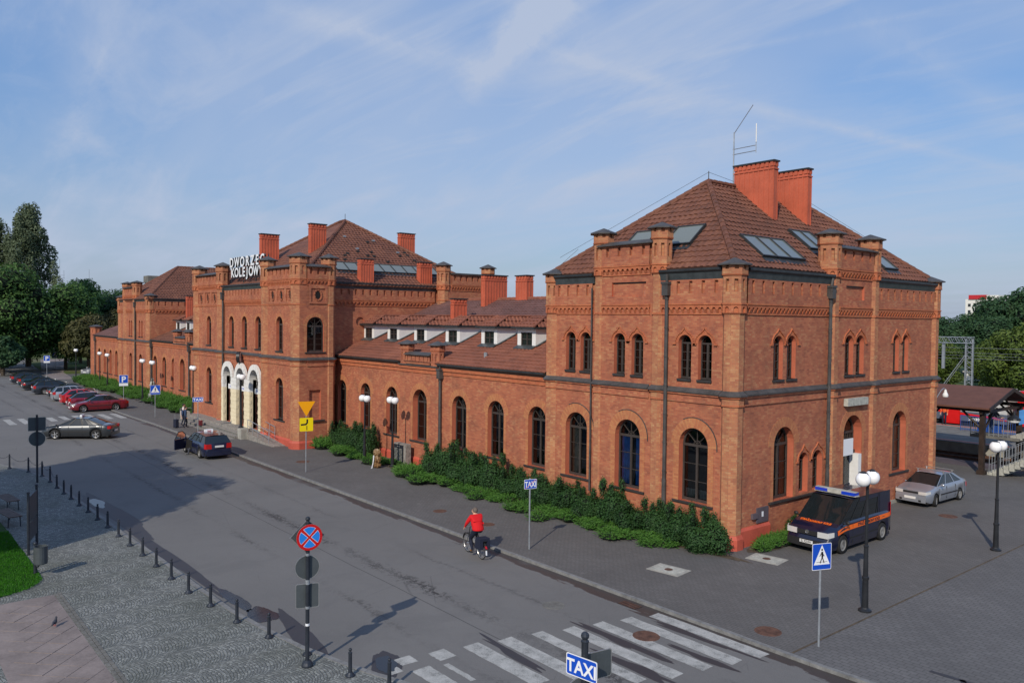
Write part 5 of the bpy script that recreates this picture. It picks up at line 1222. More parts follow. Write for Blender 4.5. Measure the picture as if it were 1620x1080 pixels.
def crown_lobes(H, R, z0, n, seed, top=.55):
    rng = random.Random(seed); out = []
    for k in range(n):
        f = (k+.5)/n; z = z0+(H-z0)*(.15+.75*f); rr = R*sin(pi*min(.97, .22+.72*f))**.8*.75; a = k*2.4+rng.uniform(-.4, .4); s = R*rng.uniform(.34, .52)
        out.append((rr*cos(a)*rng.uniform(.4, 1), rr*sin(a)*rng.uniform(.4, 1), z, s, s, s*rng.uniform(.7, .95)))
    return out
# shrubs against the station
def shrub_proto(kind, seed):
    rng = random.Random(seed)
    if kind == 'yew':
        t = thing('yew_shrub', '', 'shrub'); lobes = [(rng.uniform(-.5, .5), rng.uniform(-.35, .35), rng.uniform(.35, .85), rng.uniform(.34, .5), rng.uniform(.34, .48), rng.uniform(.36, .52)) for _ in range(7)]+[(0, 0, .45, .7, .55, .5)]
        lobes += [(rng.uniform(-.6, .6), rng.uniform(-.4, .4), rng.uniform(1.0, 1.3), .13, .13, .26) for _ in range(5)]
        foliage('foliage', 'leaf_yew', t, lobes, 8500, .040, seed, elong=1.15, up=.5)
    else:
        t = thing('juniper', '', 'shrub'); mb = MB(); tone = []; 
        lobes = [(rng.uniform(-.7, .7), rng.uniform(-.4, .4), rng.uniform(.1, .28), rng.uniform(.4, .55), rng.uniform(.35, .5), rng.uniform(.22, .32)) for _ in range(6)]
        for k in range(560):   # arching sprays
            l = rng.choice(lobes); a = rng.uniform(0, 2*pi); e = rng.uniform(.15, 1.1); d = V(cos(a)*cos(e), sin(a)*cos(e), sin(e)); p = V(l[0], l[1], l[2])+V(d.x*l[3], d.y*l[4], d.z*l[5])*rng.uniform(.5, .95); ln = rng.uniform(.14, .30); tn = rng.uniform(.2, .8)
            for j in range(12):
                f = j/12; q = p+d*ln*f+V(0, 0, -.10*f*f*ln*2+.08*f); s = .045*(1.1-f*.5); sd_ = V(rng.gauss(0, 1), rng.gauss(0, 1), rng.gauss(0, 1)).normalized()
                w_ = sd_.cross(d).normalized()*.010; tip = q+(d*.8+sd_*.7).normalized()*s*1.5; i = len(mb.v)
                mb.v += [tuple(q-w_*1.3), tuple(q+w_*1.3), tuple(tip+w_*.4), tuple(tip-w_*.4)]; mb.f.append((i, i+1, i+2, i+3)); mb.m.append(0); tone.append(min(1, tn*.7+f*.5))
        for l in lobes: k = len(mb.f); mb.sphere(l[:3], 1, 8, 1, l[3]*.8, l[4]*.8, l[5]*.75); tone += [0]*(len(mb.f)-k)  # added dark cores block light inside the sprays
        o = mb.build('foliage', ['leaf_juniper', 'leaf_core'], t); set_tone(o, tone)
    mb = MB(); 
    for a in range(4): mb.tube((0, 0, 0), (cos(a*1.7)*.3, sin(a*1.7)*.25, .45), .03, .012, 5)
    mb.build('stem', 'bark', t); return t
YP_ = [shrub_proto('yew', s) for s in (1, 2, 3)]; JP_ = [shrub_proto('juniper', s) for s in (11, 12, 13)]
used = set()
def put_shrub(kind, i, x, y, s, label, grp, sz=1.0, mat=None):
    src = (YP_ if kind == 'y' else JP_)[i % 3]; rz = random.uniform(0, 6.28); sc = (s*random.uniform(.92, 1.1), s*random.uniform(.92, 1.1), s*sz*random.uniform(.9, 1.1))
    zo = 0
    if kind == 'j': sc = (sc[0]*1.18, sc[1]*1.12, sc[2]*.82); zo = -.07
    if src.name not in used: used.add(src.name); o = src; o.location = (x, y, zo); o.rotation_euler = (0, 0, rz); o.scale = sc; o['label'] = label; o['group'] = grp
    else: o = dup(src, (x, y, zo), rz, sc, label, grp)
    return o
random.seed(21)
ORD = ['first', 'second', 'third', 'fourth', 'fifth', 'sixth', 'seventh', 'eighth', 'ninth', 'tenth', 'eleventh', 'twelfth', 'thirteenth', 'fourteenth', 'fifteenth', 'sixteenth', 'seventeenth', 'eighteenth', 'nineteenth', 'twentieth']
ORD += ['twenty-'+o for o in ORD[:9]]+['thirtieth']+['thirty-'+o for o in ORD[:9]]+['fortieth']
yg = 'dark evergreen shrubs along the station wall'; jg = 'low bright junipers along the pavement edge'
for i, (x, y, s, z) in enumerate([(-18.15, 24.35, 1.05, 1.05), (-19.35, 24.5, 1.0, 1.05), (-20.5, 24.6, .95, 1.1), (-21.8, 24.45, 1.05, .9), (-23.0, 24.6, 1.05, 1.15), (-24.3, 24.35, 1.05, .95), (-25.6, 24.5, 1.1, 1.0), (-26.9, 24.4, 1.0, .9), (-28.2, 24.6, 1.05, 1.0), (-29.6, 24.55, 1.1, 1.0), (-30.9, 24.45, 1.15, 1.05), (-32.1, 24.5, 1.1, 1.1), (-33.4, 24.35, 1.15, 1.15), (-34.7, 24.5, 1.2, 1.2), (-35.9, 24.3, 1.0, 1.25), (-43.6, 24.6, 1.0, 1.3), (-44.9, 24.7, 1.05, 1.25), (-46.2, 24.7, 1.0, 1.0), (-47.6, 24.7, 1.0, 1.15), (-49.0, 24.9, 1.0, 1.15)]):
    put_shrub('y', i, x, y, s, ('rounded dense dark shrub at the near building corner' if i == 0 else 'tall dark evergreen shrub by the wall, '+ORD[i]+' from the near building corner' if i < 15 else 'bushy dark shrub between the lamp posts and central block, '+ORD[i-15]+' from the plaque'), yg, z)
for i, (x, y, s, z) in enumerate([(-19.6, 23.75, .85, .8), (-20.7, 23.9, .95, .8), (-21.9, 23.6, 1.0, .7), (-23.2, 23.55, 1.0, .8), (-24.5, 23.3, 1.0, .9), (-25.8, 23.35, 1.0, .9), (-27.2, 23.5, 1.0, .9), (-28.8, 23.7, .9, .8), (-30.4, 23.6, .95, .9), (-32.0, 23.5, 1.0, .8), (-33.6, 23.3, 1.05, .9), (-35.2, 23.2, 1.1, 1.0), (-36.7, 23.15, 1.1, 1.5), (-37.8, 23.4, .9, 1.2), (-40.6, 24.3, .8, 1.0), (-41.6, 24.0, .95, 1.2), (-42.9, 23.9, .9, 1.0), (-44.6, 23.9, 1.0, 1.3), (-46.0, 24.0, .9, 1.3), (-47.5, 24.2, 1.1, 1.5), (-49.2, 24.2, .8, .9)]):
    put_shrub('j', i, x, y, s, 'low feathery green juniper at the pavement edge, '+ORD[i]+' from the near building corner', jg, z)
for i, (x, y, s, z) in enumerate([(-17.0, 26.4, .75, 1.1), (-16.75, 27.3, .7, 1.2), (-16.95, 28.2, .7, 1.5)]): put_shrub('j', i, x, y, s, ('low juniper touching the red plinth at the near corner', 'low juniper midway between the corner and the parked van', 'juniper under the side wall hidden partly by the dark van')[i], 'junipers by the side wall', z)
put_shrub('y', 1, -17.15, 29.1, .6, 'small dark shrub behind the van bonnet against the side wall', 'junipers by the side wall', 1.0)
fg = 'spreading junipers in front of the far wing'
for i in range(40):
    x = -70.2-i*1.12; 
    if -86.3 < x < -84.3: continue
    put_shrub('j', i, x, 23.25+.25*sin(i*1.7)-(.4 if x < -95 else 0), 1.15, 'spreading juniper in front of the far wing, '+ORD[min(i, 39)]+' of the row from the steps', fg, 1.15+.3*sin(i*2.3))
    if i % 2: put_shrub('j', i+1, x-.4, 24.0, 1.2, 'taller juniper close under the far wing windows, '+ORD[i//2]+' from the steps', fg, 1.7)
# near-left trees whose boughs hang into view and shade the road
for i, (x, y, h_) in enumerate([(-31.5, -5.6, 15.5), (-36.5, -7.5, 16.5), (-41.5, -4.5, 14.5), (-35.2, 1.6, 7.2)]):
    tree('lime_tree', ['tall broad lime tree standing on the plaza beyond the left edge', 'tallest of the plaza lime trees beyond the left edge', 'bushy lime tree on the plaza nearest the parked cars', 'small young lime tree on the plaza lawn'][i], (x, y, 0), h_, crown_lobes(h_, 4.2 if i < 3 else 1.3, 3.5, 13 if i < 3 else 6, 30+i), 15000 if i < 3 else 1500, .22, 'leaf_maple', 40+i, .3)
# poplar and woods at the far left
def poplar(loc, H, R, seed, n, label):
    rng = random.Random(seed); lobes = []
    for k in range(60):
        f = ((k+.5)/60)**.9; a = k*2.4; rr = R*.80*sin(pi*min(1, .20+.78*f))**.75*rng.uniform(.25, 1); lobes.append((rr*cos(a), rr*sin(a), H*(.12+.80*f), R*rng.uniform(.13, .22), R*rng.uniform(.13, .22), H*rng.uniform(.055, .10)))
    return tree('poplar_tree', label, loc, H, lobes, n, .20, 'leaf_poplar', seed, .45, th=H*.8, up=.2, core=False)
poplar((-152, 22.6, 0), 27, 6.2, 3, 42000, 'tall grey-green poplar with upright boughs at the far left'); poplar((-156, 18.4, 0), 25.5, 5.0, 8, 22000, 'second poplar partly out of frame at the left edge')
far = [(-138, 17.0, 15, 7.5, 'maple', 'broad dark leafy tree hanging over the far parked cars at the left edge'), (-141, 26.0, 13.2, 6.0, 'maple', 'broad leafy tree below the poplar behind the parking sign'), (-158, 31.5, 14.5, 5.0, 'maple', 'leafy tree with a loose twiggy top right of the poplar'), (-134, 27.8, 8.2, 3.8, 'brownish', 'olive-brown tree with leaning trunk beside the far lamp post'), (-142, 33.5, 8.5, 4.6, 'brownish', 'bushy olive tree behind the far end of the station'),
       (-131, 16.4, 5.0, 2.6, 'forest', 'low dark drooping tree just beyond the last parked cars'), (-126, 33, 7.5, 3.4, 'maple', 'dark bushy tree just left of the end turret'), (-150, 12, 15, 7, 'maple', 'dark tree closing the street at the far left'), (-165, 38, 12, 6, 'forest', 'dark round tree behind the twiggy topped tree')]
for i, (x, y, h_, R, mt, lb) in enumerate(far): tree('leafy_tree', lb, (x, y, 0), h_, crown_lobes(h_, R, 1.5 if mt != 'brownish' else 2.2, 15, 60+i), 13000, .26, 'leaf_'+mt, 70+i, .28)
wd = [tree('woodland_tree', '', (-215, 60, 0), 15, crown_lobes(15, 6.5, 2, 14, 90+i), 9000, .42, 'leaf_forest', 95+i, .3) for i in range(3)]
def place_wood(lst, first=wd, lab0='', grp='', fr='left'):
    lst = sorted(lst, key=lambda q: atan2(q[1], -q[0]))
    for i, (x, y, s) in enumerate(lst):
        lab = lab0+', '+ORD[i]+' counted from the '+fr
        src = first[i % 3]; key = src.name
        if key not in used: used.add(key); src.location = (x, y, 0); src.scale = (s, s, s); src['label'] = lab; src['group'] = grp; o = src
        else: o = dup(src, (x, y, 0), i*1.3, (s, s, s), lab, grp)
random.seed(8)
place_wood([(-205-8*(i % 3)+random.uniform(-3, 3), 24+i*7.0, random.uniform(.88, 1.05)) for i in range(11)], lab0='dark woodland tree beyond the far end of the station', grp='woodland belt behind the far end')
rw = [tree('railside_tree', '', (-60, 150, 0), 15, crown_lobes(15, 6.5, 1.5, 15, 120+i), 11000, .34, 'leaf_forest', 125+i, .3) for i in range(3)]
place_wood([(-68, 150, .60), (-64.5, 156, .66), (-59.5, 158, .70), (-55.0, 158, .88), (-50.5, 157, .98), (-46, 158, 1.0), (-40, 155, 1.0), (-74, 160, .6), (-57.5, 146, .58), (-52.5, 147, .66)], first=rw, lab0='dark green tree in the belt behind the railway lines', grp='tree belt behind the railway')
rl = [tree('birch_tree', '', (-40, 118, 0), 9, crown_lobes(9, 4.2, .4, 12, 150+i), 9000, .22, 'leaf_lime', 155+i, .18) for i in range(3)]
place_wood([(-47.8, 116, .72), (-50, 121, .72), (-36.3, 107, .85), (-33, 104, .95), (-38.5, 116, .68), (-45, 126, .7)], first=rl, lab0='yellow-green bushy tree beside the railway lines', grp='light green trees beside the railway')

# ================================================================= street lamps
def lamp(loc, axis, h, label, grp='twin-globe street lamps'):
    t = thing('street_lamp', label, 'street lamp', loc, 0 if axis == 'x' else radians(90), grp); s = h/4.2
    mb = MB(); mb.lathe([(.001, 0), (.19, 0), (.19, .05), (.12, .09), (.10, .12), (.085, .95), (.105, .97), (.105, 1.03), (.075, 1.05), (.062, 1.9), (.075, 1.92), (.075, 1.96), (.05, 1.98), (.042, h-.42), (.06, h-.40), (.06, h-.34), (.03, h-.3), (.001, h-.28)], n=14)
    mb.build('pole', 'black_paint', t, smooth=False)
    for sx in (-1, 1):
        mb = MB(); mb.path([V(0, 0, h-.36), V(sx*.10, 0, h-.38), V(sx*.12, 0, h-.15), V(sx*.17, 0, h+.03), V(sx*.27, 0, h+.06)], .016, 6)
        mb.path([V(sx*.27, -.17, h-.10), V(sx*.27, -.13, h+.02), V(sx*.27, 0, h+.065), V(sx*.27, .13, h+.02), V(sx*.27, .17, h-.10)], .013, 5)
        mb.lathe([(.001, .075), (.05, .07), (.10, .02), (.125, -.015)], (sx*.27, 0, h), 12); a = mb.build('bracket', 'black_paint', t)
        mb = MB(); mb.sphere((sx*.27, 0, h-.17), .215, 18); mb.build('globe', 'globe_white', a, smooth=True)
    return t
lamp((-11.41, 23.13, 0), 'y', 4.12, 'nearest black lamp post with two white globes in front of the dark van')
lamp((-11.47, 33.36, 0), 'y', 4.12, 'black twin-globe lamp post near the right edge beyond the silver car')
lamp((-41.5, 23.2, 0), 'x', 4.0, 'twin-globe lamp post among the shrubs left of the memorial plaque')
lamp((-39.7, 24.0, 0), 'x', 4.0, 'twin-globe lamp post directly beside the black memorial plaque and wreath')
lamp((-55.5, 21.2, .72), 'x', 3.75, 'twin-globe lamp post on the concrete pedestal right of the entrance steps')
lamp((-68.2, 22.0, .1), 'x', 4.3, 'twin-globe lamp post at the left end of the entrance steps')
lamp((-81.3, 22.39, 0), 'x', 4.2, 'twin-globe lamp post left of the pale garden statue')
lamp((-84.97, 22.48, 0), 'x', 4.2, 'twin-globe lamp post just beyond the crossing sign near the statue')
lamp((-101.4, 23.0, 0), 'x', 4.1, 'twin-globe lamp post before the far pavilion, nearer one of the far pair')
lamp((-106.4, 23.3, 0), 'x', 4.1, 'twin-globe lamp post before the far pavilion, farther one of the far pair')
lamp((-119.7, 23.3, 0), 'x', 4.0, 'farthest twin-globe lamp post beside the olive-brown tree')

# ================================================================= signs (all plates are real thin sheets)
def FN(loc, yaw):   # frame at loc whose normal points to azimuth yaw (degrees from +X)
    a = radians(yaw); n = V(cos(a), sin(a), 0); return Fr(V(*loc), Z.cross(n), n)
def round_rect(u0, u1, z0, z1, r=.04):
    out = []
    for cx, cz, a0 in ((u1-r, z0+r, -90), (u1-r, z1-r, 0), (u0+r, z1-r, 90), (u0+r, z0+r, 180)):
        for k in range(4): a = radians(a0+30*k); out.append((cx+r*cos(a), cz+r*sin(a)))
    return out
def circ(r, c=(0, 0), n=28): return [(c[0]+r*cos(2*pi*k/n), c[1]+r*sin(2*pi*k/n)) for k in range(n)]
def pole(t, h, r=.03, mat='galvanised', base=0.0, knob=False, z0=0):
    mb = MB(); mb.tube((0, 0, z0), (0, 0, h), r, r, 12)
    if base: mb.lathe([(.001, .0), (base, .0), (base, .05), (base*.8, .11), (r*1.2, .16)], n=16)
    if knob: mb.lathe([(r*1.15, h), (r*1.2, h+.02), (r*.6, h+.05), (r*.5, h+.06)], n=12); mb.sphere((0, 0, h+.10), r*1.0+.012, 12)
    return mb.build('pole', mat, t)
def plate_obj(t, F, pts, name, mat, d=.04, th=.012, back='galvanised'):
    mb = MB(); P = [F.p(u, z, d+th) for u, z in pts]; Q = [F.p(u, z, d) for u, z in pts]
    mb.poly(P, 0); mb.poly(Q[::-1], 1); n = len(pts); cc = sum(P, V(0, 0, 0))/n
    for k in range(n): mb.poly([Q[k], Q[(k+1) % n], P[(k+1) % n], P[k]], 2)
    R_ = [q-F.n*.002 for q in Q]; I_ = [cq_+(q-cq_)*.95 for q in R_ for cq_ in (cc-F.n*(th+.002),)]
    for k in range(n): mb.poly([R_[k], I_[k], I_[(k+1) % n], R_[(k+1) % n]], 2)
    return mb.build(name, [mat, back, 'alloy'], t)
def layer(par, F, pts, mat, d, name='marking'):
    mb = MB(); mb.poly([F.p(u, z, d) for u, z in pts]); return mb.build(name, mat, par)
def clampring(t, zs, r=.04):
    mb = MB()
    for z in zs: mb.tube((0, 0, z-.03), (0, 0, z+.03), r, r, 10)
    mb.build('clamp', 'galvanised', t)
def sh(pts, dz): return [(u, z+dz) for u, z in pts]
def crossing_sign(loc, yaw, h, label, s=.60, hh=.70):
    t = thing('crossing_sign', label, 'road sign', loc); F = FN((0, 0, 0), yaw); pole(t, h-.1); zc = h-hh/2
    p = plate_obj(t, F, round_rect(-s/2, s/2, zc-hh/2, zc+hh/2, .03), 'plate', 'sign_white'); d = .054
    layer(p, F, round_rect(-s/2+.015, s/2-.015, zc-hh/2+.015, zc+hh/2-.015, .025), 'sign_blue', d)
    layer(p, F, [(-s*.42, zc-hh*.30), (s*.42, zc-hh*.30), (0, zc+hh*.44)], 'sign_white', d+.002)
    mb = MB(); q = d+.004; y0 = zc-hh*.27; k = hh/.7
    def lim(a, b, w): 
        A, B = V(a[0], a[1], 0), V(b[0], b[1], 0); n = (B-A).normalized(); n = V(-n.y, n.x, 0)*w; mb.poly([F.p(*(A-n).xy, q), F.p(*(B-n).xy, q), F.p(*(B+n).xy, q), F.p(*(A+n).xy, q)])
    mb.poly([F.p(.0+.028*k*cos(a*pi/5), y0+.37*k+.032*k*sin(a*pi/5), q) for a in range(10)])
    lim((.005, y0+.32*k), (.015, y0+.17*k), .030*k); lim((.01, y0+.18*k), (-.055*k, y0+.02*k), .014*k); lim((.01, y0+.18*k), (.07*k, y0+.02*k), .014*k); lim((.0, y0+.31*k), (-.07*k, y0+.2*k), .011*k); lim((.0, y0+.31*k), (.07*k, y0+.2*k), .011*k); lim((-.17*k, y0+.05*k), (.17*k, y0+.05*k), .005)
    mb.build('pictogram', 'sign_black', p); clampring(t, (zc,)); return t
def taxi_sign(loc, yaw, h, label, w=.62, hh=.34, end=False, extra=None, polemat='galvanised'):
    t = thing('taxi_sign', label, 'road sign', loc); F = FN((0, 0, 0), yaw); pole(t, h+.03); zc = h-hh/2
    p = plate_obj(t, F, round_rect(-w/2, w/2, zc-hh/2, zc+hh/2, .03), 'plate', 'sign_white')
    layer(p, F, round_rect(-w/2+.014, w/2-.014, zc-hh/2+.014, zc+hh/2-.014, .025), 'sign_blue', .054)
    text_obj('TAXI', hh*.82, F, 0, zc-hh*.30, .0555, .002, 'sign_white', p, 'lettering', 'CENTER', sx=.92*w/hh/1.85, bold=hh*.022)
    if end: 
        for mm, ww, dd in (('sign_white', .035, .0595), ('sign_red', .024, .061)): layer(p, F, [(-w/2+.02, zc-hh/2+.02-ww*.2), (-w/2+.02+ww, zc-hh/2+.02-ww*.2), (w/2-.02, zc+hh/2-.02+ww*.2), (w/2-.02-ww, zc+hh/2-.02+ww*.2)], mm, dd)
    clampring(t, (zc,)); return t
crossing_sign((-10.89, 19.61, 0), -22, 2.75, 'nearest blue and white pedestrian crossing sign on a thin grey pole')
crossing_sign((-70.94, 19.77, 0), -12, 2.7, 'blue pedestrian crossing sign by the kerb at the far zebra crossing', .78, .78)
crossing_sign((-143.5, 25.0, 0), -10, 2.6, 'farthest blue crossing sign before the olive trees', .9, .9)
taxi_sign((-22.34, 19.42, 0), -14, 2.62, 'taxi rank end sign with red diagonal bar behind the cyclist', .52, .36, end=True)
taxi_sign((-58.6, 19.25, 0), -20, 2.72, 'small blue taxi sign on a thin pole before the entrance steps', .72, .33)
def parking_sign(loc, yaw, h, label):
    t = thing('parking_sign', label, 'road sign', loc); F = FN((0, 0, 0), yaw); pole(t, h-.05); zc = h-.37
    p = plate_obj(t, F, round_rect(-.37, .37, zc-.37, zc+.37, .04), 'plate', 'sign_white'); layer(p, F, round_rect(-.35, .35, zc-.35, zc+.35, .035), 'sign_blue', .054)
    text_obj('P', .72, F, 0, zc-.26, .0555, .002, 'sign_white', p, 'lettering', 'CENTER', bold=.02)
    q = plate_obj(t, F, [(-.37, zc-.62), (.37, zc-.62), (.37, zc-.39), (-.37, zc-.39)], 'lower_plate', 'sign_white'); return t
parking_sign((-78.9, 19.25, 0), -10, 3.1, 'blue parking sign with white lower plate behind the burgundy car'); parking_sign((-124, 20.6, 0), -10, 3.0, 'far blue parking sign beyond the row of parked cars')
# yield triangle and bent priority arrow
t = thing('yield_sign', 'orange triangle over a yellow plate with black bent arrow on a thin pole', 'road sign', (-41.16, 19.37, 0)); F = FN((0, 0, 0), -14); pole(t, 3.85)
p = plate_obj(t, F, [(-.48, 3.9), (0, 3.07), (.48, 3.9)], 'triangle', 'sign_orange')
p = plate_obj(t, F, round_rect(-.37, .37, 2.26, 3.0, .03), 'plate', 'sign_yellow')
mb = MB()
def seg(a, b, w):
    A, B = V(a[0], a[1], 0), V(b[0], b[1], 0); n = (B-A).normalized(); n = V(-n.y, n.x, 0)*w; mb.poly([F.p(*(A-n).xy, .055), F.p(*(B-n).xy, .055), F.p(*(B+n).xy, .055), F.p(*(A+n).xy, .055)])
seg((.05, 2.92), (.05, 2.72), .045); seg((.06, 2.74), (-.02, 2.64), .045); seg((.0, 2.64), (-.30, 2.62), .045); seg((.03, 2.56), (.03, 2.32), .022)
mb.build('pictogram', 'sign_black', p)
# no stopping sign with sign backs on one mast
def mast(loc, label, h=3.6):
    return thing('sign_mast', label, 'sign mast', loc)
t = mast((-18.05, 8.55, 0), 'grey mast with round red and blue no-stopping sign above two plain sign backs'); pole(t, 3.52, .048, 'iron', .14, True); F = FN((0, 0, 0), -8)
zc = 3.18; p = plate_obj(t, F, circ(.32, (.02, zc)), 'no_stopping_disc', 'sign_red', d=.06)
mb = MB()
for a0 in (45, 135, 225, 315):
    pts = [(.02+.034*cos(radians(a0+45)), zc+.034*sin(radians(a0+45)))]
    for k in range(9): a = radians(a0+8+k*9.25); pts.append((.02+.255*cos(a), zc+.255*sin(a)))
    c0 = (sum(x for x, z in pts)/len(pts), sum(z for x, z in pts)/len(pts))
    mb.poly([F.p(x, z, .0735) for x, z in pts], 1); mb.poly([F.p(c0[0]+(x-c0[0])*.93, c0[1]+(z-c0[1])*.93, .075) for x, z in pts], 0)
mb.build('blue_fields', ['sign_cyan', 'sign_white'], p)
Bk = FN((0, 0, 0), 165)
plate_obj(t, Bk, [(0, zc-.42), (.42, zc+0), (0, zc+.42), (-.42, zc+0)], 'diamond_back', 'sign_yellow', d=.05, back='dark_grey_plate')
plate_obj(t, Bk, circ(.30, (0, 2.42)), 'round_back', 'sign_white', d=.05, back='dark_grey_plate')
plate_obj(t, FN((0, 0, 0), 160), round_rect(-.28, .28, 1.42, 2.02), 'square_back', 'sign_white', d=.05, back='dark_grey_plate'); clampring(t, (2.05, 1.45, 2.75, 2.1), .055)
mb = MB(); mb.tube((0, 0, 1.0), (0, 0, 1.06), .052); mb.build('sticker', 'sign_white', t)
t = mast((-46.47, 7.27, 0), 'dark mast with plain backs of a square sign and a round sign at the left'); pole(t, 3.45, .05, 'iron', 0, False); Bk = FN((0, 0, 0), 170)
plate_obj(t, Bk, round_rect(-.4, .4, 2.62, 3.32), 'square_back', 'sign_white', d=.05, back='dark_grey_plate'); plate_obj(t, Bk, circ(.38, (0, 2.22)), 'round_back', 'sign_white', d=.05, back='dark_grey_plate')
# nearest mast with the big TAXI plate, cut by the lower edge
t = mast((-8.73, 8.76, 0), 'nearest mast with large blue taxi plate and round ball finial at the bottom edge'); pole(t, 3.52, .055, 'iron', .14, True); F = FN((0, 0, 0), -82)
zc = 3.14; p = plate_obj(t, F, round_rect(-.30, .30, zc-.17, zc+.17, .03), 'plate', 'sign_white', d=.07); layer(p, F, round_rect(-.285, .285, zc-.155, zc+.155, .025), 'sign_blue', .084)
text_obj('TAXI', .285, F, 0, zc-.105, .0855, .002, 'sign_white', p, 'lettering', 'CENTER', sx=.92, bold=.007)
plate_obj(t, FN((0, 0, 0), 170), round_rect(-.56, .02, zc-.28, zc+.16), 'square_back', 'sign_white', d=.055, back='dark_grey_plate'); plate_obj(t, FN((0, 0, 0), 150), circ(.30, (0, 2.66)), 'round_back', 'sign_white', d=.055, back='dark_grey_plate')

# ================================================================= bollards and chains
def bollard_proto(h):
    t = thing('bollard', '', 'bollard'); mb = MB(); mb.lathe([(.001, 0), (.115, 0), (.115, .025), (.075, .07), (.06, .09), (.048, .10), (.043, h-.14), (.05, h-.13), (.05, h-.11), (.025, h-.095), (.02, h-.08)], n=12); mb.build('post', 'iron', t)
    mb = MB(); mb.sphere((0, 0, h-.045), .042, 12); mb.build('ball', 'iron', t, smooth=True); return t
bp_ = [(-44.38, 7.78), (-42.77, 7.79), (-41.34, 7.83), (-39.7, 7.84), (-38.15, 7.88), (-36.49, 7.89), (-34.93, 7.92), (-33.24, 7.92), (-31.64, 7.93), (-30.05, 7.95), (-28.45, 7.96), (-26.8, 7.96), (-25.12, 7.97), (-23.58, 8.11), (-21.87, 8.25), (-20.3, 8.52), (-18.66, 8.83), (-16.92, 9.11), (-15.86, 9.55)]
ordn = ['nearest', 'second', 'third', 'fourth', 'fifth', 'sixth', 'seventh', 'eighth', 'ninth', 'tenth', 'eleventh', 'twelfth', 'thirteenth', 'fourteenth', 'fifteenth', 'sixteenth', 'seventeenth', 'eighteenth', 'nineteenth']
b0_ = bollard_proto(.68)
for i, (x, y) in enumerate(bp_):
    k = len(bp_)-1-i; lb = 'black iron kerb bollard with ball top, '+ordn[k]+' in the row from the near zebra crossing'
    if i == 0: b0_.location = (x, y, 0); b0_['label'] = lb; b0_['group'] = 'ball-topped bollards along the left kerb'
    else: dup(b0_, (x, y, 0), label=lb, group='ball-topped bollards along the left kerb')
b1_ = bollard_proto(.82); ch = [(-51.58, 6.74), (-49.81, 7.38), (-48.09, 7.75), (-46.21, 7.8), (-53.3, 6.2)]
for i, (x, y) in enumerate(ch):
    lb = 'tall chained bollard at the rounded plaza corner, '+['second from the left edge', 'third from the left edge', 'fourth from the left edge', 'last chained one right of the sign mast', 'nearest the left edge'][i]
    if i == 0: b1_.location = (x, y, 0); b1_['label'] = lb; b1_['group'] = 'chained bollards at the plaza corner'
    else: dup(b1_, (x, y, 0), label=lb, group='chained bollards at the plaza corner')
cq = [ch[4]]+ch[:4]+[bp_[0]]
for i, (a, b) in enumerate(zip(cq, cq[1:])):
    A, B = V(*a, .74), V(*b, .74 if i < 4 else .6); mb = MB(); n = 22; pts = [A.lerp(B, k/n)-V(0, 0, .24*4*(k/n)*(1-k/n)) for k in range(n+1)]
    for k in range(n):
        p, q = pts[k], pts[k+1]; s = V(0, 0, .016) if k % 2 else (q-p).normalized().cross(Z)*.016
        mb.tube(p+s, q+s, .006, n=4); mb.tube(p-s, q-s, .006, n=4)
    tag(mb.build('chain', 'iron'), 'drooping iron chain between plaza corner bollards, '+['the one cut by the left edge', 'the second from the left edge', 'the one left of the sign mast', 'the one passing behind the sign mast', 'the short one right of the sign mast'][i], 'chain', 'chains at the plaza corner')

# ================================================================= plaza furniture
t = thing('notice_frame', 'tall dark two-post notice board frame on the cobbles beside the bin', 'notice board', (-33.24, 5.05, 0), radians(161)); 
for x in (-.72, .72): mb = MB(); mb.tube((x, 0, 0), (x, 0, 2.15), .045); mb.sphere((x, 0, 2.2), .055, 10); mb.build('post', 'iron', t)
mb = MB(); mb.box(-.66, .66, -.02, .02, 1.2, 2.0); mb.box(-.66, .66, -.025, .025, 1.14, 1.2); mb.box(-.66, .66, -.025, .025, 2.0, 2.05); mb.build('board', 'dark_grey_plate', t)
mb = MB(); mb.box(-.66, .66, -.02, .02, .45, 1.10); mb.build('lower_board', 'dark_grey_plate', t)
t = thing('litter_bin', 'grey round litter bin hung on a short post at the lawn corner', 'litter bin', (-29.95, 4.62, 0), radians(20))
mb = MB(); mb.tube((0, 0, 0), (0, 0, 1.0), .055); mb.sphere((0, 0, 1.02), .06, 10); mb.build('post', 'iron', t)
mb = MB(); mb.lathe([(.001, .42), (.19, .42), (.20, .45), (.20, .98), (.215, 1.0), (.19, 1.0), (.18, .5), (.001, .5)], (.32, 0, 0), 18); mb.build('drum', 'dark_grey_plate', t)
mb = MB(); mb.path([V(0, 0, .85), V(.12, 0, .85)], .02); mb.path([V(0, 0, .35), V(.14, 0, .28), V(.30, 0, .40)], .02); mb.path([V(.14, 0, .28), V(0, 0, .18)], .015); mb.build('bracket', 'iron', t)
for i, (x, y, r) in enumerate(((-37.9, 4.9, 8), (-41.1, 5.3, 6))):
    t = thing('park_bench', ('slatted park bench nearer the notice board at the left edge', 'slatted park bench cut off by the left edge, farther one')[i], 'bench', (x, y, 0), radians(r), 'slatted benches at the left edge')
    for k in range(5): mb = MB(); mb.box(-.9, .9, -.22+k*.10, -.14+k*.10, .43, .465); mb.build('slat', 'wood_bench', t)
    for s in (-.7, .7): mb = MB(); mb.path([V(s, -.2, 0), V(s, -.18, .42), V(s, .22, .42), V(s, .24, 0)], .022); mb.build('leg', 'iron', t)
t = thing('pigeon', 'grey pigeon standing on the pink paving slabs', 'pigeon', (-24.6, 4.25, .012), radians(150)); 
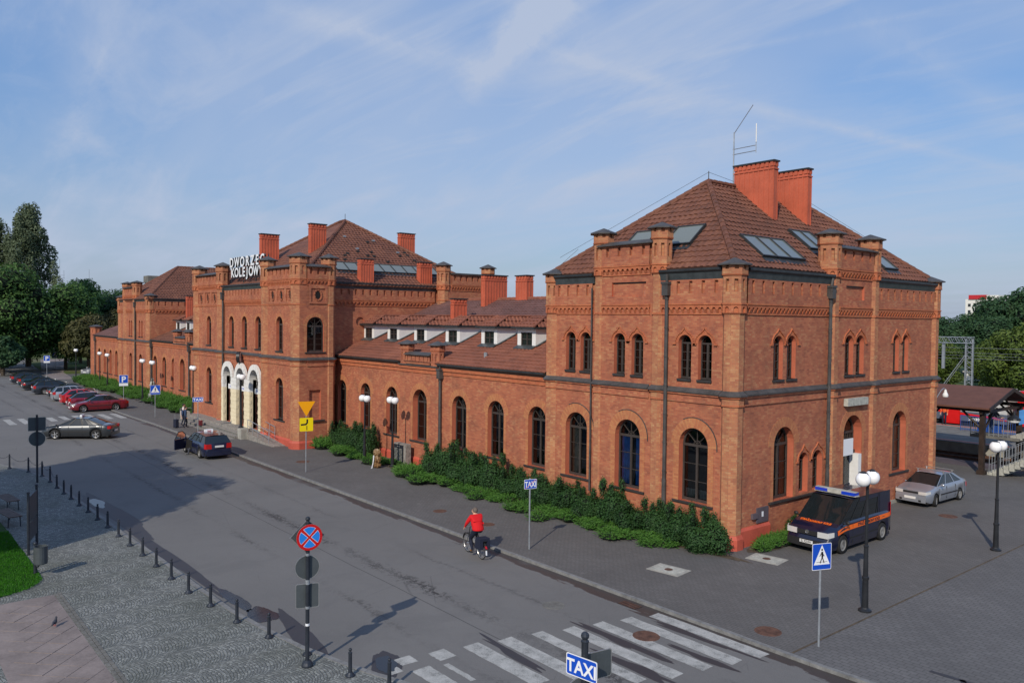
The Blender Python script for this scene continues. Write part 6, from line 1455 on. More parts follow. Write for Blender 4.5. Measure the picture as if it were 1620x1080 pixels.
mb = MB(); mb.sphere((0, 0, .12), .06, 12, 0, 1.7, .9, .9); mb.sphere((.10, 0, .21), .03, 10); mb.tube((.06, 0, .14), (.10, 0, .21), .04, .026); mb.tube((-.07, 0, .12), (-.20, 0, .10), .035, .02); mb.tube((.12, 0, .21), (.145, 0, .205), .008, .003)
mb.build('body', 'cloth_grey', t, smooth=True); mb = MB(); mb.tube((0, .02, .09), (.01, .02, 0), .006); mb.tube((0, -.02, .09), (.01, -.02, 0), .006); mb.build('leg', 'sign_red', t)
# memorial plaque and dry wreath
t = thing('memorial_plaque', 'black memorial plaque with engraved lines on a low stone block', 'plaque', (-40.05, 24.75, 0), radians(0)); mb = MB(); mb.box(-.55, .75, -.1, .25, 0, 1.25); mb.build('stone', 'granite', t)
mb = MB(); mb.box(-.5, .5, -.14, -.10, .12, 1.18); p = mb.build('tablet', 'plaque_black', t); mb = MB()
rng = random.Random(2)
for r in range(11):
    if r == 0: mb.box(-.12, -.04, -.147, -.141, 1.06, 1.10); mb.box(.04, .12, -.147, -.141, 1.06, 1.10); continue
    x = -.42
    while x < .38: w = rng.uniform(.04, .12); mb.box(x, min(.42, x+w), -.145, -.141, 1.0-r*.075, 1.025-r*.075); x += w+.03
mb.build('engraving', 'stone_pale', p)
t = thing('wreath', 'dried straw-coloured funeral wreath with pale ribbon leaning by the lamp post', 'wreath', (-40.0, 23.15, -.05), radians(-10)); t.scale = (1.15, 1, 1.1)
v, f, tn = leafball([(0, 0, .22, .30, .18, .2), (0, 0, .5, .34, .16, .22), (0, .03, .8, .27, .15, .2)], 2600, .045, random.Random(4), elong=1.8); mb = MB(); mb.v, mb.f, mb.m = v, f, [0]*len(f); o = mb.build('flowers', 'wreath_dry', t); set_tone(o, tn)
mb = MB(); mb.path([V(.05, -.2, .7), V(.12, -.25, .4), V(.05, -.3, .05), V(.14, -.42, .01)], .03, 4); mb.build('ribbon', 'sign_white', t)
t = thing('garden_statue', 'pale stone statue of a robed figure between junipers near the crossing sign', 'statue', (-85.2, 23.5, 0)); mb = MB()
mb.box(-.45, .45, -.4, .4, 0, .25); mb.box(-.36, .36, -.32, .32, .25, .7); mb.build('plinth', 'stone_pale', t)
mb = MB(); mb.lathe([(.001, .7), (.30, .7), (.27, 1.0), (.22, 1.4), (.25, 1.75), (.20, 1.92), (.08, 1.98)], n=12); mb.sphere((0, 0, 2.12), .13, 12, 0, 1, 1, 1.2); mb.tube((.2, 0, 1.8), (.1, -.26, 1.5), .07); mb.tube((-.2, 0, 1.8), (-.1, -.26, 1.5), .07); mb.build('figure', 'stone_pale', t, smooth=True)
for i, (dx, dy) in enumerate(((-.9, -.8), (.8, -.9))): tag(blob('flat_stone', (-85.2+dx, 23.1+dy), .35, .25, 0, .0, 'stone_pale', i), kind='structure')

# ================================================================= vehicles
def car(name, label, loc, rz, prof, paint, L_=4.5, W_h=.87, wb=2.65, wr=.31, front_oh=.9, rim='alloy', rim_kind='spoke', extras=(), group=None, plate=None, steer=0, cat='car', door_open=False):
    """+x forward. prof: dict with deck (x,z) lower contour of glass/bonnet, roof (x,z), windshield & rear lines"""
    t = thing(name, label, cat, loc, rz, group)
    deck, roof, gh = prof['deck'], prof['roof'], prof['gh']
    def interp(P, x):
        if x <= P[0][0]: return P[0][1]
        for (a, b), (c, d) in zip(P, P[1:]):
            if x <= c: return b+(d-b)*(x-a)/(c-a) if c > a else d
        return P[-1][1]
    xf = L_/2; xr = -L_/2; ax = (xf-front_oh, xf-front_oh-wb)
    st = sorted(set([round(xr+L_*k/46, 3) for k in range(47)]+[round(a+wr*1.22*cos(radians(q)), 3) for a in ax for q in range(0, 181, 15)]))
    def halfw(x):
        f = (x-xr)/L_; e = min(f, 1-f)*L_; return W_h*(1-.16*max(0, 1-e/.55)**2.2)
    def zlow(x):
        z = .20+.10*max(0, 1-min(x-xr, xf-x)/.35)
        for a in ax:
            dx = x-a; R = wr*1.20
            if abs(dx) < R: z = max(z, wr+sqrt(R*R-dx*dx)-.01)
        return z
    mb = MB(); rows = []
    for x in st:
        w = halfw(x); zl = zlow(x); zd = interp(deck, x); zm = zl+(zd-zl)*.5; belt = zd-.03
        sh_ = prof.get('belt', .0)
        pts = [(-w*.93, zl), (-w*1.0, zl+(belt-zl)*.30), (-w*1.0, zl+(belt-zl)*.62), (-w*.965, belt-.03), (-w*.90, zd), (-w*.45, zd+.035), (0, zd+.045), (w*.45, zd+.035), (w*.90, zd), (w*.965, belt-.03), (w*1.0, zl+(belt-zl)*.62), (w*1.0, zl+(belt-zl)*.30), (w*.93, zl)]
        rows.append(len(mb.v)); mb.v += [(x, y, z) for y, z in pts]
    n = 13
    for a, b in zip(rows, rows[1:]):
        for k in range(n-1): mb.f.append((a+k, a+k+1, b+k+1, b+k)); mb.m.append(0)
    mb.f.append(tuple(rows[0]+k for k in range(n))); mb.m.append(0); mb.f.append(tuple(rows[-1]+k for k in reversed(range(n)))); mb.m.append(0)
    body = mb.build('body', [paint, 'plastic_dark'], t, smooth=True)
    try: body.data.shade_auto_smooth(True) if False else None
    except Exception: pass
    md = body.modifiers.new('edge', 'EDGE_SPLIT'); md.split_angle = radians(38)
    # underside
    mb = MB(); mb.box(xr+.15, xf-.15, -W_h*.88, W_h*.88, .17, .24); 
    for a in ax: mb.box(a-wr*1.18, a+wr*1.18, -W_h*.86, W_h*.86, .2, wr*2.15)
    mb.build('underbody', 'rubber', t)
    # greenhouse: gh = [(x_bottom_front, x_top_front), (x_top_rear, x_bottom_rear)]
    (xbf, xtf), (xtr, xbr) = gh; wt = W_h*prof.get('tumble', .70); wbm = W_h*.885
    zb = lambda x: interp(deck, x)-.01; zt = lambda x: interp(roof, x)
    g = MB(); N_ = 10; tops, bots = [], []
    for k in range(N_+1):
        f = k/N_; xt = xtr+(xtf-xtr)*f; xb = xbr+(xbf-xbr)*f; tops.append((xt, wt, zt(xt)-.025)); bots.append((xb, wbm, zb(xb)))
    for s in (-1, 1):
        for k in range(N_):
            q = [V(bots[k][0], s*bots[k][1], bots[k][2]), V(bots[k+1][0], s*bots[k+1][1], bots[k+1][2]), V(tops[k+1][0], s*tops[k+1][1], tops[k+1][2]), V(tops[k][0], s*tops[k][1], tops[k][2])]
            g.poly(q if s < 0 else q[::-1])
    for (bt, tp, sg) in ((bots[-1], tops[-1], 1), (bots[0], tops[0], -1)):
        m_ = 6
        for k in range(m_):
            y0, y1 = -1+2*k/m_, -1+2*(k+1)/m_; c0, c1 = .07*(1-y0*y0), .07*(1-y1*y1)
            q = [V(bt[0]+sg*c0, y0*bt[1], bt[2]), V(bt[0]+sg*c1, y1*bt[1], bt[2]), V(tp[0]+sg*c1*.6, y1*tp[1], tp[2]), V(tp[0]+sg*c0*.6, y0*tp[1], tp[2])]
            g.poly(q if sg > 0 else q[::-1])
    g.build('windows', 'car_glass', t, smooth=False)
    # roof skin and pillars in body colour
    r = MB(); prev = None
    for k in range(N_+1):
        x, w, z = tops[k]; row = [V(x, y*w*1.02, z+.035*(1-y*y)+.012) for y in (-1, -.5, 0, .5, 1)]
        if prev: 
            for j in range(4): r.poly([prev[j], row[j], row[j+1], prev[j+1]][::-1] if False else [prev[j], row[j], row[j+1], prev[j+1]])
        prev = row
    for s in (-1, 1):
        for (b_, t_) in ((bots[-1], tops[-1]), (bots[0], tops[0])):
            A, B = V(b_[0], s*b_[1], b_[2]), V(t_[0], s*t_[1], t_[2]); sg = -1 if b_ is bots[-1] else 1; wdt = .07 if sg < 0 else prof.get('cpil', .14)
            A2, B2 = A+V(sg*wdt*1.2, 0, 0), B+V(sg*wdt, 0, 0); o = V(0, s*.012, .0)
            r.poly([A+o, A2+o, B2+o, B+o], 1)
        for fx in prof.get('pillars', (.5,)):
            xb = xbr+(xbf-xbr)*fx; xt = xtr+(xtf-xtr)*fx; A, B = V(xb, s*wbm, zb(xb)), V(xt, s*wt, zt(xt)-.02); o = V(0, s*.012, 0); r.poly([A+o-V(.04, 0, 0), A+o+V(.04, 0, 0), B+o+V(.035, 0, 0), B+o-V(.035, 0, 0)], 1)
        for k in range(N_): r.poly([V(tops[k][0], s*wt*1.005+s*.008, tops[k][2]-.035), V(tops[k+1][0], s*wt*1.005+s*.008, tops[k+1][2]-.035), V(tops[k+1][0], s*wt*1.02, tops[k+1][2]+.012), V(tops[k][0], s*wt*1.02, tops[k][2]+.012)], 1)
    r.build('roof', [paint, paint if paint in ('paint_silver', 'paint_red', 'paint_lightsilver') else 'plastic_dark'], t)
    # door seams, handles, side strip, bumpers
    for s in (-1, 1):
        d = MB()
        for fx in (.02,)+tuple(prof.get('pillars', (.5,)))+(.96,):
            xb = xbr+(xbf-xbr)*fx
            if prof.get('van'): pass
            w = halfw(xb)*1.003; d.box(xb-.006, xb+.006, min(s*w, s*(w-.02)), max(s*w, s*(w-.02)), .30, zb(xb)-.08)
        d.box(ax[1]+wr*1.3, ax[0]-wr*1.3, min(s*W_h*1.008, s*W_h*.97), max(s*W_h*1.008, s*W_h*.97), .50, .56)
        d.build('side_trim', 'plastic_dark', t)
    for nm, xx, sg in (('front_bumper', xf, 1), ('rear_bumper', xr, -1)):
        b = MB()
        for k in range(8):
            y0, y1 = -1+2*k/8, -1+2*(k+1)/8; wq = halfw(xx)*1.01; c = lambda y: xx+sg*(.06-.05*y*y)
            P = [V(c(y0), y0*wq, .24), V(c(y1), y1*wq, .24), V(c(y1), y1*wq, .50), V(c(y0), y0*wq, .50)]; b.poly(P if sg > 0 else P[::-1]); Q = [P[3], P[2], V(xx-sg*.06, y1*wq, .52), V(xx-sg*.06, y0*wq, .52)]; b.poly(Q if sg > 0 else Q[::-1])
        b.build(nm, prof.get('bump', paint), t)
    zl_ = interp(deck, xf-.12)
    fr = prof.get('light_z', (.60, .74))
    for s in (-1, 1):
        wq = halfw(xf-.05)
        h_ = MB(); h_.prism([V(xf-.02, s*wq*.50, fr[0]), V(xf-.03, s*wq*.98, fr[0]+.01), V(xf-.03, s*wq*.98, fr[1]+.01), V(xf-.02, s*wq*.50, fr[1])], V(.035, 0, 0)); h_.prism([V(xf-.02, s*wq*.96, fr[0]+.01), V(xf-.26, s*halfw(xf-.26)*.985, fr[0]+.06), V(xf-.26, s*halfw(xf-.26)*.985, fr[1]+.03), V(xf-.02, s*wq*.96, fr[1]+.01)], V(0, s*.025, 0)); h_.build('headlight', 'lamp_lens', t)
        rz0, rz1 = prof.get('tail_z', (.62, .82)); wr_ = halfw(xr+.05)
        h_ = MB(); h_.prism([V(xr-.015, s*wr_*.58, rz0), V(xr-.005, s*wr_*.99, rz0), V(xr-.005, s*wr_*.97, rz1), V(xr-.015, s*wr_*.62, rz1)], V(.03, 0, 0)); h_.prism([V(xr+.0, s*wr_*.985, rz0), V(xr+.2, s*halfw(xr+.2)*.995, rz0), V(xr+.2, s*halfw(xr+.2)*.985, rz1), V(xr, s*wr_*.97, rz1)], V(0, s*.018, 0)); h_.build('tail_light', 'tail_red', t)
        m = MB(); m.sphere((xbf-.22, s*(W_h+.10), zb(xbf)+.09), .1, 10, 0, .6, 1, .75); m.tube((xbf-.22, s*(W_h-.1), zb(xbf)+.03), (xbf-.22, s*(W_h+.06), zb(xbf)+.06), .025); m.build('mirror', prof.get('mirror', paint), t, smooth=True)
    gm = MB(); gm.box(xf-.03, xf+.012, -W_h*.42, W_h*.42, fr[0]+.03, fr[1]-.02); gm.box(xf-.02, xf+.045, -W_h*.6, W_h*.6, .27, .36); gm.build('grille', 'plastic_dark', t)
    pt = MB(); pt.box(xf+.05, xf+.075, -.26, .26, .38, .49); fp = pt.build('number_plate', 'plate_white', t); pt = MB(); zz = prof.get('plate_z', .5); pt.box(xr-.085, xr-.05, -.26, .26, zz, zz+.11); pt.build('number_plate', 'plate_white', t)
    if plate: text_obj(plate, .115, Fr(V(xf+.076, 0, .40), (0, 1, 0), (1, 0, 0)), 0, 0, 0, .002, 'sign_black', fp, 'lettering', 'CENTER', sx=.85, bold=.002)
    for a in ax:
        for s in (-1, 1):
            w = MB(); yy = s*(W_h-.03)
            w.lathe([(wr*.66, -.10), (wr*.95, -.10), (wr, -.07), (wr, .07), (wr*.95, .10), (wr*.66, .10)], (0, 0, 0), 24, 0, 'y'); wo = w.build('wheel', 'rubber', t, smooth=True); wo.location = (a, yy-s*.09, wr)
            if a == ax[0] and steer: wo.rotation_euler = (0, 0, radians(steer))
            q = MB(); ys = s*.055
            if rim_kind == 'spoke':
                q.lathe([(wr*.60, s*.07), (wr*.68, s*.085), (wr*.68, s*.02)], (0, 0, 0), 24, 0, 'y')
                for k in range(5):
                    an = 2*pi*k/5; e = V(cos(an), 0, sin(an)); n_ = V(-sin(an), 0, cos(an)); q.obox(e*wr*.34+V(0, ys, 0), e*wr*.33, n_*wr*.085, V(0, .02, 0))
                q.lathe([(.001, s*.085), (.06, s*.08), (.065, s*.04)], (0, 0, 0), 12, 0, 'y')
            else: q.lathe([(.001, s*.06), (wr*.3, s*.085), (wr*.55, s*.06), (wr*.68, s*.085), (wr*.68, s*.02)], (0, 0, 0), 24, 0, 'y')
            q.build('rim', rim, wo)
            q = MB(); q.poly([V(wr*.66*cos(2*pi*k/20), s*.0, wr*.66*sin(2*pi*k/20)) for k in range(20)]); q.build('hub_shadow', 'rubber', wo)
    t['_ax'] = 0; del t['_ax']; return t
SED = dict(deck=[(-2.3, .78), (-2.2, .93), (-1.55, .97), (.75, .95), (1.1, .92), (1.9, .78), (2.2, .66), (2.3, .55)], roof=[(-1.2, 1.34), (-.5, 1.42), (.0, 1.42), (.4, 1.36)], gh=((1.15, .35), (-.85, -1.65)), pillars=(.36, .68), cpil=.20)
HAT = dict(deck=[(-2.0, .62), (-1.95, .93), (-1.6, .95), (.7, .93), (1.0, .90), (1.7, .76), (1.9, .62), (2.0, .5)], roof=[(-1.5, 1.34), (-.7, 1.42), (0, 1.42), (.35, 1.36)], gh=((1.05, .3), (-1.35, -1.88)), pillars=(.42, .72), cpil=.22, tail_z=(.66, .95))
EST = dict(deck=[(-2.3, .62), (-2.26, .95), (-1.8, .96), (.75, .94), (1.1, .91), (1.9, .78), (2.2, .66), (2.3, .55)], roof=[(-1.9, 1.38), (-.6, 1.46), (.0, 1.45), (.4, 1.37)], gh=((1.15, .35), (-1.85, -2.2)), pillars=(.27, .52, .76), cpil=.12, tail_z=(.66, .95), plate_z=.74)
P407 = dict(deck=[(-2.3, .72), (-2.22, .96), (-1.6, 1.0), (.75, .97), (1.3, .93), (1.95, .78), (2.25, .62), (2.33, .48)], roof=[(-1.1, 1.36), (-.4, 1.44), (.1, 1.43), (.5, 1.34)], gh=((1.42, .35), (-.75, -1.85)), pillars=(.42, .70), cpil=.16, light_z=(.56, .76), tail_z=(.72, .92))
VAN = dict(deck=[(-2.4, .7), (-2.38, 1.12), (-1.0, 1.13), (1.2, 1.12), (1.55, 1.10), (1.95, .99), (2.22, .86), (2.36, .68), (2.42, .45)], roof=[(-2.3, 1.84), (-1.8, 1.93), (.2, 1.95), (.75, 1.86)], gh=((1.66, .62), (-2.22, -2.34)), pillars=(.30, .60, .80), cpil=.14, tumble=.86, light_z=(.66, .86), tail_z=(.9, 1.4), bump='plastic_dark', mirror='plastic_dark')
def RD(x, y): return (x*1.0094, y*1.0094, ZR)
# --- the dark railway guard van, nose towards the camera side
vn = car('parked_van', 'dark blue security van with orange side stripe and blue light bar on the roof', (-15.72, 29.75, 0), radians(-90), VAN, 'paint_navy', 4.85, .95, 3.05, .34, .92, 'wheel_cover', 'cover', cat='van', plate='EL 9254W')
# body panels over the rear side glass, stripe, bonnet lettering, light bar
w_ = .95*.885; wt_ = .95*.86
for s in (-1, 1):
    mb = MB()
    def gp(x, f): return V(x, s*(w_*(1-f)+wt_*f+.016), 1.10+.80*f)
    for (a, b, f0, f1) in ((-2.28, -1.35, -.02, 1.0), (-1.35, .15, .62+.2, 1.0), (-1.42, -1.28, 0, 1)): mb.poly([gp(a, f0), gp(b, f0), gp(b, f1), gp(a, f1)])
    mb.build('side_panel', 'paint_navy', vn)
for s in (-1, 1):
    mb = MB()
    for k in range(20):
        x0, x1 = -2.3+4.25*k/20, -2.3+4.25*(k+1)/20
        hw = lambda x: .95*(1-.16*max(0, 1-min(x+2.425, 2.425-x)/.55)**2.2)*1.006
        zc0 = .97-.05*(x0+2.3)/4.25-(.16 if x0 > 1.4 else 0)*(x0-1.4); zc1 = .97-.05*(x1+2.3)/4.25-(.16 if x1 > 1.4 else 0)*(x1-1.4); h_ = .085
        mb.poly([V(x0, s*hw(x0), zc0-h_), V(x1, s*hw(x1), zc1-h_), V(x1, s*hw(x1)*.985, zc1+h_), V(x0, s*hw(x0)*.985, zc0+h_)])
    mb.build('side_stripe', 'van_orange', vn)
text_obj('STRAŻ OCHRONY KOLEI', .16, Fr(V(-.35, .95*1.008, .90), (-1, 0, 0), (0, 1, 0)), 0, 0, .004, .003, 'paint_navy', vn, 'side_lettering', 'CENTER', sx=.95, bold=.004)
nb = V(.42, 0, 1).normalized()
for i, (word, yy) in enumerate((('STRAŻ', -.46), ('OCHRONY', .0), ('KOLEI', .46))):
    F_ = Fr(V(1.90-.09*abs(yy), yy, 1.025), (0, 1, 0), nb); text_obj(word, .155, F_, 0, 0, .035, .004, 'van_orange', vn, 'bonnet_lettering', 'CENTER', sx=.72, bold=.006)
lb_ = MB(); lb_.box(.18, .52, -.80, -.28, 1.985, 2.10, 0); lb_.box(.18, .52, .28, .80, 1.985, 2.10, 0); lb_.box(.17, .53, -.28, .28, 1.98, 2.105, 1); lb_.box(.20, .50, -.84, .84, 1.95, 1.985, 1); lb_.box(.24, .46, -.82, .82, 2.10, 2.115, 1); lb_.build('light_bar', ['beacon_blue', 'stone_pale'], vn)
mb = MB(); mb.lathe([(.001, 0), (.07, 0), (.07, .01)], (0, 0, 0), 16, 0, 'x'); e = mb.build('badge', 'chrome', vn); e.location = (2.44, 0, .80)
sc_ = car('parked_car', 'silver saloon car with roof bars parked beside the side wall', (-16.75, 40.35, 0), radians(-92), SED, 'paint_silver', 4.15, .83, 2.45, .29, .85, 'wheel_cover', 'cover', steer=14)
mb = MB()
for x in (.15, -.75):
    mb.tube((x, -.68, 1.50), (x, .68, 1.50), .018)
    for s in (-1, 1): mb.tube((x, s*.60, 1.40), (x, s*.60, 1.50), .03)
mb.build('roof_bar', 'alloy', sc_)
# --- taxis
tx = car('taxi_saloon', 'dark grey taxi saloon with white roof sign turning by the far zebra crossing', RD(-61.95, 12.35), radians(235), P407, 'paint_darkgrey', 4.68, .91, 2.72, .335, 1.0, cat='taxi')
def roofsign(t, x, w=.42):
    mb = MB(); mb.prism([V(x-.09, -w/2, 1.47), V(x+.09, -w/2, 1.47), V(x+.05, -w/2, 1.62), V(x-.05, -w/2, 1.62)], V(0, w, 0)); s = mb.build('roof_sign', 'sign_white', t)
    for sg in (-1, 1): text_obj('TAXI', .11, Fr(V(x+sg*.085, 0, 1.49), (0, sg, 0), (sg, 0, .25)), 0, 0, .006, .002, 'sign_red', s, 'lettering', 'CENTER', sx=1.0, bold=.003)
roofsign(tx, -.1)
tw = car('taxi_estate', 'dark blue taxi estate at the kerb with its driver door wide open', RD(-50.15, 16.95), radians(180), EST, 'paint_passat', 4.67, .87, 2.70, .31, .92, 'wheel_cover', 'cover', cat='taxi')
roofsign(tw, -.5, .5)
# open driver's door (left side, +y local is away... car faces -X so its left is local +y -> world -y)
mb = MB(); mb.obox(V(0, .02, .62), V(.50, 0, 0), V(0, .03, 0), V(0, 0, .32)); dz = mb.build('open_door', 'paint_passat', tw)
mb = MB(); mb.path([V(-.46, .02, .94), V(-.42, -.03, 1.2), V(-.20, -.06, 1.38), V(.12, -.06, 1.36), V(.48, .02, .95)], .028); mb.build('door_frame', 'plastic_dark', dz)
mb = MB(); mb.poly([V(-.42, .0, .95), V(.44, .0, .95), V(.12, -.05, 1.34), V(-.20, -.05, 1.36), V(-.38, -.03, 1.18)]); mb.build('pane', 'window_glass', dz)
dz.location = (1.02, 1.22, 0); dz.rotation_euler = (0, 0, radians(118))
mb = MB(); mb.box(-.02, .98, .80, .878, .36, .92); mb.build('door_opening', 'interior', tw)
# --- the row of parked cars, noses or tails to the road
rowc = [
 ('saloon', 'burgundy saloon nearest the far zebra crossing in the row of parked cars', RD(-78.75, 17.15), -90, SED, 'paint_burgundy', 4.66, .88, 2.66, 'spoke', 'alloy'),
 ('hatchback', 'dark red hatchback parked second in the row beside the burgundy saloon', RD(-82.4, 17.4), 88, HAT, 'paint_hatch', 4.2, .85, 2.5, 'cover', 'wheel_cover'),
 ('small_hatchback', 'bright red hatchback parked third between dark red and silver cars', RD(-86.0, 17.35), 90, HAT, 'paint_red', 3.9, .82, 2.4, 'cover', 'wheel_cover'),
 ('estate_car', 'light silver estate parked between the bright red car and dark cars', RD(-90.0, 17.5), 90, EST, 'paint_lightsilver', 4.3, .85, 2.6, 'spoke', 'alloy'),
 ('dark_saloon', 'black saloon parked hidden behind the light silver estate', RD(-93.2, 17.8), 90, SED, 'paint_black', 4.5, .87, 2.6, 'cover', 'wheel_cover'),
 ('dark_estate', 'slate grey estate parked left of the silver estate', RD(-98.6, 17.3), 90, EST, 'paint_slate', 4.6, .88, 2.7, 'cover', 'wheel_cover'),
 ('blue_saloon', 'black saloon with bright tail lights left of the slate estate', RD(-104.5, 17.2), 90, SED, 'paint_black', 4.6, .88, 2.65, 'cover', 'wheel_cover'),
 ('teal_hatchback', 'dark teal hatchback near the far end of the parked row', RD(-110.0, 17.3), 90, HAT, 'paint_teal', 4.1, .85, 2.5, 'cover', 'wheel_cover'),
 ('small_dark_car', 'farthest small dark car in the parked row', RD(-115.0, 17.2), 90, HAT, 'paint_slate', 4.0, .84, 2.45, 'cover', 'wheel_cover'),
 ('minivan', 'pale silver car parked beyond the junipers at the far end of the station', (-127.5, 27.6, 0), -60, EST, 'paint_lightsilver', 4.3, .87, 2.6, 'cover', 'wheel_cover')]
for nm, lb, lc, rr, pf, pt_, LL, hw_, wb_, rk, rm in rowc:
    car('parked_car', lb, lc, radians(rr), pf, pt_, LL, hw_, wb_, .31, (LL-wb_)*.46, rm, rk, group='parked cars in front of the far wing' if nm != 'minivan' else None)

# ================================================================= people
BODY = dict(hip=(0, 0, .92), chest=(0, .02, 1.32), neck=(0, .02, 1.48), head=(0, .04, 1.62), htop=(0, .03, 1.72), shl=(-.17, .02, 1.42), shr=(.17, .02, 1.42), ell=(-.24, .0, 1.13), elr=(.24, .0, 1.13), wrl=(-.25, .10, .88), wrr=(.25, .10, .88),
            hpl=(-.09, 0, .90), hpr=(.09, 0, .90), knl=(-.10, .04, .50), knr=(.10, .04, .50), anl=(-.10, -.01, .09), anr=(.10, -.01, .09), tol=(-.11, .16, .04), tor=(.11, .16, .04))
RAD = dict(hip=.155, chest=.165, neck=.062, head=.10, htop=.075, shl=.085, shr=.085, ell=.055, elr=.055, wrl=.036, wrr=.036, hpl=.10, hpr=.10, knl=.068, knr=.068, anl=.045, anr=.045, tol=.036, tor=.036)
EDG = [('hip', 'chest'), ('chest', 'neck'), ('neck', 'head'), ('head', 'htop'), ('chest', 'shl'), ('chest', 'shr'), ('shl', 'ell'), ('shr', 'elr'), ('ell', 'wrl'), ('elr', 'wrr'), ('hip', 'hpl'), ('hip', 'hpr'), ('hpl', 'knl'), ('hpr', 'knr'), ('knl', 'anl'), ('knr', 'anr'), ('anl', 'tol'), ('anr', 'tor')]
def person(label, loc, rz, pose, top, legs, shoes='plastic_dark', hair='hair_dark', scale=1.0, bulk=1.0, coat=False, root=None):
    t = thing('person', label, 'person', loc, rz); J = {k: Vector(v) for k, v in BODY.items()}
    for k, v in pose.items():
        if k != 'face': J[k] = Vector(v)
    names = list(J); idx = {n: i for i, n in enumerate(names)}; verts = [tuple(J[n]) for n in names]; edges = [(idx[a], idx[b]) for a, b in EDG]; rad = [RAD[n]*(bulk if n in ('hip', 'chest', 'shl', 'shr', 'ell', 'elr', 'hpl', 'hpr', 'knl', 'knr') else 1) for n in names]
    seg_ = [(a, b) for a, b in EDG]
    for s in ('l', 'r'):
        w, e = J['wr'+s], J['el'+s]; d = (w-e).normalized(); sd = d.orthogonal().normalized(); sd2 = d.cross(sd)
        pi_ = len(verts); verts.append(tuple(w+d*.06)); rad.append(.032); edges.append((idx['wr'+s], pi_)); seg_.append(('wr'+s, None))
        for k, off in enumerate((-.030, -.010, .010, .030)):
            a = len(verts); verts.append(tuple(w+d*(.115-.008*abs(k-1.5))+sd*off)); rad.append(.010); edges.append((pi_, a)); b = len(verts); verts.append(tuple(w+d*(.155-.012*abs(k-1.4))+sd*off*1.1+sd2*.018)); rad.append(.008); edges.append((a, b))
        a = len(verts); verts.append(tuple(w+d*.07-sd*.052+sd2*.01)); rad.append(.011); edges.append((pi_, a))
    me = bpy.data.meshes.new('person'); me.from_pydata(verts, edges, []); o = bpy.data.objects.new('person', me); col.objects.link(o)
    sk = o.modifiers.new('skin', 'SKIN'); sk.use_smooth_shade = True
    for i, r in enumerate(rad): me.skin_vertices[0].data[i].radius = (r, r*.82 if i in (idx['hip'], idx['chest']) else r); me.skin_vertices[0].data[i].use_root = (i == idx['hip'])
    sb_ = o.modifiers.new('sub', 'SUBSURF'); sb_.levels = 2; sb_.render_levels = 2
    bpy.context.view_layer.update(); m2 = bpy.data.meshes.new_from_object(o.evaluated_get(bpy.context.evaluated_depsgraph_get())); bpy.data.objects.remove(o)
    m2.materials.clear()
    for mm in (top, legs, 'skin', shoes): m2.materials.append(MATS[mm])
    up_set = {('hip', 'chest'): 0, ('chest', 'neck'): 0, ('neck', 'head'): 2, ('head', 'htop'): 2, ('chest', 'shl'): 0, ('chest', 'shr'): 0, ('shl', 'ell'): 0, ('shr', 'elr'): 0, ('ell', 'wrl'): 0, ('elr', 'wrr'): 0, ('hip', 'hpl'): 1, ('hip', 'hpr'): 1, ('hpl', 'knl'): 1, ('hpr', 'knr'): 1, ('knl', 'anl'): 1, ('knr', 'anr'): 1, ('anl', 'tol'): 3, ('anr', 'tor'): 3}
    segs = [(J[a], J[b], mi) for (a, b), mi in up_set.items()]
    for s in ('l', 'r'): w = J['wr'+s]; d = (w-J['el'+s]).normalized(); segs.append((w+d*.01, w+d*.16, 2))
    for p in m2.polygons:
        c = p.center; best = 9; bm = 0
        for A, B, mi in segs:
            ab = B-A; tt = max(0, min(1, (c-A).dot(ab)/max(1e-9, ab.length_squared))); dd = (c-(A+ab*tt)).length
            if dd < best-.001: best, bm = dd, mi
        if bm == 2 and c.z < J['neck'].z-.0 and (c-J['neck']).length < .12: bm = 0
        p.material_index = bm; p.use_smooth = True
    b = link('body', m2, t); hd = J['head']; ht = J['htop']; axz = (ht-hd).normalized()
    fdir = V(0, 1, 0)
    if 'face' in pose: fdir = Vector(pose['face']).normalized()
    h_ = MB(); c = hd+axz*.035-fdir*.022; h_.sphere(c, .108, 14, 0, .93, 1.0, 1.06); hh = h_.build('hair', hair, t, smooth=True)
    # keep the face clear of hair
    f_m = MB(); side = fdir.cross(axz).normalized(); f_m.sphere(hd+fdir*.034-axz*.004, .088, 14, 0, .88, .95, 1.12)
    for s in (-1, 1): f_m.sphere(hd+side*s*.098-axz*.005, .024, 8)
    f_m.tube(hd+fdir*.118+axz*.01, hd+fdir*.140-axz*.025, .010, .014, 6); fo = f_m.build('face', 'skin', t, smooth=True)
    e_m = MB()
    for s in (-1, 1): e_m.sphere(hd+fdir*.116+side*s*.032+axz*.018, .010, 8)
    e_m.obox(hd+fdir*.118-axz*.052, side*.022, fdir*.006, axz*.004); e_m.build('eyes_and_mouth', 'hair_dark', fo)
    if coat:
        k_ = MB(); k_.lathe([(.19*bulk, .70), (.18*bulk, .95), (.16*bulk, 1.1)], (0, J['hip'].y*.5, 0), 14); k_.build('coat_skirt', top, t, smooth=True)
    t.scale = (scale,)*3; return t
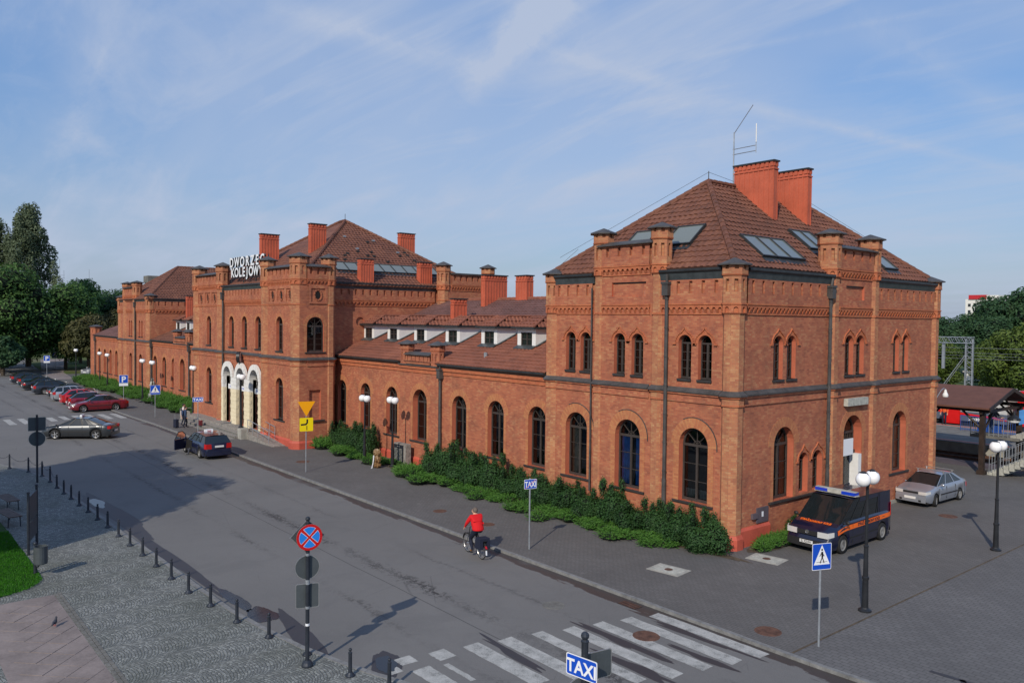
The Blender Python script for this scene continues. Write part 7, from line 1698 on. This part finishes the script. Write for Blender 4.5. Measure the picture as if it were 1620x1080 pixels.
# cyclist: bicycle points towards -X
BX, BY = -22.93*1.0094, 17.32*1.0094; yawb = radians(171)
bk = thing('bicycle', 'black city bicycle with white rear mudguard tip and black saddlebags', 'bicycle', (BX, BY, ZR), yawb)
WRB = .345
for nm, x in (('front_wheel', .54), ('rear_wheel', -.52)):
    mb = MB(); n = 36
    for k in range(n): a, b = 2*pi*k/n, 2*pi*(k+1)/n; mb.tube((cos(a)*(WRB-.018), 0, sin(a)*(WRB-.018)), (cos(b)*(WRB-.018), 0, sin(b)*(WRB-.018)), .018, n=6, caps=False)
    w = mb.build(nm, 'rubber', bk); w.location = (x, 0, WRB)
    mb = MB()
    for k in range(n): a, b = 2*pi*k/n, 2*pi*(k+1)/n; mb.tube((cos(a)*(WRB-.042), 0, sin(a)*(WRB-.042)), (cos(b)*(WRB-.042), 0, sin(b)*(WRB-.042)), .010, n=5, caps=False)
    mb.build('rim', 'alloy', w); mb = MB()
    for k in range(18): a = 2*pi*k/18; mb.tube((0, .02*(-1)**k, 0), (cos(a)*(WRB-.04), 0, sin(a)*(WRB-.04)), .0022, n=3)
    mb.tube((0, -.05, 0), (0, .05, 0), .02); mb.build('spokes', 'galvanised', w)
    g_m = MB()
    for k in range(12): a, b = radians(15+k*13), radians(15+(k+1)*13); g_m.obox(V(cos((a+b)/2)*(WRB+.03), 0, sin((a+b)/2)*(WRB+.03)), V(-sin((a+b)/2), 0, cos((a+b)/2))*.045, V(0, .028, 0), V(cos((a+b)/2), 0, sin((a+b)/2))*.003)
    g_m.build('mudguard', 'plastic_dark', w)
mb = MB(); mb.obox(V(-.52-.375, 0, WRB-.02), V(.01, 0, .09), V(0, .026, 0), V(.008, 0, 0)); mb.obox(V(-.52-.35, 0, WRB+.16), V(.03, 0, .04), V(0, .03, 0), V(.02, 0, 0), 1); mb.build('mudguard_tip', ['sign_white', 'tail_red'], bk)
mb = MB(); bb = V(-.10, 0, .29); hd_ = V(.38, 0, .82); sdl = V(-.22, 0, .78)
for a, b, r in ((bb, sdl, .016), (bb, V(.42, 0, .62), .017), (sdl, V(.38, 0, .78), .014), (V(-.52, .06, WRB), bb, .010), (V(-.52, -.06, WRB), bb, .010), (V(-.52, .05, WRB), sdl, .009), (V(-.52, -.05, WRB), sdl, .009), (V(.54, .05, WRB), V(.43, .03, .65), .011), (V(.54, -.05, WRB), V(.43, -.03, .65), .011), (V(.44, 0, .58), V(.36, 0, .98), .015), (sdl, V(-.25, 0, .90), .013)): mb.tube(a, b, r)
mb.build('frame', 'black_paint', bk)
mb = MB(); mb.path([V(.20, .28, .98), V(.30, .27, 1.0), V(.38, .12, .98), V(.38, -.12, .98), V(.30, -.27, 1.0), V(.20, -.28, .98)], .012); mb.build('handlebar', 'galvanised', bk)
mb = MB(); mb.sphere((-.25, 0, .93), .1, 10, 0, 1.3, .9, .4); mb.build('saddle', 'rubber', bk, smooth=True)
mb = MB(); mb.box(-.82, -.36, -.07, .07, .70, .72); mb.build('rack', 'black_paint', bk); mb = MB(); mb.box(-.80, -.42, .08, .21, .42, .72); mb.box(-.80, -.42, -.21, -.08, .42, .72); mb.box(-.78, -.44, -.2, .2, .72, .80); mb.build('saddlebag', 'cloth_navy', bk)
mb = MB(); mb.lathe([(.001, .0), (.095, .0), (.095, .008), (.001, .008)], (0, 0, 0), 18, 0, 'y'); c_ = mb.build('chainring', 'galvanised', bk); c_.location = (bb.x, -.06, bb.z)
for s, dx, dz_ in ((1, .08, -.14), (-1, -.08, .14)): mb = MB(); mb.tube((bb.x, s*.07, bb.z), (bb.x+dx, s*.08, bb.z+dz_), .009); mb.box(bb.x+dx-.045, bb.x+dx+.045, min(s*.08, s*.18), max(s*.08, s*.18), bb.z+dz_-.012, bb.z+dz_+.012); mb.build('pedal', 'plastic_dark', bk)
# local person frame: y forward; bicycle forward is +x -> rotate person by yaw-90deg
cyc = dict(hip=(0, -.25, 1.04), chest=(0, -.10, 1.36), neck=(0, -.03, 1.50), head=(0, .02, 1.62), htop=(0, .01, 1.72), shl=(-.19, -.06, 1.44), shr=(.19, -.06, 1.44), ell=(-.27, .10, 1.20), elr=(.27, .10, 1.20), wrl=(-.27, .24, 1.04), wrr=(.27, .24, 1.04),
           hpl=(-.10, -.22, .98), hpr=(.10, -.22, .98), knl=(-.11, .12, .62), knr=(.11, .16, .86), anl=(-.12, -.06, .24), anr=(.12, -.12, .52), tol=(-.12, .09, .18), tor=(.12, .04, .48), face=(-.35, .9, 0))
cy_ = person('grey-haired cyclist in a bright red jacket and dark trousers riding away', (BX, BY, ZR), yawb-radians(90), cyc, 'cloth_red', 'cloth_navy', 'leather_tan', 'hair_grey', 1.0, 1.22)
jm = MB(); n_ = 18; rings = []
for (c_z, cy__, rx, ry) in ((1.00, -.27, .215, .165), (1.06, -.25, .225, .175), (1.16, -.21, .220, .17), (1.27, -.155, .225, .165), (1.38, -.095, .235, .15), (1.45, -.07, .20, .11), (1.50, -.045, .08, .07)):
    rings.append([V(rx*cos(2*pi*k/n_)*(1+.03*sin(5*k+c_z*30)), cy__+ry*sin(2*pi*k/n_)*(1+.03*cos(7*k+c_z*20)), c_z) for k in range(n_)])
for a_, b_ in zip(rings, rings[1:]):
    for k in range(n_): jm.poly([a_[k], a_[(k+1) % n_], b_[(k+1) % n_], b_[k]])
jm.build('jacket', 'cloth_red', cy_, smooth=True)
wk = dict(knl=(-.10, .14, .52), anl=(-.10, .10, .10), tol=(-.11, .28, .05), knr=(.10, -.02, .50), anr=(.10, -.16, .12), tor=(.11, -.02, .05))
person('traveller in a pale top with dark bag walking up to the entrance steps', (-64.3, 20.0, 0), radians(-10), dict(wk, wrr=(.24, -.18, .86), elr=(.25, -.1, 1.12)), 'cloth_pale', 'cloth_navy', scale=.98)
person('traveller with blue backpack pulling a black suitcase beside a companion', (-62.9, 19.7, 0), radians(-14), dict(wk, wrl=(-.22, -.22, .86), ell=(-.26, -.12, 1.1)), 'cloth_denim', 'cloth_navy', scale=.94)
t = thing('backpack', 'navy and white backpack worn by the traveller with the suitcase', 'backpack', (-62.93, 19.55, 1.02), radians(-14)); mb = MB(); mb.sphere((0, -.04, .14), .2, 12, 0, .85, .55, 1.2); mb.build('bag', 'cloth_denim', t, smooth=True)
for s in (-.09, .09): mb = MB(); mb.box(s-.02, s+.02, -.17, -.13, -.02, .3); mb.build('strap', 'cloth_pale', t)
def suitcase(label, loc, mat, h, rz=0, tel=True):
    t = thing('suitcase', label, 'suitcase', loc, rz); mb = MB(); mb.box(-.2, .2, -.13, .13, .04, h); o = mb.build('shell', mat, t); bv = o.modifiers.new('b', 'BEVEL'); bv.width = .03; bv.segments = 2
    mb = MB(); [mb.lathe([(.001, -.015), (.035, -.015), (.035, .015), (.001, .015)], (x, -.1, .035), 10, 0, 'x') for x in (-.16, .16)]; mb.build('wheel', 'rubber', t)
    mb = MB()
    if tel: mb.path([V(-.08, -.1, h), V(-.08, -.1, h+.35), V(.08, -.1, h+.35), V(.08, -.1, h)], .01)
    else: mb.path([V(-.07, 0, h-.01), V(-.05, 0, h+.05), V(.05, 0, h+.05), V(.07, 0, h-.01)], .012)
    mb.build('handle', 'galvanised', t); return t
suitcase('black wheeled suitcase pulled behind the two travellers', (-63.3, 19.15, 0), 'cloth_navy', .66, radians(10)); suitcase('dark red holdall carried up the steps beside the traveller', (-62.2, 20.6, .17), 'paint_darkred', .42, 0, False)
person('person in a brown coat stepping off the far zebra crossing at the left edge', (-78.2, 8.35, ZR), radians(60), dict(wk), 'cloth_brown', 'cloth_brown', scale=1.05, bulk=1.35, coat=True, hair='hair_grey')
t = thing('shopping_bag', 'bulging brown shopping bag carried by the person at the left edge', 'bag', (-77.7, 8.75, .35)); mb = MB(); mb.sphere((0, 0, .15), .22, 12, 0, 1.1, .8, .9); mb.build('bag', 'cloth_brown', t, smooth=True); mb = MB(); mb.path([V(-.08, 0, .3), V(0, 0, .5), V(.08, 0, .3)], .012); mb.build('handle', 'leather_tan', t)
person('taxi driver in a dark red shirt leaning out of the open estate door', (-51.0, 16.62, ZR-.38), radians(165), dict(hip=(0, 0, .92), knl=(-.12, .40, .85), knr=(.12, .40, .85), anl=(-.12, .48, .45), anr=(.12, .48, .45), tol=(-.12, .62, .40), tor=(.12, .62, .40), hpl=(-.1, .02, .90), hpr=(.1, .02, .90)), 'cloth_red', 'cloth_grey', scale=.92)

# ================================================================= platforms, canopy, train, railway
mb = MB(); mb.box(-110, 40, 51.9, 54.0, -.1, .006); tag(mb.build('platform_edge', 'purple_pave'), kind='structure')
mb = MB(); mb.box(-110, 40, 54.0, 56.5, -.3, .0); tag(mb.build('track_bed', 'rail_brown'), kind='structure')
mb = MB(); mb.box(-110, 40, 66.1, 90, -.3, .02); tag(mb.build('track_bed', 'rail_brown'), kind='structure')
RA = thing('railway_track', 'rusty rails on dark sleepers between the two platforms', 'railway track')
for y in (54.5, 55.95): mb = MB(); mb.box(-110, 40, y-.035, y+.035, .02, .17); mb.build('rail', 'rust', RA)
P2 = thing('island_platform', 'grey island platform with red safety lines behind the station', 'platform')
mb = MB(); mb.box(-110, 40, 56.5, 66.0, -.2, .75); mb.build('platform_body', 'concrete', P2); mb = MB(); mb.box(-110, 40, 56.45, 66.05, .75, .77); mb.build('platform_surface', 'concrete_dark', P2)
for y, m_ in ((57.0, 'plinth_paint'), (65.3, 'plinth_paint'), (57.35, 'stone_pale'), (64.95, 'stone_pale')): mb = MB(); mb.box(-110, 40, y-.14, y+.14 if m_[0] == 'p' else y-.06, .77, .776); mb.build('safety_line', m_, P2)
TR = thing('railcar', 'grey and silver railcar with a red stripe and red cab block at the far platform', 'train', (0, 0, 0))
mb = MB(); mb.box(-75, -22.6, 67.3, 70.1, 1.0, 1.75, 0); mb.box(-75, -22.6, 67.3, 70.1, 1.75, 3.45, 1); mb.build('body', ['train_grey', 'train_pale'], TR)
mb = MB(); mb.prism([V(-75, 67.28, 1.75), V(-30, 67.28, 1.75), V(-22.6, 67.28, 1.25), V(-22.6, 67.28, 1.42), V(-29.8, 67.28, 1.92), V(-75, 67.28, 1.92)], V(0, -.015, 0)); mb.build('stripe', 'loco_red', TR)
mb = MB(); mb.box(-27.1, -25.9, 67.1, 67.29, .75, 2.6); mb.build('cab_door', 'loco_red', TR)
for k in range(16): x = -24.6-k*2.8; mb = MB(); mb.box(x-1.0, x+1.0, 67.27, 67.29, 2.2, 3.2); mb.build('window', 'car_glass', TR)
mb = MB(); mb.box(-75, -22.6, 67.5, 69.9, .3, 1.0); mb.build('underframe', 'rubber', TR); mb = MB(); mb.box(-75, -22.8, 67.5, 69.9, 3.45, 3.6); mb.build('roof', 'concrete', TR)
text_obj('2 100 6', .30, front(67.28), -25.3, 1.10, .0, .006, 'sign_white', TR, 'lettering', sx=1.15, bold=.01)
LC = thing('locomotive', 'red and yellow locomotive front seen under the canopy gable', 'locomotive', (0, 0, 0))
mb = MB(); mb.prism([V(-21.9, 67.2, 1.0), V(-16.0, 67.2, 1.0), V(-14.6, 67.2, 1.6), V(-15.4, 67.2, 3.6), V(-21.9, 67.2, 3.6)], V(0, 2.9, 0)); mb.build('body', 'loco_red', LC)
mb = MB(); mb.prism([V(-19.4, 67.19, 2.2), V(-15.0, 67.19, 2.0), V(-15.4, 67.19, 3.3), V(-18.6, 67.19, 3.3)], V(0, -.012, 0)); mb.build('yellow_panel', 'loco_yellow', LC)
mb = MB(); mb.box(-21.8, -16, 67.3, 70, .3, 1.0); mb.build('underframe', 'rubber', LC)
def fence(name, label, a, b, h, z0, mat, step=.14, toprail=True):
    t = thing(name, label, 'fence'); A, B = V(*a, z0), V(*b, z0); L_ = (B-A).length; n = int(L_/step)
    for k in range(n+1): mb = MB(); q = A.lerp(B, k/n); mb.tube(q, q+V(0, 0, h), .014 if k % 10 else .03, n=5); mb.build('bar', mat, t)
    for z in (.12, h): mb = MB(); mb.tube(A+V(0, 0, z), B+V(0, 0, z), .022, n=6); mb.build('rail', mat, t)
    return t
fence('platform_fence', 'blue barred fence at the stair opening on the island platform', (-24.2, 63.0), (-19.5, 63.0), 1.1, .77, 'fence_blue')
mb = MB(); mb.box(-23.2, -21.6, 63.3, 63.36, .8, 1.3); tag(mb.build('fence_panel', 'fence_blue'), 'solid blue panel behind the barred platform fence', 'panel')
# timber canopy
CP = thing('platform_canopy', 'timber platform canopy with a brown pitched roof and cross-braced gable', 'canopy')
ye, yp, yr_, ze, zp = 49.1, 52.65, 56.2, 3.86, 4.82; xg = -17.4
for (y0, z0, y1, z1) in ((ye, ze, yp, zp), (yr_, ze, yp, zp)): mb = MB(); mb.prism([V(xg, y0, z0), V(xg, y1, z1), V(xg, y1, z1-.10), V(xg, y0, z0-.10)], V(-60, 0, 0)); mb.build('roof', 'canopy_roof', CP)
mb = MB()
for (y0, z0, y1, z1) in ((ye, ze, yp, zp), (yr_, ze, yp, zp)): mb.prism([V(xg+.02, y0, z0-.2), V(xg+.02, y0, z0+.02), V(xg+.02, y1, z1+.02), V(xg+.02, y1, z1-.2)], V(.05, 0, 0))
mb.build('barge_board', 'wood_dark', CP)
for yy in (49.75, 55.5):
    mb = MB(); mb.box(-77, xg-.1, yy-.09, yy+.09, 3.55, 3.75); mb.build('beam', 'wood_dark', CP)
    for k in range(9):
        x = -17.95-k*5.2; mb = MB(); mb.box(x-.13, x+.13, yy-.13, yy+.13, 0, 3.6); mb.box(x-.2, x+.2, yy-.2, yy+.2, 0, .25); mb.build('post', 'wood_dark', CP)
        for s in (-1, 1):
            mb = MB(); mb.tube((x, yy, 2.5), (x+s*1.1, yy, 3.6), .065, n=6)
            if not (k == 0 and s > 0): mb.build('brace', 'wood_dark', CP)
for k in range(9):
    x = -17.95-k*5.2; mb = MB(); mb.box(x-.08, x+.08, 49.4, 55.9, 3.45, 3.62); mb.build('tie_beam', 'wood_dark', CP)
    mb = MB(); mb.tube((x, 49.8, 2.4), (x, 51.4, 3.5), .06, n=6); mb.tube((x, 55.4, 2.4), (x, 53.8, 3.5), .06, n=6); mb.tube((x, 50.8, 3.5), (x, 53.4, 4.6), .05, n=6); mb.tube((x, 54.4, 3.5), (x, 51.9, 4.6), .05, n=6); mb.build('brace', 'wood_dark', CP)
t = thing('hanging_lamp', 'bell-shaped lamp hanging under the canopy gable', 'lamp', (-17.2, 52.3, 3.0)); mb = MB(); mb.lathe([(.001, .55), (.05, .5), (.07, .3), (.2, .2), (.34, .08), (.36, 0)], n=14); mb.build('shade', 'black_paint', t); mb = MB(); mb.lathe([(.34, .01), (.28, -.12), (.001, -.2)], n=14); mb.build('glass_bowl', 'globe_white', t)
t = thing('bracket_lamp', 'small white lamp on a curved bracket at the far corner of the near pavilion', 'lamp', (-17.5, 42.75, 4.7)); mb = MB(); mb.path([V(-.1, 0, .1), V(.0, .25, .45), V(.0, .55, .55), V(0, .75, .5)], .02, 6); mb.build('bracket', 'galvanised', t); mb = MB(); mb.lathe([(.001, .5), (.05, .45), (.08, .32), (.14, .2), (.13, .1), (.001, .06)], (0, .78, 0), 12); mb.build('shade', 'white_paint', t)
# stairs to the footbridge
SB = thing('footbridge_stairs', 'pale concrete stair flight with steel railings rising to the right behind the car park', 'stairs')
n = 19
for k in range(n):
    x = -17.7+k*.27; z = .16*(k+1); mb = MB(); mb.box(x, x+.29, 49.9, 51.5, max(0, z-.42), z); mb.build('step', 'stone_pale', SB)
rail((-17.6, 49.88, .1), (-12.7, 49.88, 3.0), 34, SB, 1.0, 'galvanised', .016); rail((-17.6, 51.5, .1), (-12.7, 51.5, 3.0), 12, SB, 1.0, 'galvanised', .016)
mb = MB(); mb.box(-19.3, -16.7, 50.3+1.3, 53.2, 1.86, 2.0); mb.build('landing', 'concrete_dark', SB)
for x in (-19.2, -16.9): mb = MB(); mb.box(x-.1, x+.1, 53.0, 53.15, 0, 1.86); mb.build('support', 'concrete_dark', SB)
for k in range(12): x = -17.2+k*.3; z = 2.0+.13*(k+1); mb = MB(); mb.box(x, x+.31, 51.8, 53.2, z-.35, z); mb.build('step', 'concrete', SB)
mb = MB(); mb.prism([V(-17.2, 53.1, 2.65), V(-13.4, 53.1, 4.1), V(-13.4, 53.1, 5.0), V(-17.2, 53.1, 3.5)], V(0, .06, 0)); mb.build('side_panel', 'panel_blue', SB)
mb = MB(); mb.prism([V(-15.4, 49.95, .0), V(-9.0, 49.95, 0), V(-9.0, 49.95, 3.2), V(-12.6, 49.95, 2.7), V(-15.4, 49.95, .9)], V(0, .1, 0)); mb.prism([V(-14.9, 52.0, .0), V(-9.0, 52.0, 0), V(-9.0, 52.0, 3.2), V(-14.9, 52, 1.2)], V(0, .1, 0)); 
mb = MB(); mb.box(-15.5, -9, 52.2, 52.4, 0, 1.4); mb.build('rear_wall', 'concrete_dark', SB)
t = person('man in a dark blue work suit leaning on the landing rail under the canopy', (-18.5, 52.5, 2.0), radians(-95), dict(hip=(0, -.12, .90), chest=(0, .12, 1.26), neck=(0, .24, 1.38), head=(0, .34, 1.48), htop=(0, .36, 1.57), shl=(-.18, .2, 1.33), shr=(.18, .2, 1.33), ell=(-.2, .42, 1.08), elr=(.2, .42, 1.08), wrl=(-.12, .6, 1.05), wrr=(.12, .6, 1.05)), 'cloth_grey', 'cloth_denim', scale=1.0, bulk=1.1)
person('railway worker in an orange vest standing before the red cab door', (-26.4, 65.6, .77), radians(180), {}, 'cloth_orange', 'cloth_navy', scale=1.0)
fence('landing_rail', 'short steel rail on the stair landing under the canopy', (-19.3, 51.7), (-17.3, 51.7), 1.0, 2.0, 'galvanised', .25)
# overhead line gantry
GT = thing('overhead_gantry', 'pale lattice steel gantry with diagonal bracing over the railway lines', 'gantry')
gx, gy = -35.8, 95
mb = MB()
for y in (gy-.3, gy+.3):
    for z in (6.5, 7.15): mb.tube((-80, y, z), (gx+.4, y, z), .04, n=5)
    for k in range(60): x = gx+.3-k*.7; mb.tube((x, y, 6.5), (x-.35, y, 7.15), .03, n=4); mb.tube((x-.35, y, 7.15), (x-.7, y, 6.5), .02, n=4)
mb.build('lattice_beam', 'galvanised', GT)
for nm, x in (('mast', gx),):
    mb = MB()
    for dx in (-.35, .35): mb.box(x+dx-.07, x+dx+.07, gy-.12, gy+.12, 0, 7.0)
    for k in range(12): z = .3+k*.55; mb.tube((x-.33, gy, z), (x+.33, gy, z+.5), .035, n=4); mb.tube((x+.33, gy, z), (x-.33, gy, z+.5), .035, n=4)
    mb.build(nm, 'galvanised', GT)
mb = MB(); mb.box(gx-2.85, gx-2.55, gy-.1, gy+.1, 3.6, 6.5); mb.build('drop_arm', 'galvanised', GT); mb = MB(); mb.tube((gx-3.4, gy, 0.6), (gx-.3, gy, 5.4), .05, n=5); mb.tube((gx-3.2, gy, 0.6), (gx-.2, gy, 5.2), .03, n=5); mb.build('stay', 'galvanised', GT)
OW = thing('overhead_wires', 'thin overhead wires strung across the railway lines and sky at the right', 'wires')
for z, y in ((5.6, 80), (6.6, 80), (5.6, 98), (5.2, 100), (12.2, 60), (13.6, 60), (14.6, 62)):
    pts = [V(-70+k*12, y, z-.25*sin(pi*((k*12) % 60)/60)) for k in range(13)] if y > 70 else [V(-17+k*6, y+k*1.5, z+.9+.12*k) for k in range(8)]
    mb = MB(); mb.path(pts, .014 if y > 70 else .010, 4); mb.build('wire', 'galvanised', OW)
for x, y, hh, l in ((-30.5, 112, 9.5, 'tall wooden pole before the dark trees at the right edge'), (-25.5, 100, 6, 'short pale line pole by the hedge at the right')): mb = MB(); mb.tube((x, y, 0), (x, y, hh), .16, .10, 8); tag(mb.build('line_pole', 'rail_brown' if hh > 8 else 'stone_pale'), l, 'pole')
t = thing('apartment_tower', 'white apartment tower with a magenta roof edge rising above the right trees', 'building', (-147.5, 400, 0)); 
mb = MB(); mb.box(-5.5, 8, 0, 14, 0, 20.5); mb.box(1, 8.5, -.4, 14, 0, 22.2); mb.build('wall', 'white_render', t); mb = MB(); mb.box(-4, 3.5, -.6, 10, 20.5, 22.4); mb.build('roof', 'flower_magenta' if 'flower_magenta' in MATS else 'paint_red', t)
for r in range(6):
    for c in range(5): mb = MB(); mb.box(-4.4+c*2.4, -3.2+c*2.4, -.42 if c > 2 else -.02, .0, 2+r*3, 3.4+r*3); mb.build('window', 'car_glass', t)
for i, (x, y, w, h_) in enumerate(((-49, 133, 3.5, 1.2), (-52.5, 150, 4, 4.6), (-26, 118, 1.0, 2.4))):
    t = thing('lineside_hut', ('low white lineside hut seen below the gantry', 'white house wall glimpsed between the dark trees', 'small white relay cabinet by the hedge')[i], 'building', (x, y, 0)); mb = MB(); mb.box(-w/2, w/2, 0, 3, 0, h_); mb.build('wall', 'white_render', t); mb = MB(); mb.box(-w/2-.2, w/2+.2, -.2, 3.2, h_, h_+.25); mb.build('roof', 'concrete', t); mb = MB(); mb.box(-.3, .3, -.03, .02, .3, min(2, h_-.2)); mb.build('door', 'frame_paint', t)
for i, (x, y, hh) in enumerate(((-243, 43.5, 23.5), (-241, 50.2, 21))):
    t = thing('radio_mast', ('thin radio mast left of the far pavilion nearer the poplar', 'thin radio mast with cross arms above the woodland')[i], 'mast', (x, y, 0)); mb = MB(); mb.tube((0, 0, 0), (0, 0, hh), .14, .05, 6); mb.build('pole', 'galvanised', t)
    mb = MB(); mb.tube((0, -1.2, hh-5), (0, 1.2, hh-5), .06, n=4); mb.tube((0, -1.1, hh-4.3), (0, 1.1, hh-4.3), .05, n=4); mb.tube((0, 1.0, hh-5.3), (0, 1.0, hh-3.0), .05, n=4); mb.build('cross_arm', 'galvanised', t)
# boundary wall and hut behind the far trees
t = thing('boundary_wall', 'cream garden wall beyond the far end of the station', 'wall', (-140, 41, 0)); mb = MB(); mb.box(-25, 20, 0, .3, 0, 3.4); mb.build('masonry', 'cream_render', t); mb = MB(); mb.box(-25, 20, -.05, .35, 3.4, 3.5); mb.build('coping', 'slate', t)
